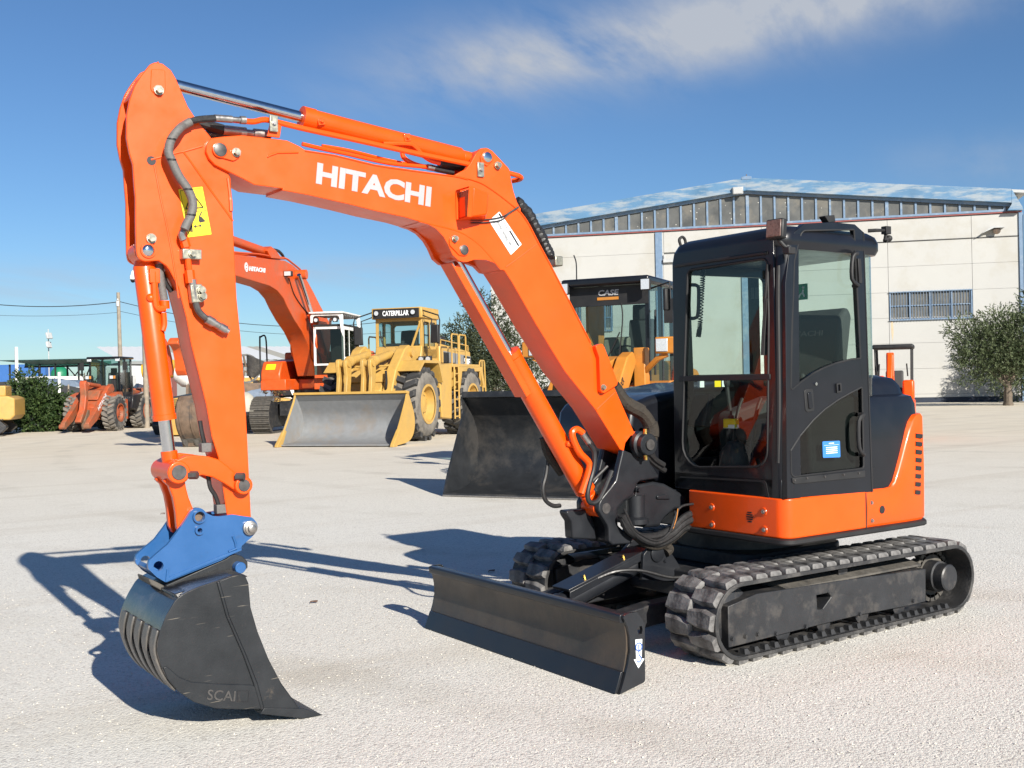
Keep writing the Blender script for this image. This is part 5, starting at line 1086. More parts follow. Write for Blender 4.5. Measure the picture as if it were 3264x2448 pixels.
for y in (-.42, .34):
    b = MB()
    for d_ in (-.12, .12): b.prism([(1.36, 2.18, .1), (1.50, 2.42, .1), (1.72, 2.40, .1), (1.72, 2.2, .05), (1.66, 1.9, .2), (1.78, 1.15, .08), (1.55, 1.12, .08), (1.42, 1.7, .2)], y+d_-.05, y+d_+.05)
    tl = b.build('tilt_lever', 'yellow', CA, bevel=.015)
    b = MB(); b.cyl((1.57, y-.2, 2.28), (1.57, y+.2, 2.28), .10, n=18); b.build('lever_pin', 'yellow', tl)
    b = MB(); b.cyl((1.55, y, 2.28), (1.1, y, 2.36), .055, n=14); b.build('tilt_rod', 'chrome', CA)
    b = MB(); b.lathe((1.2, y, 2.345), (-1, 0, .17), [(0, .10), (.02, .155), (.14, .155), (.15, .125), (1.25, .125), (1.27, .06)], 20); b.build('tilt_cylinder', 'yellow', CA)
    b = MB(); b.tube([(1.1, y+.16, 2.2), (.6, y+.2, 2.22), (.1, y+.18, 2.36)], .03, n=6); b.build('hydraulic_pipe', 'yellow', CA)
b = MB(); b.prism([(.4, 1.5), (.9, 1.75), (.75, 2.1), (.3, 2.0)], -.55, .55); b.build('hose_tray', 'yellow', CA, bevel=.02)
for y in (-.1, .05, .6):
    b = MB(); b.tube([(.9, y, 2.05), (1.1, y+.1, 1.7), (1.0, y, 1.4)], .035, n=6); b.build('hose', 'hose', CA)
#  cab
xf, xr_, yc = -1.35, -2.75, .78
cab_base = 2.30
b = MB(); b.prism([(xf-.02, 1.9), (xf+.02, 2.42), (xf-.12, 2.85), (xr_, 2.85), (xr_, 1.9)], -yc, yc); cb = b.build('cab', 'yellow', CA, bevel=.03)
wz0, wz1 = 2.86, 3.70
b = MB(); b.prism([(yc, wz0-.35), (yc, wz1), (-yc, wz1), (-yc, wz0-.35)], xf-.20, xf-.14, 'x', [[(-yc+.09, wz0-.12, .1), (.35, wz0-.12, .05), (.70, wz1-.08, .06), (-yc+.09, wz1-.08, .1)], [(.42, wz0-.12, .05), (yc-.08, wz0-.08, .05), (yc-.08, wz1-.30, .05), (.68, wz1-.30, .05)]]); b.build('front_wall', 'yellow', cb, bevel=.008)
b = MB(); b.add([(xf-.17, -yc+.05, wz0-.2), (xf-.17, yc-.05, wz0-.2), (xf-.17, yc-.05, wz1), (xf-.17, -yc+.05, wz1)], [(0, 1, 2, 3)]); b.build('windscreen', 'glass_clear', cb, flat=True)
for s in (1, -1):
    b = MB(); b.prism([(xf-.15, wz0-.4), (xf-.15, wz1), (xr_, wz1), (xr_, wz0-.4)], s*(yc-.05), s*yc, 'y', [[(xf-.28, wz0-.1, .05), (xf-.70, wz0-.1, .05), (xf-.70, wz1-.1, .08), (xf-.28, wz1-.1, .08)], [(xf-.80, wz0-.1, .05), (xr_+.1, wz0-.1, .05), (xr_+.1, wz1-.1, .08), (xf-.80, wz1-.1, .08)]]); b.build('side_wall', 'yellow', cb, bevel=.008)
    b = MB(); b.add([(xf-.2, s*(yc-.025), wz0-.15), (xr_+.05, s*(yc-.025), wz0-.15), (xr_+.05, s*(yc-.025), wz1-.05), (xf-.2, s*(yc-.025), wz1-.05)], [(0, 1, 2, 3)]); b.build('side_window', 'glass_clear', cb, flat=True)
    b = MB(); b.tube([(xf-.285, s*(yc+.004), wz0-.08), (xf-.285, s*(yc+.004), wz1-.12), (xf-.69, s*(yc+.004), wz1-.12), (xf-.69, s*(yc+.004), wz0-.08), (xf-.285, s*(yc+.004), wz0-.08)], .018, n=5, smooth=False); b.tube([(xf-.285, s*(yc+.004), wz0+.32), (xf-.69, s*(yc+.004), wz0+.32)], .02, n=5); b.build('window_seal', 'black_matt', cb)
b = MB(); b.prism([(yc, wz0-.4), (yc, wz1), (-yc, wz1), (-yc, wz0-.4)], xr_, xr_+.05, 'x', [[(-yc+.1, wz0+.1, .1), (yc-.1, wz0+.1, .1), (yc-.1, wz1-.15, .1), (-yc+.1, wz1-.15, .1)]]); b.build('rear_wall', 'yellow', cb)
b = MB(); b.bx(xr_-.05, xf+.02, -yc-.06, yc+.06, wz1, wz1+.34); rf = b.build('cab_roof', 'yellow', cb, bevel=.03)
b = MB(); b.bx(xf+.015, xf+.05, -yc+.01, yc-.02, wz1+.01, wz1+.31); b.build('roof_panel', 'black_matt', rf, bevel=.008)
text('lettering', 'CATERPILLAR', (xf+.052, -yc+.33, wz1+.09), (0, 1, 0), (0, 0, 1), .88, .16, 'white_stk', cb, weight=.03)
for y in (-yc+.14, yc-.20):
    b = MB(); b.cyl((xf+.05, y, wz1+.18), (xf+.10, y, wz1+.18), .085, n=18); q = b.build('roof_lamp', 'black_matt', cb)
    b = MB(); b.cyl((xf+.098, y, wz1+.18), (xf+.108, y, wz1+.18), .07, n=18); b.build('lamp_lens', 'lamp', q)
b = MB(); b.prism([(xr_+.55, 2.6, .05), (xr_+.45, 3.35, .1), (xr_+.25, 3.4, .1), (xr_+.3, 2.6)], -.28, .28); b.prism([(xr_+.95, 2.75, .05), (xr_+.95, 2.9, .05), (xr_+.4, 2.9), (xr_+.4, 2.7)], -.28, .28); b.build('seat', 'seat', cb, bevel=.03)
b = MB(); b.bx(xf-.9, xf-.25, -.5, .1, 2.5, 2.95); b.build('dashboard', 'cabin_in', cb, bevel=.03)
b = MB(); b.tube([(xf-.13, -.3, wz0-.2), (xf-.12, -.55, wz0+.1), (xf-.12, -.62, wz1-.35)], .018, n=6); b.tube([(xf-.13, .2, wz0-.22), (xf-.12, -.1, wz0-.05)], .02, n=6); b.build('wiper', 'black_matt', cb)
for s in (1, -1):
    m_ = [(xf-.1, s*yc, wz1+.25), (xf+.05, s*(yc+.62), wz1+.05), (xf+.05, s*(yc+.66), wz1-.10), (xf+.05, s*(yc+.62), wz0-.05)]
    b = MB(); b.tube(m_, .022, n=6, smooth=False); b.tube([(xf-.1, s*yc, wz1+.1), (xf+.05, s*(yc+.40), wz1-.05), (xf+.05, s*(yc+.36), wz0+.05)], .02, n=6, smooth=False); mm = b.build('mirror_arm', 'black_matt', cb)
    b = MB(); b.box((xf+.05, s*(yc+.50), wz0+.33), (.10, .27, .56), rz=-.2*s); b.build('mirror', 'black_matt', mm, bevel=.03)
for y, c in ((yc+.05, 'lamp'), (yc+.28, 'lamp')):
    b = MB(); b.box((xf+.06, y, 2.42), (.14, .19, .19)); q = b.build('headlight', 'black_matt', CA, bevel=.02)
    b = MB(); b.cyl((xf+.13, y, 2.42), (xf+.142, y, 2.42), .075, n=16); b.build('lamp_lens', c, q)
b = MB(); b.prism([(xf-.2, 1.65), (xf+.1, 1.9), (xf+.1, 2.28), (xf-.2, 2.3)], yc-.1, yc+.35); b.build('lamp_box', 'yellow', CA, bevel=.03)
#  fenders, platform, tank, ladder, hood
for s in (1, -1):
    fo_ = [(.55, 2.02), (.2, 2.28, .1), (-.95, 2.28, .1), (-1.25, 1.7), (-1.35, 1.7), (-1.05, 2.36, .15), (.25, 2.36, .1), (.65, 2.05)]
    b = MB(); b.prism(fo_, s*.62, s*1.52); b.build('front_fender', 'yellow', CA)
    b = MB(); b.prism([(-1.45, 2.25), (-1.15, 2.28), (-1.30, 1.6), (-1.42, .62, .05), (-2.25, .55, .05), (-2.35, 2.3)], s*.72, s*1.42); tk = b.build('side_tank', 'yellow', CA, bevel=.03)
    b = MB(); b.bx(-5.0, -2.3, s*.70, s*1.45, 2.18, 2.28); b.build('platform', 'yellow', CA, bevel=.01)
    b = MB()
    for y in (s*1.46,):
        for x in (-2.42, -2.82): b.tube([(x, y, .55), (x, y, 2.2)], .028, n=6)
        for k in range(6): b.tube([(-2.42, y, .62+k*.27), (-2.82, y, .62+k*.27)], .024, n=6)
    b.build('ladder', 'yellow', CA)
    b = MB()
    for x0 in (-2.35, -3.05):
        b.tube([(x0, s*1.42, 2.25), (x0, s*1.42, 3.15), (x0-.05, s*1.42, 3.22), (x0-.55, s*1.42, 3.22), (x0-.6, s*1.42, 3.15), (x0-.6, s*1.42, 2.25)], .026, n=6, smooth=False)
        b.tube([(x0, s*1.42, 2.7), (x0-.6, s*1.42, 2.7)], .022, n=6)
    b.build('handrail', 'yellow', CA)
    b = MB(); b.tube([(-5.0, s*1.42, 1.2), (-5.0, s*1.42, 2.35), (-5.1, s*1.42, 2.42), (-5.45, s*1.42, 2.42), (-5.5, s*1.42, 2.35), (-5.6, s*1.42, 1.1)], .028, n=6, smooth=False); b.tube([(-5.25, s*1.42, 2.4), (-5.3, s*1.42, 1.1)], .024, n=6); b.build('rear_handrail', 'yellow', CA)
    b = MB(); b.bx(-5.75, -4.95, s*1.0, s*1.48, .75, 1.25); b.build('rear_step', 'yellow', CA, bevel=.02)
    b = MB(); b.prism([(-2.9, 1.5), (-2.9, 2.2), (-5.2, 2.2), (-5.45, 1.5), (-5.3, 1.5), (-5.0, 2.05), (-3.2, 2.05), (-3.0, 1.5)], s*.75, s*1.45); b.build('rear_fender', 'yellow', CA)
b = MB(); b.prism([(-2.8, 1.0), (-2.8, 2.95), (-5.7, 2.75, .06), (-5.9, 1.6), (-5.85, .95)], -.85, .85); hd = b.build('engine_hood', 'yellow', CA, bevel=.04)
b = MB(); b.prism([(-3.1, 2.30), (-3.1, 2.72), (-5.72, 2.58), (-5.76, 2.20)], .846, .856); sb_ = b.build('hood_stripe', 'grey_bucket', hd)
b = MB(); b.prism([(-3.1, 2.32), (-3.1, 2.68), (-3.55, 2.66), (-3.55, 2.31)], .854, .862); b.build('hood_vent', 'black_matt', hd)
b = MB(); b.prism([(-5.0, 2.28), (-5.0, 2.60), (-5.68, 2.56), (-5.70, 2.22)], .854, .86); b.build('number_plate', 'black_matt', hd)
b = MB(); b.prism([(-3.1, 2.24), (-3.1, 2.29), (-5.74, 2.20), (-5.74, 2.15)], .854, .862); b.build('white_line', 'white_stk', hd)
text('lettering', '980F', (-5.05, .861, 2.29), (-1, 0, -.05), (0, 0, 1), .56, .24, 'white_stk', CA, weight=.03)
b = MB(); b.cyl((-3.9, .3, 2.8), (-3.9, .3, 3.25), .09, n=12); b.build('exhaust', 'black_matt', CA)
b = MB(); b.bx(-3.6, -3.2, .45, .75, 2.85, 3.2); b.build('air_cleaner', 'black_matt', CA, bevel=.05)
b = MB(); b.tube([(-3.0, .8, 2.95), (-3.0, .8, 3.08), (-5.6, .8, 2.95), (-5.6, .8, 2.78)], .02, n=6, smooth=False); b.build('hood_rail', 'yellow', CA)
bd = MB(); bd.sphere((xf-.6, -.35, wz1+.39), (.11, .05, .05), 8, 6); bd.sphere((xf-.5, -.35, wz1+.45), (.035, .03, .03), 8, 6)
for i in range(2):
    pass

# ---------------------------------------------------------------- amber wheel loader with black bucket
CS = thing('wheel_loader', 'amber wheel loader with dark glazed cab and wide black bucket, behind the boom', 'wheel loader', (-3.15, -7.15, 0), radians(30))
bp_ = [(.02, .02), (-.45, .03), (-.80, .10), (-1.04, .29), (-1.13, .58), (-1.09, .92), (-.92, 1.20), (-.68, 1.46)]
bk, P = loader_bucket(CS, bp_, -1.22, 1.22, 'loader_black', 'loader_black', .03)
sideo = P+[(-.60, 1.44), (-.66, 1.22), (-.44, .86), (-.10, .29), (.02, .02)]
for y0 in (-1.22, 1.22):
    b = MB(); b.prism(sideo, y0-.015, y0+.015); b.build('bucket_cheek', 'loader_black', bk)
b = MB(); b.prism([(-.72, 1.40), (-.58, 1.43), (-.62, 1.52), (-.76, 1.48)], -1.22, 1.22); b.build('bucket_top_edge', 'loader_black', bk, bevel=.01)
b = MB(); b.prism([(-.98, 1.12), (-.68, 1.45), (-.66, 1.435), (-.96, 1.105)], -1.20, 1.20); b.build('spill_plate', 'loader_black', bk)
b = MB(); b.box((-.12, 0, .02), (.32, 2.46, .024), ry=.02); b.build('cutting_edge', 'steel', bk, bevel=.004)
ax_ = -2.85
for x in (ax_, ax_-3.0):
    for s in (1, -1): wheel(CS, x, s*.95, s, .76, .58, .36, 'tyre', 'white', n=20, h=.06, lug_mat='tyre_dusty')
    b = MB(); b.cyl((x, -.8, .76), (x, .8, .76), .16, n=14); b.build('axle', 'black_matt', CS)
b = MB(); b.prism([(ax_+.8, .55), (ax_+.85, 1.1), (ax_+.3, 1.9, .1), (ax_-.4, 2.05, .1), (ax_-.7, 1.9), (ax_-.7, .5)], -.38, .38); b.build('front_frame', 'amber', CS, bevel=.02)
for s in (1, -1):
    b = MB(); b.prism([(ax_-.55, 1.95, .1), (ax_-.40, 2.12, .08), (ax_-.10, 2.02, .1), (ax_+.65, 1.25, .2), (ax_+1.75, .50, .1), (ax_+1.62, .28, .1), (ax_+.9, .62, .2), (ax_+.2, 1.15, .2)], s*.42, s*.62); la = b.build('lift_arm', 'amber', CS, bevel=.02)
    if s > 0:
        d_ = Vector((-.75, 0, .77)).normalized()
        text('lettering', '621F', (ax_+.62, .622, 1.02), (-.72, 0, .70), (.70, 0, .72), .42, .17, 'white_stk', CS, weight=.03, shear=.2)
        text('lettering', 'XR', (ax_+.22, .622, 1.50), (-.72, 0, .70), (.70, 0, .72), .17, .12, 'ink', CS, weight=.02, shear=.2)
b = MB(); b.prism([(ax_+1.4, .6), (ax_+1.15, 1.05), (ax_+.4, 1.75, .1), (ax_+.25, 1.62, .1), (ax_+.95, 1.0), (ax_+1.25, .5)], -.14, .14); b.build('tilt_lever', 'amber', CS, bevel=.02)
b = MB(); b.cyl((ax_+.35, 0, 1.68), (ax_-.5, 0, 1.85), .085, n=14); b.build('tilt_cylinder', 'amber', CS)
for k in range(5):
    b = MB(); b.tube([(ax_-.3, -.25+.1*k, 1.95), (ax_+.05, -.28+.12*k, 1.98), (ax_+.3, -.2+.1*k, 1.7), (ax_+.2, -.15+.08*k, 1.45)], .022, n=6); b.build('hose', 'hose', CS)
for y, a_ in ((.68, 1), (-.68, -1)):
    b = MB(); b.bx(ax_-.75, ax_-.50, y-.10, y+.10, 1.1, 2.18); b.build('lamp_post', 'amber', CS, bevel=.015)
    b = MB(); b.tube([(ax_-.6, y, 1.72), (ax_-.4, y+.35*a_, 1.98), (ax_-.4, y+.52*a_, 2.05)], .05, n=4, smooth=False); b.build('lamp_arm', 'amber', CS)
    b = MB(); b.box((ax_-.40, y+.52*a_, 2.20), (.20, .36, .27)); q = b.build('headlight', 'amber', CS, bevel=.02)
    b = MB(); b.box((ax_-.29, y+.46*a_, 2.20), (.02, .20, .21)); b.build('lamp_lens', 'lamp', q, bevel=.01)
    b = MB(); b.prism([(ax_-.65, 1.55), (ax_-.9, 1.62), (ax_-2.0, 1.62), (ax_-2.2, 1.35), (ax_-2.2, 1.2), (ax_-2.0, 1.40), (ax_-1.0, 1.40), (ax_-.65, 1.3)], y-.25, y+.42 if a_ > 0 else y-.42); b.build('fender', 'amber', CS, bevel=.02)
    b = MB(); b.prism([(ax_-.7, 1.32), (ax_-2.2, 1.22), (ax_-2.2, 1.12), (ax_-.75, 1.22)], y-.25, y+.40*a_); b.build('fender_edge', 'black_matt', CS)
cx0, cx1, cw2 = ax_-.95, ax_-2.45, .72
z0, z1 = 1.62, 3.28
b = MB(); b.bx(cx1, cx0, -cw2, cw2, 1.35, 1.62); cb = b.build('cab', 'cabin_in', CS, bevel=.02)
b = MB(); b.bx(cx1-.1, cx0+.22, -cw2-.08, cw2+.08, z1, z1+.13); b.build('cab_roof', 'black_gloss', cb, bevel=.04)
for x, y in ((cx0-.03, cw2-.03), (cx0-.03, -cw2+.03), (cx1+.05, cw2-.04), (cx1+.05, -cw2+.04), (cx0-.75, cw2-.03)):
    b = MB(); b.bx(x-.035, x+.035, y-.035, y+.035, z0-.1, z1); b.build('cab_post', 'black_gloss', cb)
b = MB(); b.bx(cx0-.05, cx0+.02, -cw2, cw2, z1-.34, z1-.005); b.build('sun_band', 'black_matt', cb)
text('lettering', 'CASE', (cx0+.03, -.18, z1-.17), (0, 1, 0), (0, 0, 1), .38, .10, 'decal', cb, weight=.03, shear=.15)
b = MB(); b.bx(cx0+.025, cx0+.032, -.20, .19, z1-.245, z1-.195); b.build('amber_bar', 'amber', cb)
b = MB(); b.add([(cx0, -cw2, z0), (cx0, cw2, z0), (cx0, cw2, z1-.32), (cx0, -cw2, z1-.32)], [(0, 1, 2, 3)]); b.build('windscreen', 'glass_clear', cb, flat=True)
b = MB(); b.add([(cx1, -cw2, z0+.2), (cx1, cw2, z0+.2), (cx1, cw2, z1), (cx1, -cw2, z1)], [(0, 1, 2, 3)]); b.build('rear_window', 'glass_clear', cb, flat=True)
for s in (1, -1):
    b = MB(); b.add([(cx0, s*cw2, z0), (cx1, s*cw2, z0), (cx1, s*cw2, z1), (cx0, s*cw2, z1)], [(0, 1, 2, 3)]); b.build('side_window', 'glass_clear', cb, flat=True)
    b = MB(); b.box((cx0+.20, s*(cw2+.02), z1-.03), (.08, .17, .2)); q = b.build('roof_lamp', 'black_matt', cb, bevel=.02)
    b = MB(); b.box((cx0+.245, s*(cw2+.02), z1-.03), (.012, .14, .17)); b.build('lamp_lens', 'lamp', q)
    b = MB(); b.tube([(cx0, s*cw2, z1-.1), (cx0+.25, s*(cw2+.45), z1-.02), (cx0+.25, s*(cw2+.47), z1-.5)], .018, n=6, smooth=False); b.box((cx0+.25, s*(cw2+.45), z1-.5), (.07, .2, .4)); b.build('mirror', 'black_matt', cb, bevel=.01)
    b = MB(); b.tube([(cx0-.1, s*(cw2+.06), z0+.1), (cx0-.1, s*(cw2+.08), z0+1.1), (cx0-.25, s*(cw2+.04), z0+1.2)], .018, n=6); b.build('grab_rail', 'black_matt', cb)
b = MB(); b.prism([(cx1+.75, 1.9, .05), (cx1+.80, 2.05, .05), (cx1+.38, 2.1), (cx1+.30, 2.75, .08), (cx1+.16, 2.75, .08), (cx1+.2, 1.85)], -.05, .40); b.prism([(cx1+.32, 2.72, .05), (cx1+.30, 3.02, .06), (cx1+.20, 3.02, .06), (cx1+.2, 2.72)], .02, .33); b.build('seat', 'seat', cb, bevel=.03)
b = MB(); b.prism([(cx1+.95, 1.75, .05), (cx1+.85, 2.42, .1), (cx1+.70, 2.42, .1), (cx1+.75, 1.75)], -.35, .12); b.build('passenger_seat', 'seat_tan', cb, bevel=.04)
b = MB(); b.tube([(cx0-.4, .1, 1.6), (cx0-.5, .1, 2.0), (cx0-.55, .1, 2.15)], .05, n=8); b.tube([(cx0-.55, .1+.2*cos(a), 2.15+.1*sin(a)) for a in [k*pi/6 for k in range(13)]], .015, n=5); b.build('steering_wheel', 'cabin_in', cb)
b = MB(); b.tube([(cx0+.03, .12, z0-.05), (cx0+.03, .25, z0+1.0), (cx0+.03, .24, z0+1.35)], .012, n=5); b.tube([(cx0+.03, -.3, z0-.1), (cx0+.03, .2, z0+.85)], .012, n=5); b.build('wiper', 'black_matt', cb)
b = MB(); b.tube([(cx0-.2, -cw2+.05, z1+.1), (cx0-.2, -cw2+.05, z1+.45), (cx0-.22, -cw2+.0, z1+.6)], .012, n=5); b.build('aerial', 'black_matt', cb)
b = MB(); b.box((cx0-.2, -cw2+.05, 2.35), (.1, .05, .18)); b.build('yellow_tag', 'yellow_stk', cb)
b = MB(); b.box((cx1+.6, -cw2+.12, 2.3), (.8, .05, 1.5)); b.build('side_panel', 'amber', cb)
b = MB(); b.prism([(cx1-.1, .7), (cx1-.1, 2.0, .1), (cx1-1.7, 1.8, .3), (cx1-1.8, .7)], -.72, .72); b.build('engine_hood', 'amber', CS, bevel=.05)
b = MB(); b.bx(cx1-1.75, ax_-1.0, -.4, .4, .5, 1.0); b.build('rear_frame', 'black_matt', CS, bevel=.02)

# ---------------------------------------------------------------- old orange wheel loader on the left
OL = thing('wheel_loader', 'weathered orange wheel loader without a bucket, lift arms resting low, parked on the left', 'wheel loader', (-5.67, -41.41, 0), radians(52.8))
for x, st_ in ((0, 0), (-2.85, 0)):
    for s in (1, -1): wheel(OL, x, s*.80, s, .75, .52, .37, 'tyre', 'orange_old', n=20, h=.055, lug_mat='tyre_dusty')
    b = MB(); b.cyl((x, -.7, .75), (x, .7, .75), .15, n=14); b.build('axle', 'orange_old', OL)
b = MB(); b.prism([(.75, .5), (.8, 1.0), (.1, 1.65, .1), (-.55, 1.9, .1), (-.75, 1.8), (-.75, .45)], -.34, .34); b.build('front_frame', 'orange_old', OL, bevel=.02)
for s in (1, -1):
    b = MB(); b.prism([(-.62, 1.72, .1), (-.42, 1.98, .12), (-.05, 1.85, .1), (1.0, 1.05, .3), (2.02, .38, .1), (1.90, .16, .1), (1.15, .48, .3), (.4, 1.10, .2)], s*.40, s*.58); la = b.build('lift_arm', 'orange_old', OL, bevel=.02)
    b = MB(); b.cyl((1.93, s*.38, .27), (1.93, s*.62, .27), .10, n=14); b.build('arm_eye', 'orange_old', la)
    b = MB(); b.prism([(.65, 1.05), (.2, 1.5), (-.4, 1.62), (-.45, 1.45), (.1, 1.35), (.5, .95)], s*.62, s*.98); b.build('front_fender', 'orange_old', OL)
text('lettering', 'HITACHI', (1.02, .583, .86), (-.80, 0, .60), (.60, 0, .80), .98, .17, 'white_stk', OL, weight=.03)
b = MB(); b.prism([(.95, 2.05, .08), (1.15, 2.12, .08), (1.22, 1.95), (1.15, 1.5, .2), (1.30, .95, .2), (1.72, .45), (1.60, .38), (1.1, .8, .2), (.92, 1.4, .2)], -.13, .13); b.build('tilt_lever', 'orange_old', OL, bevel=.03)
b = MB(); b.cyl((.98, 0, 1.98), (.62, 0, 1.96), .045, n=12); b.build('tilt_rod', 'chrome', OL)
b = MB(); b.cyl((.68, 0, 1.96), (-.4, 0, 1.88), .085, n=14); b.build('tilt_cylinder', 'orange_old', OL)
b = MB(); b.bx(.5, .7, -.42, .42, .9, 1.2); b.build('cross_tube', 'orange_old', OL, bevel=.02)
b = MB(); b.prism([(.6, 1.3), (.3, 1.7), (-.3, 1.75), (-.2, 1.4)], -.36, .36); b.build('hose_bank', 'orange_old', OL, bevel=.04)
b = MB(); b.prism([(1.1, .1), (1.25, .5), (.95, .9), (.75, .9), (.85, .4)], -.11, .11); b.build('bucket_hook', 'rusty', OL, bevel=.03)
c0_, c1_, cw_ = -.95, -2.25, .66
b = MB(); b.bx(c1_, c0_, -cw_, cw_, 1.25, 1.62); cb = b.build('cab', 'black_gloss', OL, bevel=.02)
b = MB(); b.bx(c1_-.08, c0_+.10, -cw_-.08, cw_+.08, 3.02, 3.12); b.build('cab_roof', 'black_gloss', cb, bevel=.04)
for x, y in ((c0_-.03, cw_-.03), (c0_-.03, -cw_+.03), (c1_+.04, cw_-.04), (c1_+.04, -cw_+.04), (c0_-.6, cw_-.03)):
    b = MB(); b.bx(x-.035, x+.035, y-.035, y+.035, 1.5, 3.03); b.build('cab_post', 'black_gloss', cb)
b = MB(); b.add([(c0_, -cw_, 1.6), (c0_, cw_, 1.6), (c0_, cw_, 3.02), (c0_, -cw_, 3.02)], [(0, 1, 2, 3)]); b.build('windscreen', 'glass_clear', cb, flat=True)
b = MB(); b.add([(c1_, -cw_, 1.9), (c1_, cw_, 1.9), (c1_, cw_, 3.02), (c1_, -cw_, 3.02)], [(0, 1, 2, 3)]); b.build('rear_window', 'glass_clear', cb, flat=True)
for s in (1, -1):
    b = MB(); b.add([(c0_, s*cw_, 1.6), (c1_, s*cw_, 1.6), (c1_, s*cw_, 3.02), (c0_, s*cw_, 3.02)], [(0, 1, 2, 3)]); b.build('side_window', 'glass_clear', cb, flat=True)
    b = MB(); b.box((c0_+.09, s*(cw_-.05), 2.97), (.07, .18, .10)); b.build('roof_lamp', 'lamp', cb, bevel=.01)
    b = MB(); b.tube([(c0_, s*cw_, 2.98), (c0_+.1, s*(cw_+.28), 2.95), (c0_+.1, s*(cw_+.3), 2.6)], .016, n=5, smooth=False); b.box((c0_+.1, s*(cw_+.27), 2.72), (.07, .17, .34)); b.build('mirror', 'black_matt', cb, bevel=.02)
b = MB(); b.prism([(-1.75, 1.7, .05), (-1.85, 2.45, .1), (-2.0, 2.45, .1), (-2.0, 1.7)], -.22, .22); b.prism([(-1.9, 2.42), (-1.9, 2.65, .05), (-1.98, 2.65, .05), (-1.98, 2.42)], -.13, .13); b.build('seat', 'seat', cb, bevel=.03)
b = MB(); b.bx(-1.35, -1.0, -.45, .2, 1.6, 1.9); b.build('dashboard', 'cabin_in', cb, bevel=.04)
for y in (.52, -.52):
    b = MB(); b.bx(-.78, -.60, y-.08, y+.08, 1.3, 2.15); b.build('lamp_post', 'black_matt', OL, bevel=.01)
    b = MB(); b.box((-.64, y-.02, 2.24), (.16, .30, .18)); q = b.build('headlight', 'black_matt', OL, bevel=.02)
    b = MB(); b.box((-.555, y-.06, 2.24), (.01, .14, .13)); b.build('lamp_lens', 'lamp', q)
    b = MB(); b.box((-.555, y+.07, 2.24), (.01, .08, .12)); b.build('indicator', 'amber', q)
b = MB(); b.prism([(-2.3, .75), (-2.3, 1.75, .1), (-3.7, 1.6, .2), (-3.8, .75)], -.62, .62); b.build('engine_hood', 'orange_old', OL, bevel=.05)
for s in (1, -1):
    b = MB(); b.prism([(-1.4, .9), (-1.5, 1.45), (-2.2, 1.5), (-3.4, 1.6), (-3.5, 1.3), (-2.3, 1.15), (-1.9, .8)], s*.62, s*1.0); b.build('rear_fender', 'black_gloss', OL, bevel=.02)
    b = MB(); b.bx(-1.3, -.95, s*.5, s*.85, .45, 1.3); b.build('step_box', 'orange_old', OL, bevel=.02)
    b = MB(); b.tube([(-1.5, s*.98, 1.4), (-1.5, s*.98, 2.3)], .02, n=5); b.build('handrail', 'black_matt', OL)
b = MB(); b.bx(-3.6, -.7, -.32, .32, .5, 1.0); b.build('rear_frame', 'orange_old', OL, bevel=.02)

# ---------------------------------------------------------------- big orange excavator behind
BX_, BY_, BA_ = -11.44, -32.28, 48
BE = thing('excavator', 'large weathered orange excavator with white framed cab standing behind the yellow wheel loader', 'excavator', (BX_, BY_, 0), radians(BA_))
kk_ = .34
ob = [(9.218,5.588),(8.529,5.64),(7.259,5.729),(5.58,5.829),(4.11,5.945),(3.335,5.884),(2.736,5.781),(2.326,5.705),(1.703,5.46),(1.065,5.137),(.296,4.705),(-.506,4.291),(-1.222,3.966),(-.474,2.128),(1.051,2.049),(1.457,2.632),(1.751,3.138),(2.464,3.617),(3.258,3.974),(3.922,4.356),(4.333,4.647),(4.923,4.853),(5.633,4.948),(7.302,4.978),(8.454,4.999),(9.25,4.992)]
b = MB(); b.prism(ob, -kk_, kk_); bm_ = b.build('boom', 'orange_big', BE, bevel=.02)
tipx = max(p[0] for p in ob)
def WP(P, y): return [(x, y, z) for x, z in P]
ac_ = [(8.207,6.146),(4.985,6.127)]
a0, a1 = Vector((ac_[0][0], 0, ac_[0][1])), Vector((ac_[1][0], 0, ac_[1][1]))
b = MB(); b.cyl(a0, a1, .15, n=20); b.build('arm_cylinder', 'orange_big', BE)
b = MB(); b.prism([(5.529,6.132),(5.167,6.3),(4.721,6.229),(4.27,6.06),(3.702,6.027),(5.19,5.909),(5.362,5.998)], -.25, .25); b.build('cylinder_bracket', 'orange_big', bm_, bevel=.02)
b = MB(); b.tube(WP([(4.531,6.271),(4.068,6.279),(3.694,6.194),(3.555,6.112)], .1), .05, n=8); b.build('hose', 'hose', BE)
b = MB(); b.tube(WP([(8.724,5.707),(7.677,5.788),(6.056,5.932),(4.735,5.991),(3.699,6.076),(2.918,5.982),(2.105,5.85)], .2), .035, n=6); b.tube(WP([(8.477,5.72),(7.421,5.798),(5.787,5.937),(4.456,6.004),(3.412,6.08)], -.1), .035, n=6); b.build('hydraulic_pipes', 'orange_big', bm_)
P = [(7.455,5.261),(6.087,5.338),(7.414,5.42)]
text('lettering', 'HITACHI', (P[0][0], .346, P[0][1]), (P[1][0]-P[0][0], 0, P[1][1]-P[0][1]), (P[2][0]-P[0][0], 0, P[2][1]-P[0][1]), math.hypot(P[1][0]-P[0][0], P[1][1]-P[0][1]), math.hypot(P[2][0]-P[0][0], P[2][1]-P[0][1])*.92, 'white_stk', BE, weight=.035, depth=.01)
lx_, lz_ = [(7.685,5.348)][0]
lg = MB()
lg.prism(arc(lx_, lz_, .1457, 0, 345, 24), .345, .352, 'y', [arc(lx_, lz_, .1209, 0, 345, 24)])
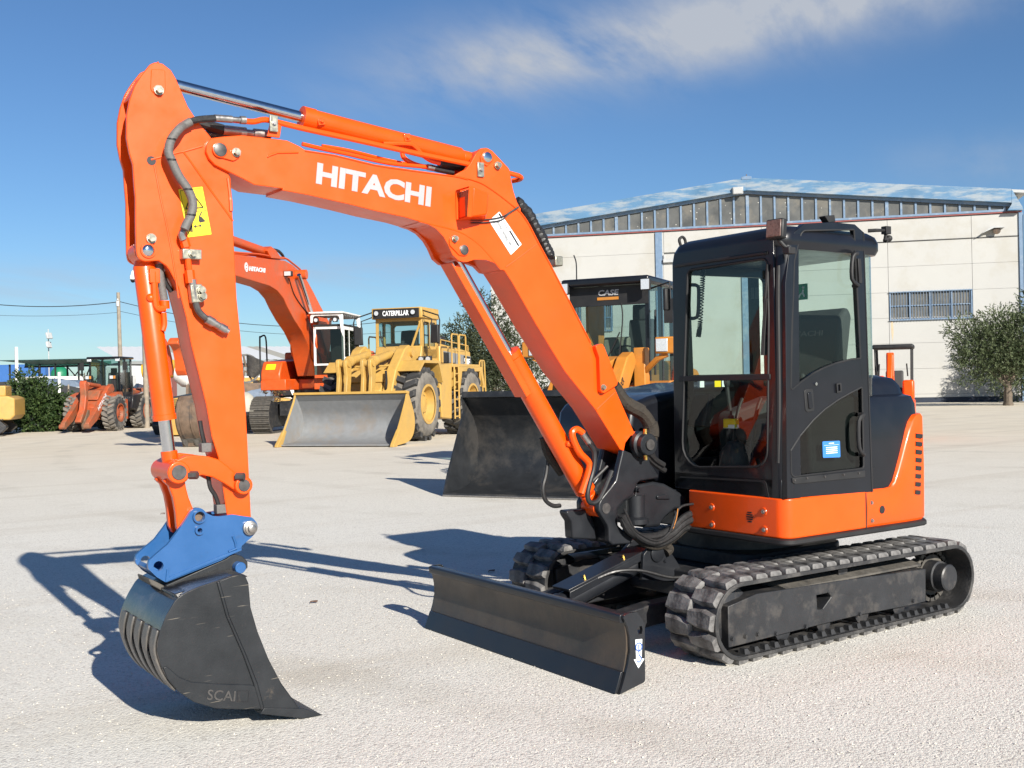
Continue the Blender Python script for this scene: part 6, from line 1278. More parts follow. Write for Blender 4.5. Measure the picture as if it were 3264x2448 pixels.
lg.prism([(lx_-.0806, lz_-.0806, .0310), (lx_+.0806, lz_-.0806, .0310), (lx_+.0806, lz_+.0806, .0310), (lx_-.0806, lz_+.0806, .0310)], .345, .352, 'y', [[(lx_-.0620, lz_-.0620), (lx_+.0620, lz_-.0620), (lx_+.0620, lz_+.0620), (lx_-.0620, lz_+.0620)]])
lg.prism([(lx_-.0310, lz_-.0310), (lx_+.0310, lz_-.0310), (lx_+.0310, lz_+.0310), (lx_-.0310, lz_+.0310)], .345, .352)
for dx, dz in ((.1023, 0), (-.1023, 0), (0, .1023), (0, -.1023)): lg.prism([(lx_+dx-.0186, lz_+dz-.0186), (lx_+dx+.0186, lz_+dz-.0186), (lx_+dx+.0186, lz_+dz+.0186), (lx_+dx-.0186, lz_+dz+.0186)], .345, .352)
lg.build('round_emblem', 'white_stk', BE, flat=True)
#  boom cylinders and work lamp
for y, q0, q1, q2 in ((.55, [(3.328,5.534),(1.895,4.18),(.193,2.403)], None, None), (-.55, [(2.326,4.826),(1.369,4.001),(-.577,2.148)], None, None)):
    t0, t1, t2 = [Vector((p[0], y, p[1])) for p in q0]
    b = MB(); b.cyl(t0, t1, .075, n=16); b.build('boom_rod', 'chrome', BE)
    b = MB(); b.lathe(t1, t2-t1, [(-.12, .09), (-.1, .17), (.2, .17), (.22, .14), ((t2-t1).length, .14)], 18); b.build('boom_cylinder', 'orange_big', BE)
    b = MB(); b.tube([t1+Vector((.1, .15, -.6)), t1+Vector((.05, .18, -1.2)), t2+Vector((.1, .15, .2))], .035, n=6); b.build('hydraulic_pipe', 'orange_big', BE)
p0 = [(2.928,5.578)][0]
b = MB(); b.cyl((p0[0], -.7, p0[1]), (p0[0], .7, p0[1]), .17, n=20); b.build('boom_pin', 'orange_big', bm_)
p0 = [(4.218,5.481)][0]
b = MB(); b.box((p0[0], .48, p0[1]), (.18, .28, .18)); q = b.build('work_lamp', 'black_matt', bm_, bevel=.02)
b = MB(); b.box((p0[0]+.095, .48, p0[1]), (.01, .22, .14)); b.build('lamp_lens', 'lamp', q)
b = MB(); b.tube(WP([(3.808,5.397),(3.608,5.156),(3.233,4.828),(2.436,4.489),(1.706,4.265)], .36), .02, n=5); b.build('lamp_cable', 'hose', bm_)
#  stick, link and bucket
st_o = [(8.645,6.447),(9.727,5.563),(9.496,4.854),(9.837,3.498),(10.394,2.233),(10.872,2.164),(10.908,2.675),(10.576,4.235),(10.33,5.296),(9.681,6.434)]
b = MB(); b.prism(st_o, -.26, .26); b.build('arm', 'orange_big', BE, bevel=.02)
lk_ = [(12.7,2.911,.12),(12.56,3.004,.12),(12.354,2.993,.1),(12.177,2.83),(12.005,2.493),(11.886,2.031,.1),(12.194,2.009,.1),(12.303,2.148),(12.294,2.348),(12.417,2.663),(12.526,2.769),(12.704,2.832,.1)]
b = MB(); b.prism(lk_, .10, .38); b.build('bucket_link', 'orange_big', BE, bevel=.03)
b = MB(); b.prism(lk_, -.38, -.10); b.build('bucket_link', 'orange_big', BE, bevel=.03)
bb = [(10.336,-.069)][0]; xb_ = bb[0]
prof = [(xb_-.35, .02), (xb_-.30, .18), (xb_-.05, .42), (xb_+.10, .70), (xb_+.12, 1.0), (xb_+.02, 1.28), (xb_-.22, 1.46), (xb_-.50, 1.44)]
Pb = smooth2(prof, 3, False); wd = .78
inn_ = [(x-.05, z-.02) for x, z in Pb]
b = MB(); b.prism(Pb+list(reversed(inn_)), -wd, wd); bkb = b.build('bucket', 'rusty', BE, ang=50)
for s in (1, -1):
    b = MB(); b.prism(Pb+[(xb_-.9, 1.2), (xb_-1.0, .8), (xb_-.7, .3)], s*wd, s*(wd-.04)); b.build('bucket_cheek', 'rusty', bkb)
ou_ = [(x+.03, z) for x, z in Pb[4:17]]
for k in range(5):
    y = -.62+k*.31; b = MB(); b.prism(ou_+[(x-.02, z) for x, z in reversed(ou_)], y-.02, y+.02); b.build('wear_rib', 'rusty', bkb)
b = MB(); b.prism([(xb_-.36, .15), (xb_-.25, .26), (xb_-.22, .24), (xb_-.33, .12)], -wd, wd); b.build('lip_bar', 'strip', bkb)
for k in range(5):
    y = -.66+k*.33
    b = MB(); b.loft([[(xb_-.30+dx, y+dy, .26) for dx, dy in ((-.05, -.06), (.06, -.06), (.06, .06), (-.05, .06))], [(xb_-.33+dx, y+dy, .10) for dx, dy in ((-.05, -.065), (.06, -.065), (.06, .065), (-.05, .065))], [(xb_-.40+dx, y+dy, .0) for dx, dy in ((-.02, -.035), (.03, -.035), (.03, .035), (-.02, .035))]]); b.build('bucket_tooth', 'strip', bkb, bevel=.008)
for s in (.2, -.2):
    b = MB(); b.prism([(xb_-.1, 1.4), (xb_-.35, 1.78, .1), (xb_-.6, 1.72, .1), (xb_-.6, 1.35)], s-.03, s+.03); b.build('bucket_ear', 'rusty', bkb)
#  upper structure, cab, tracks
b = MB(); b.prism([(1.75, -1.5), (1.75, -.55), (.6, -.45), (.6, .45), (1.75, .5), (1.75, 1.45), (-3.2, 1.5, .4), (-3.2, -1.5, .4)], 1.55, 1.95, 'z'); b.build('deck', 'orange_big', BE, bevel=.03)
b = MB(); b.prism([(1.75, 1.9), (1.75, 2.15), (1.45, 2.6, .2), (-1.0, 2.75), (-1.0, 1.9)], -1.5, -.75); b.build('tool_cover', 'orange_big', BE, bevel=.05)
b = MB(); b.box((1.60, -1.15, 2.40), (.25, .35, .02), ry=.9); b.build('warning_label', 'yellow_stk', BE)
b = MB(); b.prism([(-.9, 1.9), (-.9, 3.0, .1), (-3.2, 3.05, .2), (-3.3, 1.9)], -1.5, 1.5); b.build('engine_house', 'orange_big', BE, bevel=.05)
b = MB(); b.tube([(1.8, -1.47, 1.9), (1.8, -1.47, 3.35), (1.7, -1.47, 3.5), (1.2, -1.47, 3.5), (1.1, -1.47, 2.6)], .03, n=6); b.build('handrail', 'black_matt', BE)
cz0, cz1, cx0, cx1, cy0, cy1 = 1.95, 3.80, 2.05, -.05, .62, 1.72
cbw = MB(); cbw.bx(cx1, cx0, cy0, cy1, cz0, cz0+.12); cb = cbw.build('cab', 'orange_big', BE, bevel=.02)
for (x, y, w_) in ((cx0, cy0+.04, .07), (cx0-.05, cy1-.04, .08), (cx0-.75, cy1-.03, .05), (cx1, cy1-.04, .08), (cx1, cy0+.04, .06)):
    b = MB(); b.prism([(x-w_, cz0), (x-w_-.0, cz1), (x-.0, cz1), (x, cz0+.55), (x-.1, cz0)], y-w_*.6, y+w_*.6); b.build('cab_post', 'white', cb, bevel=.01)
b = MB(); b.bx(cx1-.05, cx0+.05, cy0-.02, cy1+.02, cz1, cz1+.07); b.build('cab_roof', 'black_matt', cb, bevel=.02)
for za, zb_ in ((cz1-.10, cz1), (cz0+.45, cz0+.52)): b = MB(); b.bx(cx0-.06, cx0-.0, cy0, cy1, za, zb_); b.build('front_rail', 'white', cb, bevel=.01)
b = MB(); b.bx(cx1, cx0-.1, cy1-.04, cy1, cz1-.12, cz1); b.build('side_rail', 'white', cb)
b = MB(); b.bx(cx1, cx0-.15, cy1-.03, cy1+.01, cz0+.1, cz0+.75); b.build('cab_door', 'white', cb, bevel=.01)
b = MB(); b.add([(cx0-.02, cy0, cz0+.1), (cx0-.02, cy1, cz0+.1), (cx0-.02, cy1, cz1), (cx0-.02, cy0, cz1)], [(0, 1, 2, 3)]); b.build('windscreen', 'glass_dark', cb, flat=True)
b = MB(); b.add([(cx0-.02, cy1-.01, cz0+.1), (cx1, cy1-.01, cz0+.1), (cx1, cy1-.01, cz1), (cx0-.02, cy1-.01, cz1)], [(0, 1, 2, 3)]); b.build('side_window', 'glass_dark', cb, flat=True)
b = MB(); b.bx(cx1, cx1+.05, cy0, cy1, cz0, cz1); b.build('cab_rear', 'cabin_in', cb)
b = MB(); b.prism([(.85, 2.4, .05), (.75, 3.15, .1), (.55, 3.15, .1), (.6, 2.4)], .85, 1.4); b.build('seat', 'seat', cb, bevel=.03)
#  falling-object guard over the cab
b = MB()
for x in (cx0+.25, cx1+.1): b.prism([(cy0-.03, cz1+.12), (cy0-.03, cz1+.45, .12), (cy1+.06, cz1+.45, .12), (cy1+.06, cz1-.4), (cy1-.02, cz1-.2), (cy1-.08, cz1+.36, .1), (cy0+.06, cz1+.36, .1), (cy0+.04, cz1+.12)], x-.09, x, 'x')
b.bx(cx1-.1, cx0+.35, cy0-.05, cy1+.08, cz1+.44, cz1+.50); fg = b.build('cab_guard', 'white', cb, bevel=.015)
for k in range(7):
    b = MB(); b.bx(cx0+.1-k*.25, cx0+.18-k*.25, cy0, cy1, cz1+.38, cz1+.44); b.build('guard_bar', 'white', fg)
for y in (cy0+.15, cy1-.25):
    b = MB(); b.box((cx0+.12, y, cz1+.22), (.1, .18, .16)); q = b.build('cab_lamp', 'black_matt', cb, bevel=.02)
    b = MB(); b.cyl((cx0+.17, y, cz1+.22), (cx0+.18, y, cz1+.22), .065, n=14); b.build('lamp_lens', 'lamp', q)
b = MB(); b.cyl((0, 0, 1.1), (0, 0, 1.56), .8, n=28); b.bx(-1.2, 1.2, -1.0, 1.0, .6, 1.15); b.build('undercarriage', 'frame_dark', BE, bevel=.02)
shoe = MB(); shoe.bx(-.095, .095, -.36, .36, 0, .025); shoe.bx(-.09, -.07, -.36, .36, .02, .06); shoe.bx(.0, .02, -.36, .36, .02, .05); so2 = shoe.build('track_shoe', 'dust_steel'); SHM = so2.data; bpy.data.objects.remove(so2)
HL, HR = 1.85, .62
for s in (1, -1):
    b = MB(); b.prism([(-HL, .2), (HL, .2), (HL+.3, .66), (HL, 1.12), (-HL, 1.12), (-HL-.3, .66)], s*1.12, s*1.5); tf = b.build('track_frame', 'frame_dark', BE, bevel=.03)
    for x in (HL, -HL):
        b = MB(); b.cyl((x, s*1.1, HR+.04), (x, s*1.55, HR+.04), .54, n=24); b.build('track_wheel', 'frame_dark', tf)
    per = 4*HL+2*pi*HR; n_ = 54
    for k in range(n_):
        d_ = per*k/n_
        if d_ < 2*HL: x, z, a = HL-d_, .04, pi
        elif d_ < 2*HL+pi*HR: a_ = (d_-2*HL)/HR; x, z, a = -HL-HR*sin(a_), HR+.04-HR*cos(a_), pi+a_
        elif d_ < 4*HL+pi*HR: x, z, a = -HL+(d_-2*HL-pi*HR), 2*HR+.04, 0
        else: a_ = (d_-4*HL-pi*HR)/HR; x, z, a = HL+HR*sin(a_), HR+.04+HR*cos(a_), a_
        o = bpy.data.objects.new('track_shoe', SHM); COL.objects.link(o); o.parent = tf; o.location = (x, s*1.3, z); o.rotation_euler = (0, a, 0)

# ---------------------------------------------------------------- yellow crawler at the left edge
YC = thing('crawler', 'yellow crawler machine at the left edge with counterweight box over dark tracks', 'crawler', (-.05, -41.6, 0), radians(-20))
b = MB(); b.prism([(-2.6, .62), (-2.75, .8), (-2.75, 1.45), (-2.5, 1.55), (2.0, 1.55), (2.0, .62)], -1.1, 1.1); yb_ = b.build('body', 'yellow', YC, bevel=.05)
b = MB(); b.bx(-2.35, -1.15, -.6, .6, 1.54, 1.95); b.build('top_box', 'yellow', YC, bevel=.04)
b = MB(); b.prism([(-1.0, 1.5), (-.1, 2.6), (.5, 2.6), (1.0, 1.5)], -.9, .9); b.build('sloped_hood', 'yellow', YC, bevel=.04)
b = MB(); b.bx(-1.4, -.6, .9, 1.2, .9, 1.25); b.bx(-1.2, -.8, .95, 1.15, .6, .95); b.build('side_bracket', 'yellow', YC, bevel=.03)
for s in (1, -1):
    b = MB(); b.prism([(-2.2, .08), (2.2, .08), (2.5, .35, .1), (2.2, .62), (-2.2, .62), (-2.5, .35, .1)], s*.7, s*1.15); tf = b.build('track', 'frame_dark', YC, bevel=.02)
    for k in range(26):
        x = -2.25+k*.18
        for z, r_ in ((.05, pi), (.63, 0)):
            o = bpy.data.objects.new('track_shoe', SHM); COL.objects.link(o); o.parent = tf; o.location = (x, s*.93, z); o.rotation_euler = (0, r_, 0); o.scale = (.9, .65, .8)

# ---------------------------------------------------------------- yellow dozer between the big machines
DZ = thing('bulldozer', 'yellow bulldozer with slatted radiator grille, half hidden behind the orange arm', 'bulldozer', (-7.55, -33.6, 0), radians(50))
b = MB(); b.prism([(1.6, .35), (1.6, 1.35, .08), (-.6, 1.5), (-.6, .35)], -.75, .75); hb = b.build('hood', 'yellow', DZ, bevel=.03)
for k in range(9):
    b = MB(); b.box((1.61, .0, .72+k*.072), (.03, 1.2, .022)); b.build('grille_slat', 'black_matt', hb)
b = MB(); b.prism([(1.62, .05), (1.62, .62), (1.5, .62), (1.5, .05)], -.8, .8); b.build('front_guard', 'yellow', DZ, bevel=.02)
b = MB(); b.bx(-2.2, -.5, -.75, .75, .4, 1.45); b.build('rear_body', 'yellow', DZ, bevel=.04)
b = MB(); b.prism([(1.5, .8), (1.62, 1.35), (1.0, 1.55), (.3, 1.5), (.6, .8)], .78, 1.0); b.build('side_arm', 'yellow', DZ, bevel=.02)
for s in (1, -1):
    b = MB(); b.prism([(-1.9, .05), (1.2, .05), (1.5, .4, .1), (1.2, .75), (-1.9, .75), (-2.2, .4, .1)], s*.85, s*1.3); b.build('track', 'frame_dark', DZ, bevel=.02)
b = MB(); b.cyl((-.2, .2, 1.45), (-.2, .2, 2.1), .06, n=10); b.build('exhaust', 'black_matt', DZ)

# ---------------------------------------------------------------- mini excavator by the warehouse
ME = thing('mini_excavator', 'small red orange mini excavator with black canopy, behind the black engine cover', 'mini excavator', [(-18.509,-12.035)][0]+(0,), radians(33))
b = MB(); b.prism([(.7, -.5, .1), (.7, .5, .1), (-.75, .5, .25), (-.75, -.5, .25)], .45, 1.0, 'z'); b.build('body', 'orange', ME, bevel=.05)
for s in (1, -1):
    b = MB(); b.prism([(-.7, .02), (.7, .02), (.88, .2, .1), (.7, .38), (-.7, .38), (-.88, .2, .1)], s*.28, s*.52); b.build('rubber_track', 'rubber_dark', ME, bevel=.03)
    b = MB(); b.tube([(-.45, s*.42, 1.0), (-.45, s*.44, 2.30)], .03, n=6); b.tube([(.35, s*.42, 1.0), (.35, s*.44, 2.3)], .02, n=6); b.build('canopy_post', 'black_matt', ME)
    b = MB(); b.bx(.1, .55, s*.22, s*.5, 1.0, 1.62 if s < 0 else 1.50); b.build('control_box', 'orange', ME, bevel=.05)
    b = MB(); b.tube([(.4, s*.35, 1.6), (.45, s*.33, 1.92)], .018, n=6); b.build('lever', 'black_matt', ME)
b = MB(); b.bx(-.6, .5, -.50, .50, 2.30, 2.42); b.build('canopy', 'black_matt', ME, bevel=.04)
b = MB(); b.prism([(-.3, 1.0), (.05, 1.15), (-.15, 1.35), (-.25, 1.75, .05), (-.4, 1.75, .05)], -.22, .22); b.build('seat', 'seat', ME, bevel=.04)
b = MB(); b.prism([(.65, .8), (.95, .8), (1.1, 1.6, .1), (1.0, 2.2, .1), (.8, 2.2, .1), (.85, 1.6, .1)], -.13, .05); b.build('boom', 'orange', ME, bevel=.02)
b = MB(); b.prism([(.85, 2.02), (1.1, 2.22, .05), (1.5, 1.4), (1.45, 1.2), (1.35, 1.25)], -.10, .02); b.build('arm', 'orange', ME, bevel=.02)
b = MB(); b.cyl((.95, .0, 1.0), (1.05, 0, 1.5), .05, n=10); b.build('boom_cylinder', 'orange', ME)
b = MB(); b.prism([(1.35, 1.15), (1.6, 1.0), (1.55, .6), (1.25, .7)], -.18, .18); b.build('bucket', 'bucket', ME, bevel=.02)


# ================================================================== warehouse
MT['wall'] = paint('cream_precast_panel', (.43, .427, .408), .8, var=.05, scale=.5, dirt=(.37, .35, .30), dirt_amt=.5, dscale=.35, bump=.1, bscale=8)
MT['steel_blue'] = paint('pale_blue_steel', (.15, .225, .33), .5, var=.1, dirt=(.30, .34, .38), dirt_amt=.5, dscale=1.5)
MT['fascia'] = paint('flaking_blue_fascia', (.085, .19, .32), .55, var=.15, scale=.6, dirt=(.29, .33, .36), dirt_amt=.85, dscale=1.2, dlo=.44, dhi=.58, dmap=(1, .45, 2.4))
MT['red_line'] = paint('faded_red_trim', (.26, .075, .07), .6, var=.1)
MT['skirting'] = paint('dark_blue_skirting', (.012, .02, .04), .6, var=.2)
MT['roofing'] = paint('weathered_roof_sheet', (.42, .43, .43), .6, var=.1)
MT['dark_in'] = paint('dark_interior', (.02, .022, .03), .8, var=.2)
MT['pane'] = paint('grimy_window_pane', (.10, .102, .098), .35, var=.3, scale=.8, dirt=(.19, .175, .145), dirt_amt=.6, dscale=.7)
MT['rust_run'] = paint('rust_streak', (.50, .40, .27), .85, var=.1)
def sky_specks(m, sc_, th, col):
    t = m.node_tree; b = t.nodes['Principled BSDF']; src = b.inputs['Base Color'].links[0].from_socket
    c = N(t, 'ShaderNodeTexCoord'); v = N(t, 'ShaderNodeTexVoronoi', Scale=sc_); L(t, c.outputs['Object'], v.inputs['Vector'])
    l = N(t, 'ShaderNodeMath', operation='LESS_THAN'); L(t, v.outputs['Distance'], l.inputs[0]); l.inputs[1].default_value = th
    x = N(t, 'ShaderNodeMix', data_type='RGBA'); L(t, l.outputs[0], x.inputs[0]); L(t, src, x.inputs[6]); x.inputs[7].default_value = (*col, 1); L(t, x.outputs[2], b.inputs['Base Color'])
MT['pane_plain'] = MT['pane'].copy(); sky_specks(MT['pane'], 2.6, .085, (.5, .49, .45))  # pale dots painted in for bright sky showing through holes in the panes
WH = thing('warehouse', 'large cream warehouse with flaking blue gable fascia and a row of grimy clerestory panes', 'warehouse', (-49.41, -32.58, 0), radians(41.4))
YL, YR, YP = -25.6, 5.6, -9.55
def zr(y): return 13.60-abs(y-YP)*.1085
b = MB(); b.prism([(YL+.1, .0), (YR-.1, .0), (YR-.1, zr(YR)-.3), (YP, 13.2), (YL+.1, zr(YL)-.3)], -46, -.14, 'x', [[(-14.55, .02), (-8.8, .02), (-8.8, 8.8), (-14.55, 8.8)]]); sh_ = b.build('wall', 'wall', WH)
# precast panels, joints left open between them
rows = [.30, .50, 1.98, 3.47, 4.96, 6.45, 7.94, 9.43, 10.70]
for i in range(len(rows)-1):
    z0, z1 = rows[i]+.006, rows[i+1]-.006
    for y0, y1 in ((YL, -15.12), (-8.74, -1.60), (-1.58, 2.97), (2.99, YR-.02), (-15.1, -14.6)):
        if abs(y0+1.58) < .01 and 4.8 < (z0+z1)/2 < 6.46: continue
        if y0 == YL and 4.8 < (z0+z1)/2 < 6.46:
            for a, e in ((YL, -20.35), (-19.80, -18.80), (-17.82, -15.12)):
                b = MB(); b.bx(-.14, 0, a, e, z0, z1); b.build('panel', 'wall', sh_)
            continue
        b = MB(); b.bx(-.14, 0, y0, y1, z0, z1); b.build('panel', 'wall', sh_)
    if z0 > 8.8:
        b = MB(); b.bx(-.14, 0, -14.58, -8.76, z0, z1); b.build('panel', 'wall', sh_)
b = MB(); b.bx(-.14, .0, -1.58, 2.97, 4.972, 4.83); b.build('panel', 'wall', sh_)
b = MB(); b.bx(-.13, .02, YL, YR-.02, 0, .295); b.build('skirting', 'skirting', WH)
for y0, y1, z1 in ((-15.10, -14.68, 10.68), (YR-.12, YR+.10, 10.7)):
    b = MB(); b.bx(-.1, .08, y0, y1, .0, z1); b.build('column', 'steel_blue', WH, bevel=.01)
b = MB(); b.cyl((.12, YR+.2, 0), (.12, YR+.2, 10.6), .07, n=10); b.build('downpipe', 'white', WH)
b = MB(); b.bx(-.1, .10, YL-.05, YR+.05, 10.73, 10.79); b.build('red_trim', 'red_line', WH)
# gable fascia
for s, ye in ((-1, YL-.3), (1, YR-.55)):
    b = MB(); b.prism([(YP, 13.62), (ye, zr(ye)), (ye, zr(ye)-.78), (YP, 12.86)], .05, .45, 'x'); b.build('fascia', 'fascia', WH, bevel=.01)
    b = MB(); b.prism([(YP, 12.86), (ye, zr(ye)-.78), (ye, zr(ye)-.95), (YP, 12.70)], .02, .16, 'x'); b.build('fascia_shadow_rail', 'steel_blue', WH)
b = MB(); b.prism([(YR-.54, zr(YR-.55)), (YR-.54, zr(YR)-.80), (YR-.75, 10.82), (YR+.05, 10.80), (YR+.02, 10.95)], .05, .45, 'x'); b.build('fascia_end', 'fascia', WH)
b = MB(); b.prism([(YP-.3, 13.50), (YP+.3, 13.50), (YP+.3, 13.67), (YP, 13.72), (YP-.3, 13.67)], .0, .47, 'x'); b.build('ridge_cap', 'steel_blue', WH, bevel=.02)
b = MB(); b.cyl((.2, YP, 13.7), (.2, YP, 13.85), .03, n=8); b.build('ridge_knob', 'rusty', WH)
for s, ye in ((-1, YL-.3), (1, YR+.3)):
    b = MB(); b.add([(.4, YP, 13.61), (.4, ye, zr(ye)-.02), (-46, ye, zr(ye)-.02), (-46, YP, 13.61), (.4, YP, 13.45), (.4, ye, zr(ye)-.18), (-46, ye, zr(ye)-.18), (-46, YP, 13.45)], [(0, 1, 2, 3), (4, 7, 6, 5), (0, 4, 5, 1), (1, 5, 6, 2), (2, 6, 7, 3), (3, 7, 4, 0)]); b.build('roof', 'roofing', WH)
# clerestory
cw_ = thing  # (a part of the warehouse, so no tags below)
cl_ = bpy.data.objects.new('clerestory', None); COL.objects.link(cl_); cl_.parent = WH
n_ = 38; y0, y1 = -25.4, 4.75; st_ = (y1-y0)/n_
def zt(y): return zr(y)-.96
for k in range(n_):
    a, e = y0+k*st_, y0+(k+1)*st_
    if zt(a) < 10.95 and zt(e) < 10.95: continue
    b = MB(); b.add([(.02+.004*(k % 3), a+.05, 10.93), (.02+.004*(k % 2), e-.05, 10.93), (.02, e-.05, max(zt(e), 10.96)), (.02, a+.05, max(zt(a), 10.96))], [(0, 1, 2, 3)]); b.build('pane', 'pane', cl_, flat=True)
for k in range(n_+1):
    a = y0+k*st_; w_ = .055 if k % 10 else .09
    b = MB(); b.prism([(a-w_, 10.82), (a+w_, 10.82), (a+w_, zt(a+w_)), (a-w_, zt(a-w_))], -.02, .09, 'x'); b.build('mullion', 'steel_blue', cl_)
b = MB(); b.bx(-.02, .095, y0, y1, 10.81, 10.93); b.build('sill_rail', 'steel_blue', cl_)
b = MB(); b.bx(-.06, -.02, y0, y1, 10.8, 11.3); b.build('clerestory_backing', 'dark_in', cl_)
# barred windows
def barred(yA, yB, zA, zB, nb, nm_, mull):
    wn = bpy.data.objects.new('barred_window', None); COL.objects.link(wn); wn.parent = WH
    b = MB(); b.bx(-.12, -.06, yA, yB, zA, zB); b.build('window_glass', 'pane_plain', wn)
    fr_ = MB()
    for q in ((yA, yA+.07, zA, zB), (yB-.07, yB, zA, zB)): fr_.bx(-.05, .06, *q)
    for q in ((yA, yB, zA, zA+.07), (yA, yB, zB-.07, zB)): fr_.bx(-.045, .055, *q)
    fr_.build('window_frame', 'steel_blue', wn)
    for k in range(1, mull):
        y = yA+(yB-yA)*k/mull; b = MB(); b.bx(-.05, .03, y-.045, y+.045, zA+.05, zB-.05); b.build('window_mullion', 'steel_blue', wn)
    b = MB(); b.bx(-.05, .02, yA+.05, yB-.05, (zA+zB)/2-.03, (zA+zB)/2+.03); b.build('window_rail', 'steel_blue', wn)
    for k in range(nb):
        y = yA+.07+(yB-yA-.14)*(k+.5)/nb; b = MB(); b.cyl((.10, y, zA-.06), (.10, y, zB+.02), .014, n=6, caps=False); b.build('bar', 'steel_blue', wn)
    for z in (zA, zB-.03):
        b = MB(); b.bx(.08, .12, yA-.02, yB+.02, z-.02, z+.02); b.build('bar_rail', 'steel_blue', wn)
barred(-1.55, 2.95, 4.82, 6.48, 28, '', 4)
barred(-18.78, -17.84, 4.75, 6.43, 6, '', 2)
barred(-20.32, -19.84, 4.75, 6.43, 3, '', 1)
b = MB(); b.prism([(-1.50, 4.80), (-1.38, 4.80), (-1.36, 4.1), (-1.42, 3.55), (-1.48, 4.1)], .0, .004, 'x'); b.build('rust_streak', 'rust_run', WH)
# sliding door, its rail, the open gap with a blue post
b = MB(); b.bx(-.08, .02, -14.62, -9.95, .1, 8.78); dr = b.build('sliding_door', 'wall', WH)
for z in (2.2, 4.4, 6.6):
    b = MB(); b.bx(.018, .026, -14.6, -9.95, z-.012, z+.012); b.build('door_joint', 'roofing', dr)
b = MB(); b.bx(-.05, .22, -14.62, -8.7, 8.80, 9.02); b.bx(.05, .16, -14.6, -14.5, 9.0, 9.3); b.build('door_rail', 'roofing', WH, bevel=.01)
b = MB(); b.bx(-.05, .10, -9.95, -9.60, 0, 8.8); b.build('door_post', 'steel_blue', WH)
b = MB(); b.bx(-.05, .10, -8.95, -8.70, 0, 8.8); b.build('door_post', 'white', WH)
b = MB(); b.bx(-3.0, -2.9, -14.4, -8.7, 0, 8.8); b.build('inner_wall', 'dark_in', WH)
for k in range(3):
    b = MB(); b.bx(-2.89, -2.86, -9.5+.26*k, -9.3+.26*k, 6.6, 7.3); b.build('inner_window', 'pane', WH)
# lamps, cables
b = MB(); b.box((.45, -10.06, 12.88), (.30, .62, .42), ry=.3); q = b.build('floodlight', 'roofing', WH, bevel=.03)
b = MB(); b.box((.60, -10.06, 12.84), (.03, .5, .32), ry=.3); b.build('lamp_lens', 'lamp', q)
b = MB(); b.lathe((.05, 4.25, 9.80), (1, .1, -.35), [(0, .12), (.2, .16), (.3, .20), (.32, .1)], 16); q = b.build('wall_lamp', 'rusty', WH)
b = MB(); b.prism([(3.45, 9.58), (4.0, 9.98, .1), (4.5, 9.92), (4.66, 9.86), (4.1, 9.86)], .0, .5, 'x'); b.build('lamp_shade', 'roofing', q)
b = MB(); b.tube([(.03, -8.6, 9.45), (.03, -1.3, 9.40), (.03, 5.5, 9.39)], .022, n=5); b.build('wall_cable', 'black_matt', WH)

# ================================================================== vegetation
def leafmat(nm, a, c, back=.35):
    m = bpy.data.materials.new(nm); m.use_nodes = True; t = m.node_tree; b = t.nodes['Principled BSDF']; b.inputs['Roughness'].default_value = .55; b.inputs['Specular IOR Level'].default_value = .3
    at = N(t, 'ShaderNodeAttribute', attribute_name='tone'); x = N(t, 'ShaderNodeMix', data_type='RGBA'); L(t, at.outputs['Fac'], x.inputs[0]); x.inputs[6].default_value = (*a, 1); x.inputs[7].default_value = (*c, 1); L(t, x.outputs[2], b.inputs['Base Color'])
    tr = N(t, 'ShaderNodeBsdfTranslucent'); L(t, x.outputs[2], tr.inputs[0]); mx_ = N(t, 'ShaderNodeMixShader', Fac=.25); o = t.nodes['Material Output']
    L(t, b.outputs[0], mx_.inputs[1]); L(t, tr.outputs[0], mx_.inputs[2]); L(t, mx_.outputs[0], o.inputs[0]); return m
MT['olive'] = leafmat('olive_leaves', (.05, .072, .030), (.15, .18, .095))
MT['olive_dark'] = leafmat('dark_olive_leaves', (.030, .040, .020), (.095, .11, .06))
MT['bushy'] = leafmat('dark_green_leaves', (.020, .045, .014), (.075, .115, .035))
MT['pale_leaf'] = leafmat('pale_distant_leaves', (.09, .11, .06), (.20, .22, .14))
MT['dry_leaf'] = leafmat('dry_twigs', (.14, .12, .09), (.24, .21, .16))
MT['red_leaf'] = leafmat('reddish_leaves', (.16, .035, .03), (.12, .14, .05))
MT['bark'] = paint('grey_bark', (.12, .095, .07), .9, var=.4, scale=12, bump=.6, bscale=20)
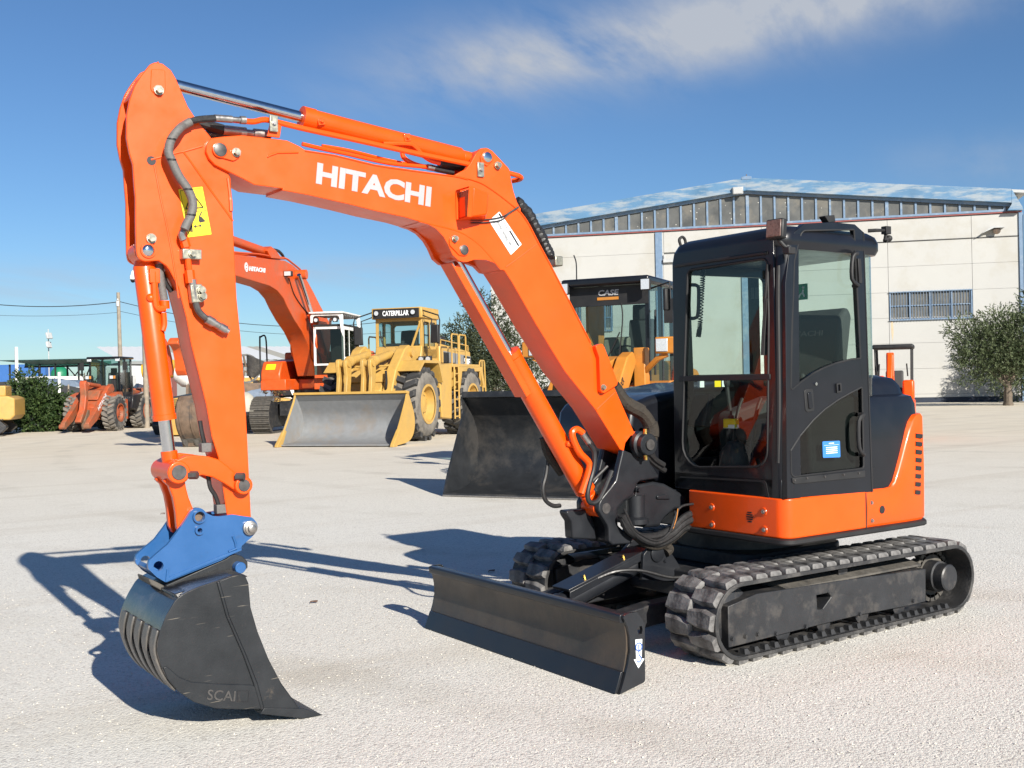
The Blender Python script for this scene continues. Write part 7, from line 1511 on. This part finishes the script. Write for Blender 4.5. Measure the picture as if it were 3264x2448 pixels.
def foliage(nm, blobs, n, ln, wd_, mat, par, seed, hang=.0, clump=8):
    """leaves in small sprays spread through the crown's blobs: (x,y,z,rx,ry,rz)"""
    r = random.Random(seed); vs = []; fs = []; tone = []
    vol = [b_[3]*b_[4]*b_[5] for b_ in blobs]; tot = sum(vol)
    for bl, v in zip(blobs, vol):
        for _ in range(max(1, int(n*v/tot/clump))):
            while True:
                p = Vector((r.uniform(-1, 1), r.uniform(-1, 1), r.uniform(-1, 1)))
                if .12 < p.length < 1 and r.random() < p.length**1.2+.1: break
            c = Vector((bl[0]+p.x*bl[3], bl[1]+p.y*bl[4], bl[2]+p.z*bl[5])); sp = (p+Vector((r.gauss(0, .4), r.gauss(0, .4), r.gauss(.25-hang, .4)))).normalized(); tn = min(1, max(0, r.gauss(.45, .25)))
            q = c.copy()
            for k in range(clump):
                d = (sp+Vector((r.gauss(0, .55), r.gauss(0, .55), r.gauss(0, .55)))).normalized(); sd = d.cross(Vector((r.gauss(0, 1), r.gauss(0, 1), r.gauss(0, 1)))).normalized()
                L_ = ln*r.uniform(.7, 1.3); w_ = wd_*r.uniform(.7, 1.3); o = len(vs)
                vs += [q, q+d*L_*.5+sd*w_*.5, q+d*L_, q+d*L_*.5-sd*w_*.5]; fs.append((o, o+1, o+2, o+3)); tone += [min(1, max(0, tn+r.gauss(0, .15)))]*4
                q = q+sp*ln*.38
    me = bpy.data.meshes.new(nm); me.from_pydata([tuple(v) for v in vs], [], fs)
    a = me.attributes.new('tone', 'FLOAT', 'POINT'); a.data.foreach_set('value', tone)
    return put(nm, me, mat, par, flat=True)
def limbs(par, base, tops, r0, r1, nm='trunk', seed=1):
    r = random.Random(seed); b = MB(); base = Vector(base)
    fork = base+Vector((0, 0, (sum(t[2] for t in tops)/len(tops)-base.z)*.38))
    b.tube([base-Vector((0, 0, .1)), base+Vector((.05, .03, .25*(fork.z-base.z))), fork], [r0*1.25, r0, r0*.85], n=10)
    for t in tops:
        t = Vector(t); m = fork.lerp(t, .5)+Vector((r.gauss(0, .12), r.gauss(0, .12), r.gauss(.05, .1))); rr_ = r0*.55
        b.tube([fork-Vector((0, 0, .15)), m, t], [rr_, rr_*.7, r1], n=7)
    return b.build(nm, 'bark', par)
def tree(nm, label, cat, loc, blobs, n, ln, wd_, mat, r0, seed, group=None, trunk=True, hang=0):
    t = thing(nm, label, cat, loc, 0, group)
    foliage('crown' if trunk else 'foliage', blobs, n, ln, wd_, mat, t, seed, hang)
    if trunk: limbs(t, (0, 0, 0), [(b_[0]*.8, b_[1]*.8, b_[2]) for b_ in blobs], r0, .03, seed=seed)
    return t
g0 = [(-45.254,-24.716)][0]
tree('olive_tree', 'bushy olive tree at the right edge in front of the cream warehouse', 'tree', (g0[0], g0[1], 0),
     [(.6, -.5, 2.6, 1.2, 1.2, 1.0), (1.4, -1.0, 3.1, 1.0, 1.0, .9), (.0, .1, 3.0, 1.3, 1.3, 1.3), (1.7, -1.2, 3.7, .8, .8, .6), (1.3, -.9, 2.0, .9, .8, .9), (-.6, .6, 3.3, 1.2, 1.2, 1.2), (.4, -.2, 4.1, .9, .9, .6), (-1.3, 1.0, 4.9, .9, .9, 1.0), (-1.4, 1.2, 2.5, 1.1, 1.1, 1.3), (-.6, .5, 1.8, .9, .8, .8), (.6, -.3, 1.5, .7, .7, .5)], 26000, .17, .055, 'olive', .20, 5)
g1 = (-51.1, -25.8)
tree('olive_tree', 'olive tree close to the warehouse wall, cut by the right edge of the photo', 'tree', (g1[0], g1[1], 0),
     [(.0, .0, 2.2, 1.5, 1.7, 1.5), (.0, .6, 3.6, 1.2, 1.3, 1.2), (.0, -1.4, 2.2, 1.1, 1.1, 1.2), (.2, .2, 4.9, .9, .9, .9), (0, -2.2, 1.2, 1.0, 1.0, .9)], 12000, .17, .055, 'olive', .18, 11)
g2 = [(-21.225,-36.971,.871)][0]
tree('olive_tree', 'grey green olive tree behind the rear handrail of the yellow wheel loader', 'tree', (g2[0], g2[1], 0),
     [(0, 0, 1.8, 1.0, 1.0, 1.3), (.3, -.3, 3.0, .9, .9, 1.0), (-.3, .2, 2.4, .8, .8, 1.0), (.2, -.1, 3.9, .6, .6, .8), (-.1, .2, .9, .9, .9, .8)], 13000, .16, .055, 'olive_dark', .16, 21)
g3 = [(-22.771,-37.117,.83)][0]
tree('olive_tree', 'taller olive tree beside the left wall end of the warehouse, seen through the boom', 'tree', (g3[0], g3[1], 0),
     [(0, 0, 1.7, 1.1, 1.1, 1.3), (.2, -.2, 3.2, 1.1, 1.1, 1.2), (.1, .0, 4.4, .9, .9, 1.0), (-.6, .5, 2.6, 1.0, 1.0, 1.2), (.5, -.4, 5.2, .6, .6, .7), (-1.2, .9, 1.6, 1.0, 1.0, 1.2)], 17000, .16, .055, 'olive_dark', .16, 31)
g4 = [(-3.679,-43.648,.64)][0]
tree('bush', 'tall dark green bush beside the yellow crawler at the left', 'bush', (g4[0], g4[1], 0),
     [(0, 0, .7, .7, .7, .75), (.3, -.2, 1.35, .75, .7, .65), (-.3, .25, 1.5, .6, .6, .6), (.2, -.1, 2.05, .45, .45, .45), (-.25, .2, .5, .7, .6, .5)], 7500, .13, .085, 'bushy', .05, 41, trunk=False)
g5 = [(-4.626,-43.6,.607)][0]
tree('bush', 'low spreading green bush between tall bush and weathered orange loader', 'bush', (g5[0], g5[1], 0),
     [(0, 0, .6, .55, .5, .45), (.35, -.25, .85, .5, .45, .4), (-.45, .3, 1.05, .45, .4, .35)], 4200, .12, .08, 'bushy', .05, 43, trunk=False)
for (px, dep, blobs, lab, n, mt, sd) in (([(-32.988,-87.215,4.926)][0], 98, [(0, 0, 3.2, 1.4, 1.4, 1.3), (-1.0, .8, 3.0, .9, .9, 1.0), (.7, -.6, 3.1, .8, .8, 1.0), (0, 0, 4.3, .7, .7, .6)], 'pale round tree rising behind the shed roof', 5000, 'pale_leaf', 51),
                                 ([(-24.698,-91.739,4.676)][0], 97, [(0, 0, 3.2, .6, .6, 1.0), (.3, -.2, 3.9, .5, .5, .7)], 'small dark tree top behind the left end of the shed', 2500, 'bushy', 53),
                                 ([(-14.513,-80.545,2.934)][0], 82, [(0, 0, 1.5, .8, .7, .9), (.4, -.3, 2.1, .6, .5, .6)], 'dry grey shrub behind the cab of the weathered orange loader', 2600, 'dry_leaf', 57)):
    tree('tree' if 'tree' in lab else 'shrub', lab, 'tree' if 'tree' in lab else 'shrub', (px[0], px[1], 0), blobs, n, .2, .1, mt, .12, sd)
g6 = [(-14.476,-44.079,1.711)][0]
tree('shrub', 'reddish flowering shrub among the clutter beside the big orange excavator', 'shrub', (g6[0], g6[1], 0), [(0, 0, 1.2, .35, .35, .5), (.25, -.2, 1.5, .3, .3, .35), (-.2, .15, 1.6, .25, .25, .3), (0, 0, .5, .2, .2, .5)], 1800, .11, .05, 'red_leaf', .03, 61, trunk=False)

# ================================================================== clutter in the far yard on the left
MT['green_roof'] = paint('dark_green_sheeting', (.035, .14, .11), .5, var=.1)
MT['green_tank'] = paint('green_water_tank', (.012, .17, .085), .45, var=.06)
MT['container'] = paint('blue_container', (.035, .12, .34), .5, var=.08)
MT['net'] = paint('dark_shade_net', (.035, .037, .04), .85, var=.3, scale=3)
MT['tarp'] = paint('blue_grey_tarpaulin', (.15, .19, .25), .4, var=.12)
MT['timber'] = paint('weathered_timber_pole', (.26, .22, .17), .85, var=.25, scale=4)
MT['shed_roof'] = paint('white_roof_sheet', (.62, .63, .63), .55, var=.05)
MT['shed_roof2'] = paint('beige_roof_sheet', (.38, .36, .30), .6, var=.08)
MT['grey_wall'] = paint('grey_shed_wall', (.20, .21, .21), .8, var=.1)
MT['maroon'] = paint('maroon_door', (.12, .035, .03), .7, var=.15)
MT['mixer'] = paint('mixer_drum_yellow', (.66, .36, .02), .4, var=.05)
CAMAZ = radians(57)
# shade fence: dark net between posts
P = [(-2.248,-50.112,-.044),(-4.369,-48.643,-.098),(-5.961,-47.541,-.138),(-7.905,-46.194,-.188),(-9.408,-45.154,-.226)]
tops = (2.30, 2.28, 1.95, 1.75, 1.7)
FN = thing('fence', 'dark shade net fence running behind the bushes at the left', 'fence', (P[0][0], P[0][1], 0))
o_ = Vector((P[0][0], P[0][1], 0))
for i in range(len(P)-1):
    a, e = Vector((P[i][0], P[i][1], 0))-o_, Vector((P[i+1][0], P[i+1][1], 0))-o_; n_ = 6
    dn = (e-a).normalized().cross(Vector((0, 0, 1)))
    b = MB(); v = []
    for k in range(n_+1):
        t = k/n_; q = a.lerp(e, t); h = tops[i]*(1-t)+tops[i+1]*t-.10*math.sin(pi*t); q2 = q+dn*.05*math.sin(k*2.1); v += [q2, q2+Vector((0, 0, h*.5))+dn*.06*math.cos(k*1.7), q2+Vector((0, 0, h))]
    b.add(v, [f for k in range(n_) for f in ((3*k, 3*k+3, 3*k+4, 3*k+1), (3*k+1, 3*k+4, 3*k+5, 3*k+2))]); b.build('net_panel', 'net', FN)
    b = MB(); b.cyl(a, a+Vector((0, 0, tops[i]+.05)), .04, n=8); b.build('post', 'timber', FN)
for (x, d_, zt_, lab) in ((38, 49, 3.75, 'tall white post standing in front of the blue containers'), (129, 48.5, 2.55, 'short white post in front of the green water tank')):
    q = Vector((.0, 0, 0))
P1 = [(-3.801,-47.821,.579)][0]; P2 = [(-5.266,-46.198,.55)][0]
b = MB(); b.bx(P1[0]-.06, P1[0]+.06, P1[1]-.06, P1[1]+.06, 0, 3.75); tag(b.build('white_post', 'white', None), 'tall white post standing in front of the blue containers', 'post')
b = MB(); b.bx(P2[0]-.05, P2[0]+.05, P2[1]-.05, P2[1]+.05, 0, 2.55); tag(b.build('white_post', 'white', None), 'short white post in front of the green water tank', 'post')
# tarpaulin hoods
for (pp, w_, h_, lab) in (([(-6.546,-54.436,1.597)][0], 1.7, 2.38, 'blue grey tarpaulin hood behind the net fence, left of the white post'), ([(-7.609,-54.916,1.575)][0], 2.6, 2.3, 'wider blue grey tarpaulin hood behind the net fence, right of the white post')):
    t = thing('tarpaulin_hood', lab, 'tarpaulin', (pp[0], pp[1], 0), CAMAZ)
    b = MB(); b.loft([[(x*1.0, y, .2+(h_-.2)*z) for y, z in [(-w_/2, 0), (-w_/2, .6), (-w_*.42, .85), (-w_*.2, .97), (0, 1), (w_*.2, .96), (w_*.42, .8), (w_/2, .5), (w_/2, 0)]] for x in (-1.5, -.5, .6)]); b.build('cover', 'tarp', t, ang=60)
    b = MB(); b.tube([(.65, -w_/2, h_*.95), (.65, -w_*.1, h_*.55)], .03, n=5); b.build('rail', 'white', t)
# canopy shelter with green roof
pp = [(-6.331,-64.316,3.019),(-10.88,-61.166,2.903)]
SH_ = thing('shelter', 'open shelter with dark green sheet roof on thin steel posts', 'shelter', (pp[0][0], pp[0][1], 0), math.atan2(pp[1][1]-pp[0][1], pp[1][0]-pp[0][0]))
ln_s = math.hypot(pp[1][0]-pp[0][0], pp[1][1]-pp[0][1])
b = MB(); nn = 40; v = []; f = []
for k in range(nn+1):
    x = ln_s*k/nn; c_ = .03*(k % 2)
    for y, z in ((-1.3, 3.50-.20*min(1, k/8)), (1.4, 3.56), (3.2, 3.50)): v.append((x, -y, z+c_))
for k in range(nn): f += [(3*k, 3*k+3, 3*k+4, 3*k+1), (3*k+1, 3*k+4, 3*k+5, 3*k+2)]
b.add(v, f); b.build('roof', 'green_roof', SH_)
b = MB(); b.bx(.3, ln_s, 1.33, 1.38, 3.27, 3.50); b.build('edge_sheet', 'green_roof', SH_)
b = MB(); b.bx(.3, ln_s, 1.25, 1.325, 3.18, 3.27); b.build('edge_beam', 'black_matt', SH_)
for x in (.22, .53, .69, .93):
    for y in (1.2, -2.6):
        b = MB(); b.bx(ln_s*x-.04, ln_s*x+.04, y-.04, y+.04, 0, 3.3); b.build('post', 'black_matt', SH_)
for x0, x1, z0, z1 in ((.53, .68, 3.2, 2.2), (.69, .55, 3.2, 2.2), (.78, .70, 3.2, 2.0), (.84, .98, 3.2, 2.2)):
    b = MB(); b.tube([(ln_s*x0, 1.2, z0), (ln_s*x1, 1.2, z1)], .035, n=5); b.build('brace', 'black_matt', SH_)
# green tank, containers
pp = [(-16.839,-100.827,1.552)][0]
GT = thing('water_tank', 'bright green cylindrical water tank under the green shelter roof', 'tank', (pp[0], pp[1], 0))
b = MB(); b.lathe((0, 0, 0), (0, 0, 1), [(0, .78), (3.45, .78), (3.6, .74), (3.95, .5), (4.1, .2)], 28); tb = b.build('tank_body', 'green_tank', GT)
for z in (.8, 1.6, 2.4, 3.2):
    b = MB(); b.lathe((0, 0, z), (0, 0, 1), [(0, .775), (.04, .80), (.08, .775)], 28); b.build('tank_rib', 'green_tank', tb)
b = MB(); b.cyl((0, 0, 4.08), (0, 0, 4.2), .22, n=16); b.build('tank_lid', 'green_tank', GT)
pp = [(-16.165,-142.651,1.736),(-23.414,-137.631,1.552)]
for lev in (0, 1):
    CT = thing('shipping_container', ('lower', 'upper')[lev]+' blue shipping container of the stack at the far left', 'container', (pp[0][0], pp[0][1], lev*2.62), math.atan2(pp[1][1]-pp[0][1], pp[1][0]-pp[0][0]))
    Lc = math.hypot(pp[1][0]-pp[0][0], pp[1][1]-pp[0][1]); b = MB(); n_ = 60; prof = []
    for k in range(n_):
        x0 = .1+(Lc-.2)*k/n_; w_ = (Lc-.2)/n_; o = .05*(k % 2); prof += [(x0, 1.2-o), (x0+w_*.8, 1.2-o)]
    b.prism([(.1, -1.2)]+prof+[(Lc-.1, -1.2)], .12, 2.5, 'z'); b.build('corrugated_side', 'container', CT)
    for x in (0, Lc-.12):
        for y in (-1.22, 1.1): b = MB(); b.bx(x, x+.12, y, y+.12, 0, 2.6); b.build('corner_post', 'container', CT)
    for z in (0, 2.48):
        b = MB(); b.bx(.0, Lc, -1.22, 1.22, z+.001, z+.119); b.build('frame_rail', 'container', CT)
    if lev: 
        for x, w_ in ((Lc*.36, .8), (Lc*.68, .5)):
            b = MB(); b.box((x, 1.215, 1.9), (w_, .02, .35)); b.build('white_marking', 'white_stk', CT)
# vehicles, simple but with their main parts
def van(label, loc, rz, Lx, Wy, H, col, cat='van', nm='van', hood=.8):
    t = thing(nm, label, cat, loc, rz)
    b = MB(); b.prism([(Lx/2, .35, .1), (Lx/2, .95, .12), (Lx/2-hood, 1.12, .1), (Lx/2-hood-.55, H, .15), (-Lx/2, H, .15), (-Lx/2, .35, .1)], -Wy/2, Wy/2); b.build('body', col, t, bevel=.05)
    b = MB(); b.add([(Lx/2-hood-.04, -Wy/2+.1, 1.16), (Lx/2-hood-.04, Wy/2-.1, 1.16), (Lx/2-hood-.50, Wy/2-.15, H-.10), (Lx/2-hood-.50, -Wy/2+.15, H-.10)], [(0, 1, 2, 3)]); o = b.build('windscreen', 'ink', t, flat=True); o.location = (.03, 0, .02)
    for s in (1, -1):
        b = MB(); b.prism([(Lx/2-hood-.2, 1.15), (Lx/2-hood-.62, H-.16), (Lx/2-hood-1.3, H-.16), (Lx/2-hood-1.3, 1.15)], s*(Wy/2-.01), s*(Wy/2+.01)); b.build('side_window', 'ink', t)
        for x in (Lx/2-.75, -Lx/2+.75):
            b = MB(); b.cyl((x, s*(Wy/2-.2), .34), (x, s*(Wy/2+.01), .34), .34, n=18); w_ = b.build('wheel', 'tyre', t); b = MB(); b.cyl((x, s*(Wy/2), .34), (x, s*(Wy/2+.02), .34), .19, n=14); b.build('rim', 'steel', w_)
        b = MB(); b.box((Lx/2, s*(Wy/2-.25), .75), (.06, .3, .16)); b.build('headlight', 'lamp', t)
    return t
q = [(-6.987,-58.996,1.606)][0]; van('white van with dark windscreen beyond the net fence', (q[0], q[1], 0), radians(35), 4.6, 1.9, 2.55, 'white')
q = [(-5.914,-62.171,1.643)][0]; van('long white van at the left edge below the blue containers', (q[0], q[1], 0), radians(150), 5.2, 1.9, 2.05, 'white')
q = [(-18.676,-53.334,1.451)][0]; van('white van in front of the maroon shed door', (q[0], q[1], 0), radians(140), 4.2, 1.8, 2.35, 'white')
q = [(-17.13,-51.971,1.477)][0]; van('yellow car parked among the scrap beside the shed', (q[0], q[1], 0), radians(150), 3.9, 1.7, 2.25, 'yellow', 'car', 'parked_car', 1.0)
q = [(-9.477,-48.757,1.508)][0]
TK = thing('truck', 'white truck with dark side window behind the weathered orange loader', 'truck', (q[0], q[1], 0), radians(120))
b = MB(); b.prism([(1.1, .7), (1.15, 1.7), (.95, 2.85, .15), (-1.0, 2.9, .1), (-1.0, .7)], -1.15, 1.15); cbk = b.build('cab', 'white', TK, bevel=.06)
for s in (1, -1):
    b = MB(); b.prism([(.85, 1.75), (.70, 2.55, .05), (-.2, 2.55, .05), (-.2, 1.55), (.4, 1.6)], s*1.145, s*1.165); b.build('side_window', 'ink', cbk)
    b = MB(); b.prism([(-.35, 1.0, .05), (-.6, 1.0, .05), (-.6, 1.2, .05), (-.35, 1.2, .05)], s*1.145, s*1.16); b.build('door_step', 'ink', cbk)
    for x in (.5, -2.6, -3.8):
        b = MB(); b.cyl((x, s*.85, .5), (x, s*1.15, .5), .5, n=20); w_ = b.build('wheel', 'tyre', TK); b = MB(); b.cyl((x, s*1.14, .5), (x, s*1.17, .5), .26, n=16); b.build('rim', 'white', w_)
b = MB(); b.bx(-4.6, -1.0, -.45, .45, .6, .95); b.build('chassis', 'black_matt', TK)
b = MB(); b.bx(-4.6, -1.2, -1.2, 1.2, 1.0, 1.9); b.build('load_bed', 'white', TK, bevel=.03)
q = [(-9.017,-45.425,.644)][0]
RC = thing('crawler', 'brown rusty crawler with box body between timber pole and orange cylinder', 'crawler', (q[0], q[1], 0), radians(60))
b = MB(); b.prism([(-1.5, .85), (-1.5, 1.8, .1), (1.0, 1.75, .1), (1.1, .85)], -.75, .75); b.build('body', 'orange_old', RC, bevel=.04)
for s in (1, -1):
    b = MB(); b.prism([(-1.6, .05), (1.2, .05), (1.45, .4, .1), (1.2, .75), (-1.6, .75), (-1.8, .4, .1)], s*.4, s*.85); b.build('track', 'dust_steel', RC, bevel=.03)
q = [(-10.057,-44.706,1.478)][0]
MX = thing('concrete_mixer', 'concrete mixer with yellow drum and white cone behind the rusty bucket', 'concrete mixer', (q[0], q[1], 0), radians(-30))
b = MB(); b.lathe((1.5, 0, 2.55), (-1, 0, .06), [(0, .1), (.02, .32), (.9, .42), (1.45, .42), (1.5, .40)], 24); b.build('drum', 'mixer', MX)
b = MB(); b.lathe((-.02, 0, 2.45), (-1, 0, -.15), [(0, .40), (.35, .62), (.62, .62), (.95, .35), (.97, .1)], 24); b.build('drum_cone', 'white', MX)
for x in (.9, -.6):
    b = MB(); b.prism([(-.5, .8), (.5, .8), (.3, 2.2), (-.3, 2.2)], x-.06, x+.06, 'x'); b.build('drum_stand', 'rusty', MX)
b = MB(); b.bx(-1.2, 1.8, -.5, .5, .55, .85); b.build('chassis', 'rusty', MX)
for x in (-.8, 1.3):
    for s in (1, -1): b = MB(); b.cyl((x, s*.4, .4), (x, s*.65, .4), .4, n=18); b.build('wheel', 'tyre', MX)
# shed with striped roof
q = [(-17.157,-59.251,1.376)][0]
SD_ = thing('shed', 'long low shed with white and beige sheet roof behind the machines', 'shed', (q[0], q[1], 0), radians(85))
b = MB(); b.bx(-9, -.4, -5.6, 9, 0, 3.35); sw = b.build('wall', 'grey_wall', SD_)
k = 0; y = -5.6
while y < 9:
    w_ = 1.0; mt = 'shed_roof2' if k % 6 in (4, ) else 'shed_roof'
    b = MB(); v = []
    for j in range(5):
        yy = y+w_*j/4; c_ = .035*(j % 2); v += [(.0, yy, 3.42+c_), (-9.0, yy, 4.60+c_)]
    b.add(v, [(2*j, 2*j+1, 2*j+3, 2*j+2) for j in range(4)]); b.build('roof_sheet', mt, SD_); y += w_; k += 1
b = MB(); b.bx(-.1, .05, -5.6, 9, 3.22, 3.40); b.build('eave_beam', 'grey_wall', SD_)
for y, w_, mt in ((3.3, 2.2, 'shed_roof2'), (6.0, 3.0, 'maroon'), (.6, 2.2, 'dark_in'), (-3.6, 2.5, 'maroon')):
    b = MB(); b.bx(-.42, -.36, y-w_/2, y+w_/2, .05, 2.9); b.build('door', mt, sw)
for y in (-5.4, -3, 2, 4.8, 8):
    b = MB(); b.bx(-.15, -.02, y-.06, y+.06, 0, 3.3); b.build('post', 'white', SD_)
# scrap: perforated drum, hopper
q = [(-13.467,-44.778,1.849)][0]
SC_ = thing('scrap_drum', 'rusty spoked drum frame with sheet hopper among the scrap', 'scrap drum', (q[0], q[1], 0), radians(70))
b = MB(); b.prism(arc(0, 2.6, .72, 0, 345, 24), -.08, .08, 'x', [arc(0, 2.6, .62, 0, 345, 24)])
dr_ = b.build('rim', 'strip', SC_)
for k in range(9):
    a = 2*pi*k/9; b = MB(); b.tube([(.0, .1*cos(a), 2.6+.1*sin(a)), (.03, .66*cos(a+.3), 2.6+.66*sin(a+.3))], .05, n=5); b.build('spoke', 'rusty', dr_)
b = MB(); b.lathe((0, .25, 2.2), (0, .45, 1), [(0, .18), (.9, .62), (.92, .58), (.1, .12)], 18); b.build('hopper', 'strip', SC_)
b = MB(); b.bx(-.5, .5, -.6, .7, .7, 1.9); b.build('frame', 'rusty', SC_, bevel=.05)
for s in (1, -1): b = MB(); b.cyl((.0, s*.5, .4), (0, s*.75, .4), .4, n=16); b.build('wheel', 'tyre', SC_)
q = [(-13.994,-44.412,1.5)][0]
DM = thing('fuel_tank', 'grey round topped tank lying among the scrap left of the big excavator', 'tank', (q[0], q[1], 0), radians(150))
b = MB(); b.lathe((-.7, 0, 1.25), (1, 0, 0), [(0, .2), (.1, .5), (1.3, .5), (1.4, .2)], 22); b.build('tank_shell', 'tarp', DM)
for x in (-.45, .45): b = MB(); b.bx(x-.08, x+.08, -.4, .4, .0, .9); b.build('cradle', 'rusty', DM)
q = [(-12.674,-42.894,1.412)][0]
b = MB(); b.sphere((q[0], q[1], .75), (.55, .6, .75), 12, 8); tag(b.build('sand_heap', 'shed_roof2', None), 'pale heap of sand beside the bulldozer', 'heap')
# ---- poles, wires, lamps
q = [(-9.614,-52.31,.314)][0]
UP = thing('utility_pole', 'tall weathered utility pole with wires behind the weathered orange loader', 'utility pole', (q[0], q[1], 0))
b = MB(); b.cyl((0, 0, -.1), (.06, -.05, 6.78), .13, .085, n=12); b.build('pole', 'timber', UP)
b = MB(); b.box((.12, .0, 6.2), (.14, .14, .3)); b.build('junction_box', 'roofing', UP, bevel=.02)
b = MB(); b.cyl((.05, .0, 6.4), (.14, .1, 6.42), .03, n=8); b.build('insulator', 'white', UP)
top = Vector((q[0], q[1], 6.3))
def wire(nm, a, e, sag, label, r=.022):
    a, e = Vector(a), Vector(e); b = MB(); b.tube([a.lerp(e, t)-Vector((0, 0, sag*4*t*(1-t))) for t in [k/14 for k in range(15)]], r, n=5, smooth=False); tag(b.build(nm, 'black_matt', None), label, 'wire')
r_ = Vector((-.822, .569, 0))
wire('wire', top, [(-3.303,-56.685,6.451)][0], .25, 'thick overhead wire from utility pole to the left edge', .022)
wire('wire', top-Vector((0, 0, .55)), [(-3.292,-56.692,5.825)][0], .15, 'thin lower wire from utility pole to the left edge', .009)
wire('wire', top, [(-25.285,-48.761,5.578)][0], .9, 'overhead wire from utility pole passing behind the orange arm', .018)
wire('wire', top-Vector((0, 0, .5)), [(-25.272,-48.769,4.832)][0], .7, 'thin lower wire passing behind the orange arm', .011)
q = [(-8.2,-42.95,.492)][0]
CP = thing('timber_pole', 'brown timber pole close to the left of the orange bucket cylinder', 'pole', (q[0], q[1], 0))
b = MB(); b.cyl((0, 0, 0), (.02, -.05, 7.2), .12, .10, n=12); b.build('pole', 'timber', CP)
b = MB(); b.tube([(0, 0, 7.1), (.15, -.45, 7.12), (.17, -.5, 7.05)], .03, n=6); b.build('bracket', 'white', CP)
q2 = [(-7.776,-43.128,6.623)][0]
CC = thing('security_camera', 'white dome security camera hanging from the timber pole', 'camera', (q2[0], q2[1], q2[2]-.12))
b = MB(); b.lathe((0, 0, .05), (0, 0, 1), [(0, .125), (.12, .13), (.28, .07), (.36, .05), (.38, .0)], 18); b.build('housing', 'white', CC)
b = MB(); b.sphere((0, 0, .05), (.115, .115, .15)); b.build('dome', 'ink', CC)
a_ = Vector((q[0], q[1], 7.05))-Vector((q2[0], q2[1], q2[2]-.12)); b = MB(); b.tube([(0, 0, .40), a_*.3+Vector((0, 0, .42)), a_*.6+Vector((0, 0, .38)), a_], .03, n=6); b.build('arm', 'white', CC)
q = [(-9.981,-71.519,1.589)][0]
LP = thing('lamp_post', 'thin lamp post with three floodlights rising behind the green shelter', 'lamp post', (q[0], q[1], 0))
b = MB(); b.cyl((0, 0, 0), (0, 0, 5.9), .05, .03, n=8); b.build('pole', 'roofing', LP)
for x, y, z, sx, sy in ((.0, .25, 5.45, .12, .5), (-.1, -.25, 4.85, .12, .35), (.1, .45, 4.85, .12, .3)):
    b = MB(); b.box((x, y, z), (sx, sy, .42), rz=-.9, ry=.25); q_ = b.build('floodlight', 'roofing', LP, bevel=.03); b = MB(); b.box((x+.06, y, z), (.03, sy*.8, .3), rz=-.9, ry=.25); b.build('lamp_lens', 'lamp', q_)
    b = MB(); b.tube([(0, 0, z-.1), (x*.5, y*.6, z)], .025, n=5); b.build('lamp_bracket', 'roofing', q_)
# ---- dry leaves and twigs on the gravel
MT['leaf_brown'] = paint('dead_leaf', (.10, .055, .035), .8, var=.2)
for i, (p, lab) in enumerate((( [(1.305,-8.993)][0], 'dry brown leaf on the gravel left of the blue coupler'), ([(2.196,-2.26)][0], 'small brown leaf on open gravel between bucket and blade'), ([(.44,-2.475)][0], 'dark twig on the shaded gravel behind the right end of the blade'))):
    b = MB(); r = random.Random(i); v = []; c = (p[0], p[1], .012)
    v = [(c[0]+.03*cos(a)*(1+.2*r.random()), c[1]+.016*sin(a), .006+.014*abs(sin(a*1.5))) for a in [k*pi/4 for k in range(8)]]
    b.add([(c[0], c[1], .022)]+v+[(x, y, z-.004) for x, y, z in v], [(0, k+1, (k+1) % 8+1) for k in range(8)]+[(k+1, k+9, (k+1) % 8+9, (k+1) % 8+1) for k in range(8)]); tag(b.build('dead_leaf', 'leaf_brown', None), lab, 'leaf')


GROUPS = {'olive_tree': 'olive trees by the warehouse', 'wire': 'overhead wires from the utility pole', 'shipping_container': 'stacked blue shipping containers', 'white_post': 'white posts by the net fence',
          'tarpaulin_hood': 'tarpaulin hoods behind the net fence', 'van': 'white vans in the far yard', 'dead_leaf': 'dry leaves on the gravel', 'wheel_loader': 'wheel loaders parked in the yard', 'excavator': 'orange excavators', 'bush': 'green bushes at the left'}
for o in list(sc.objects):
    k = o.name.split('.')[0]
    if o.parent is None and 'label' in o and k in GROUPS: o['group'] = GROUPS[k]
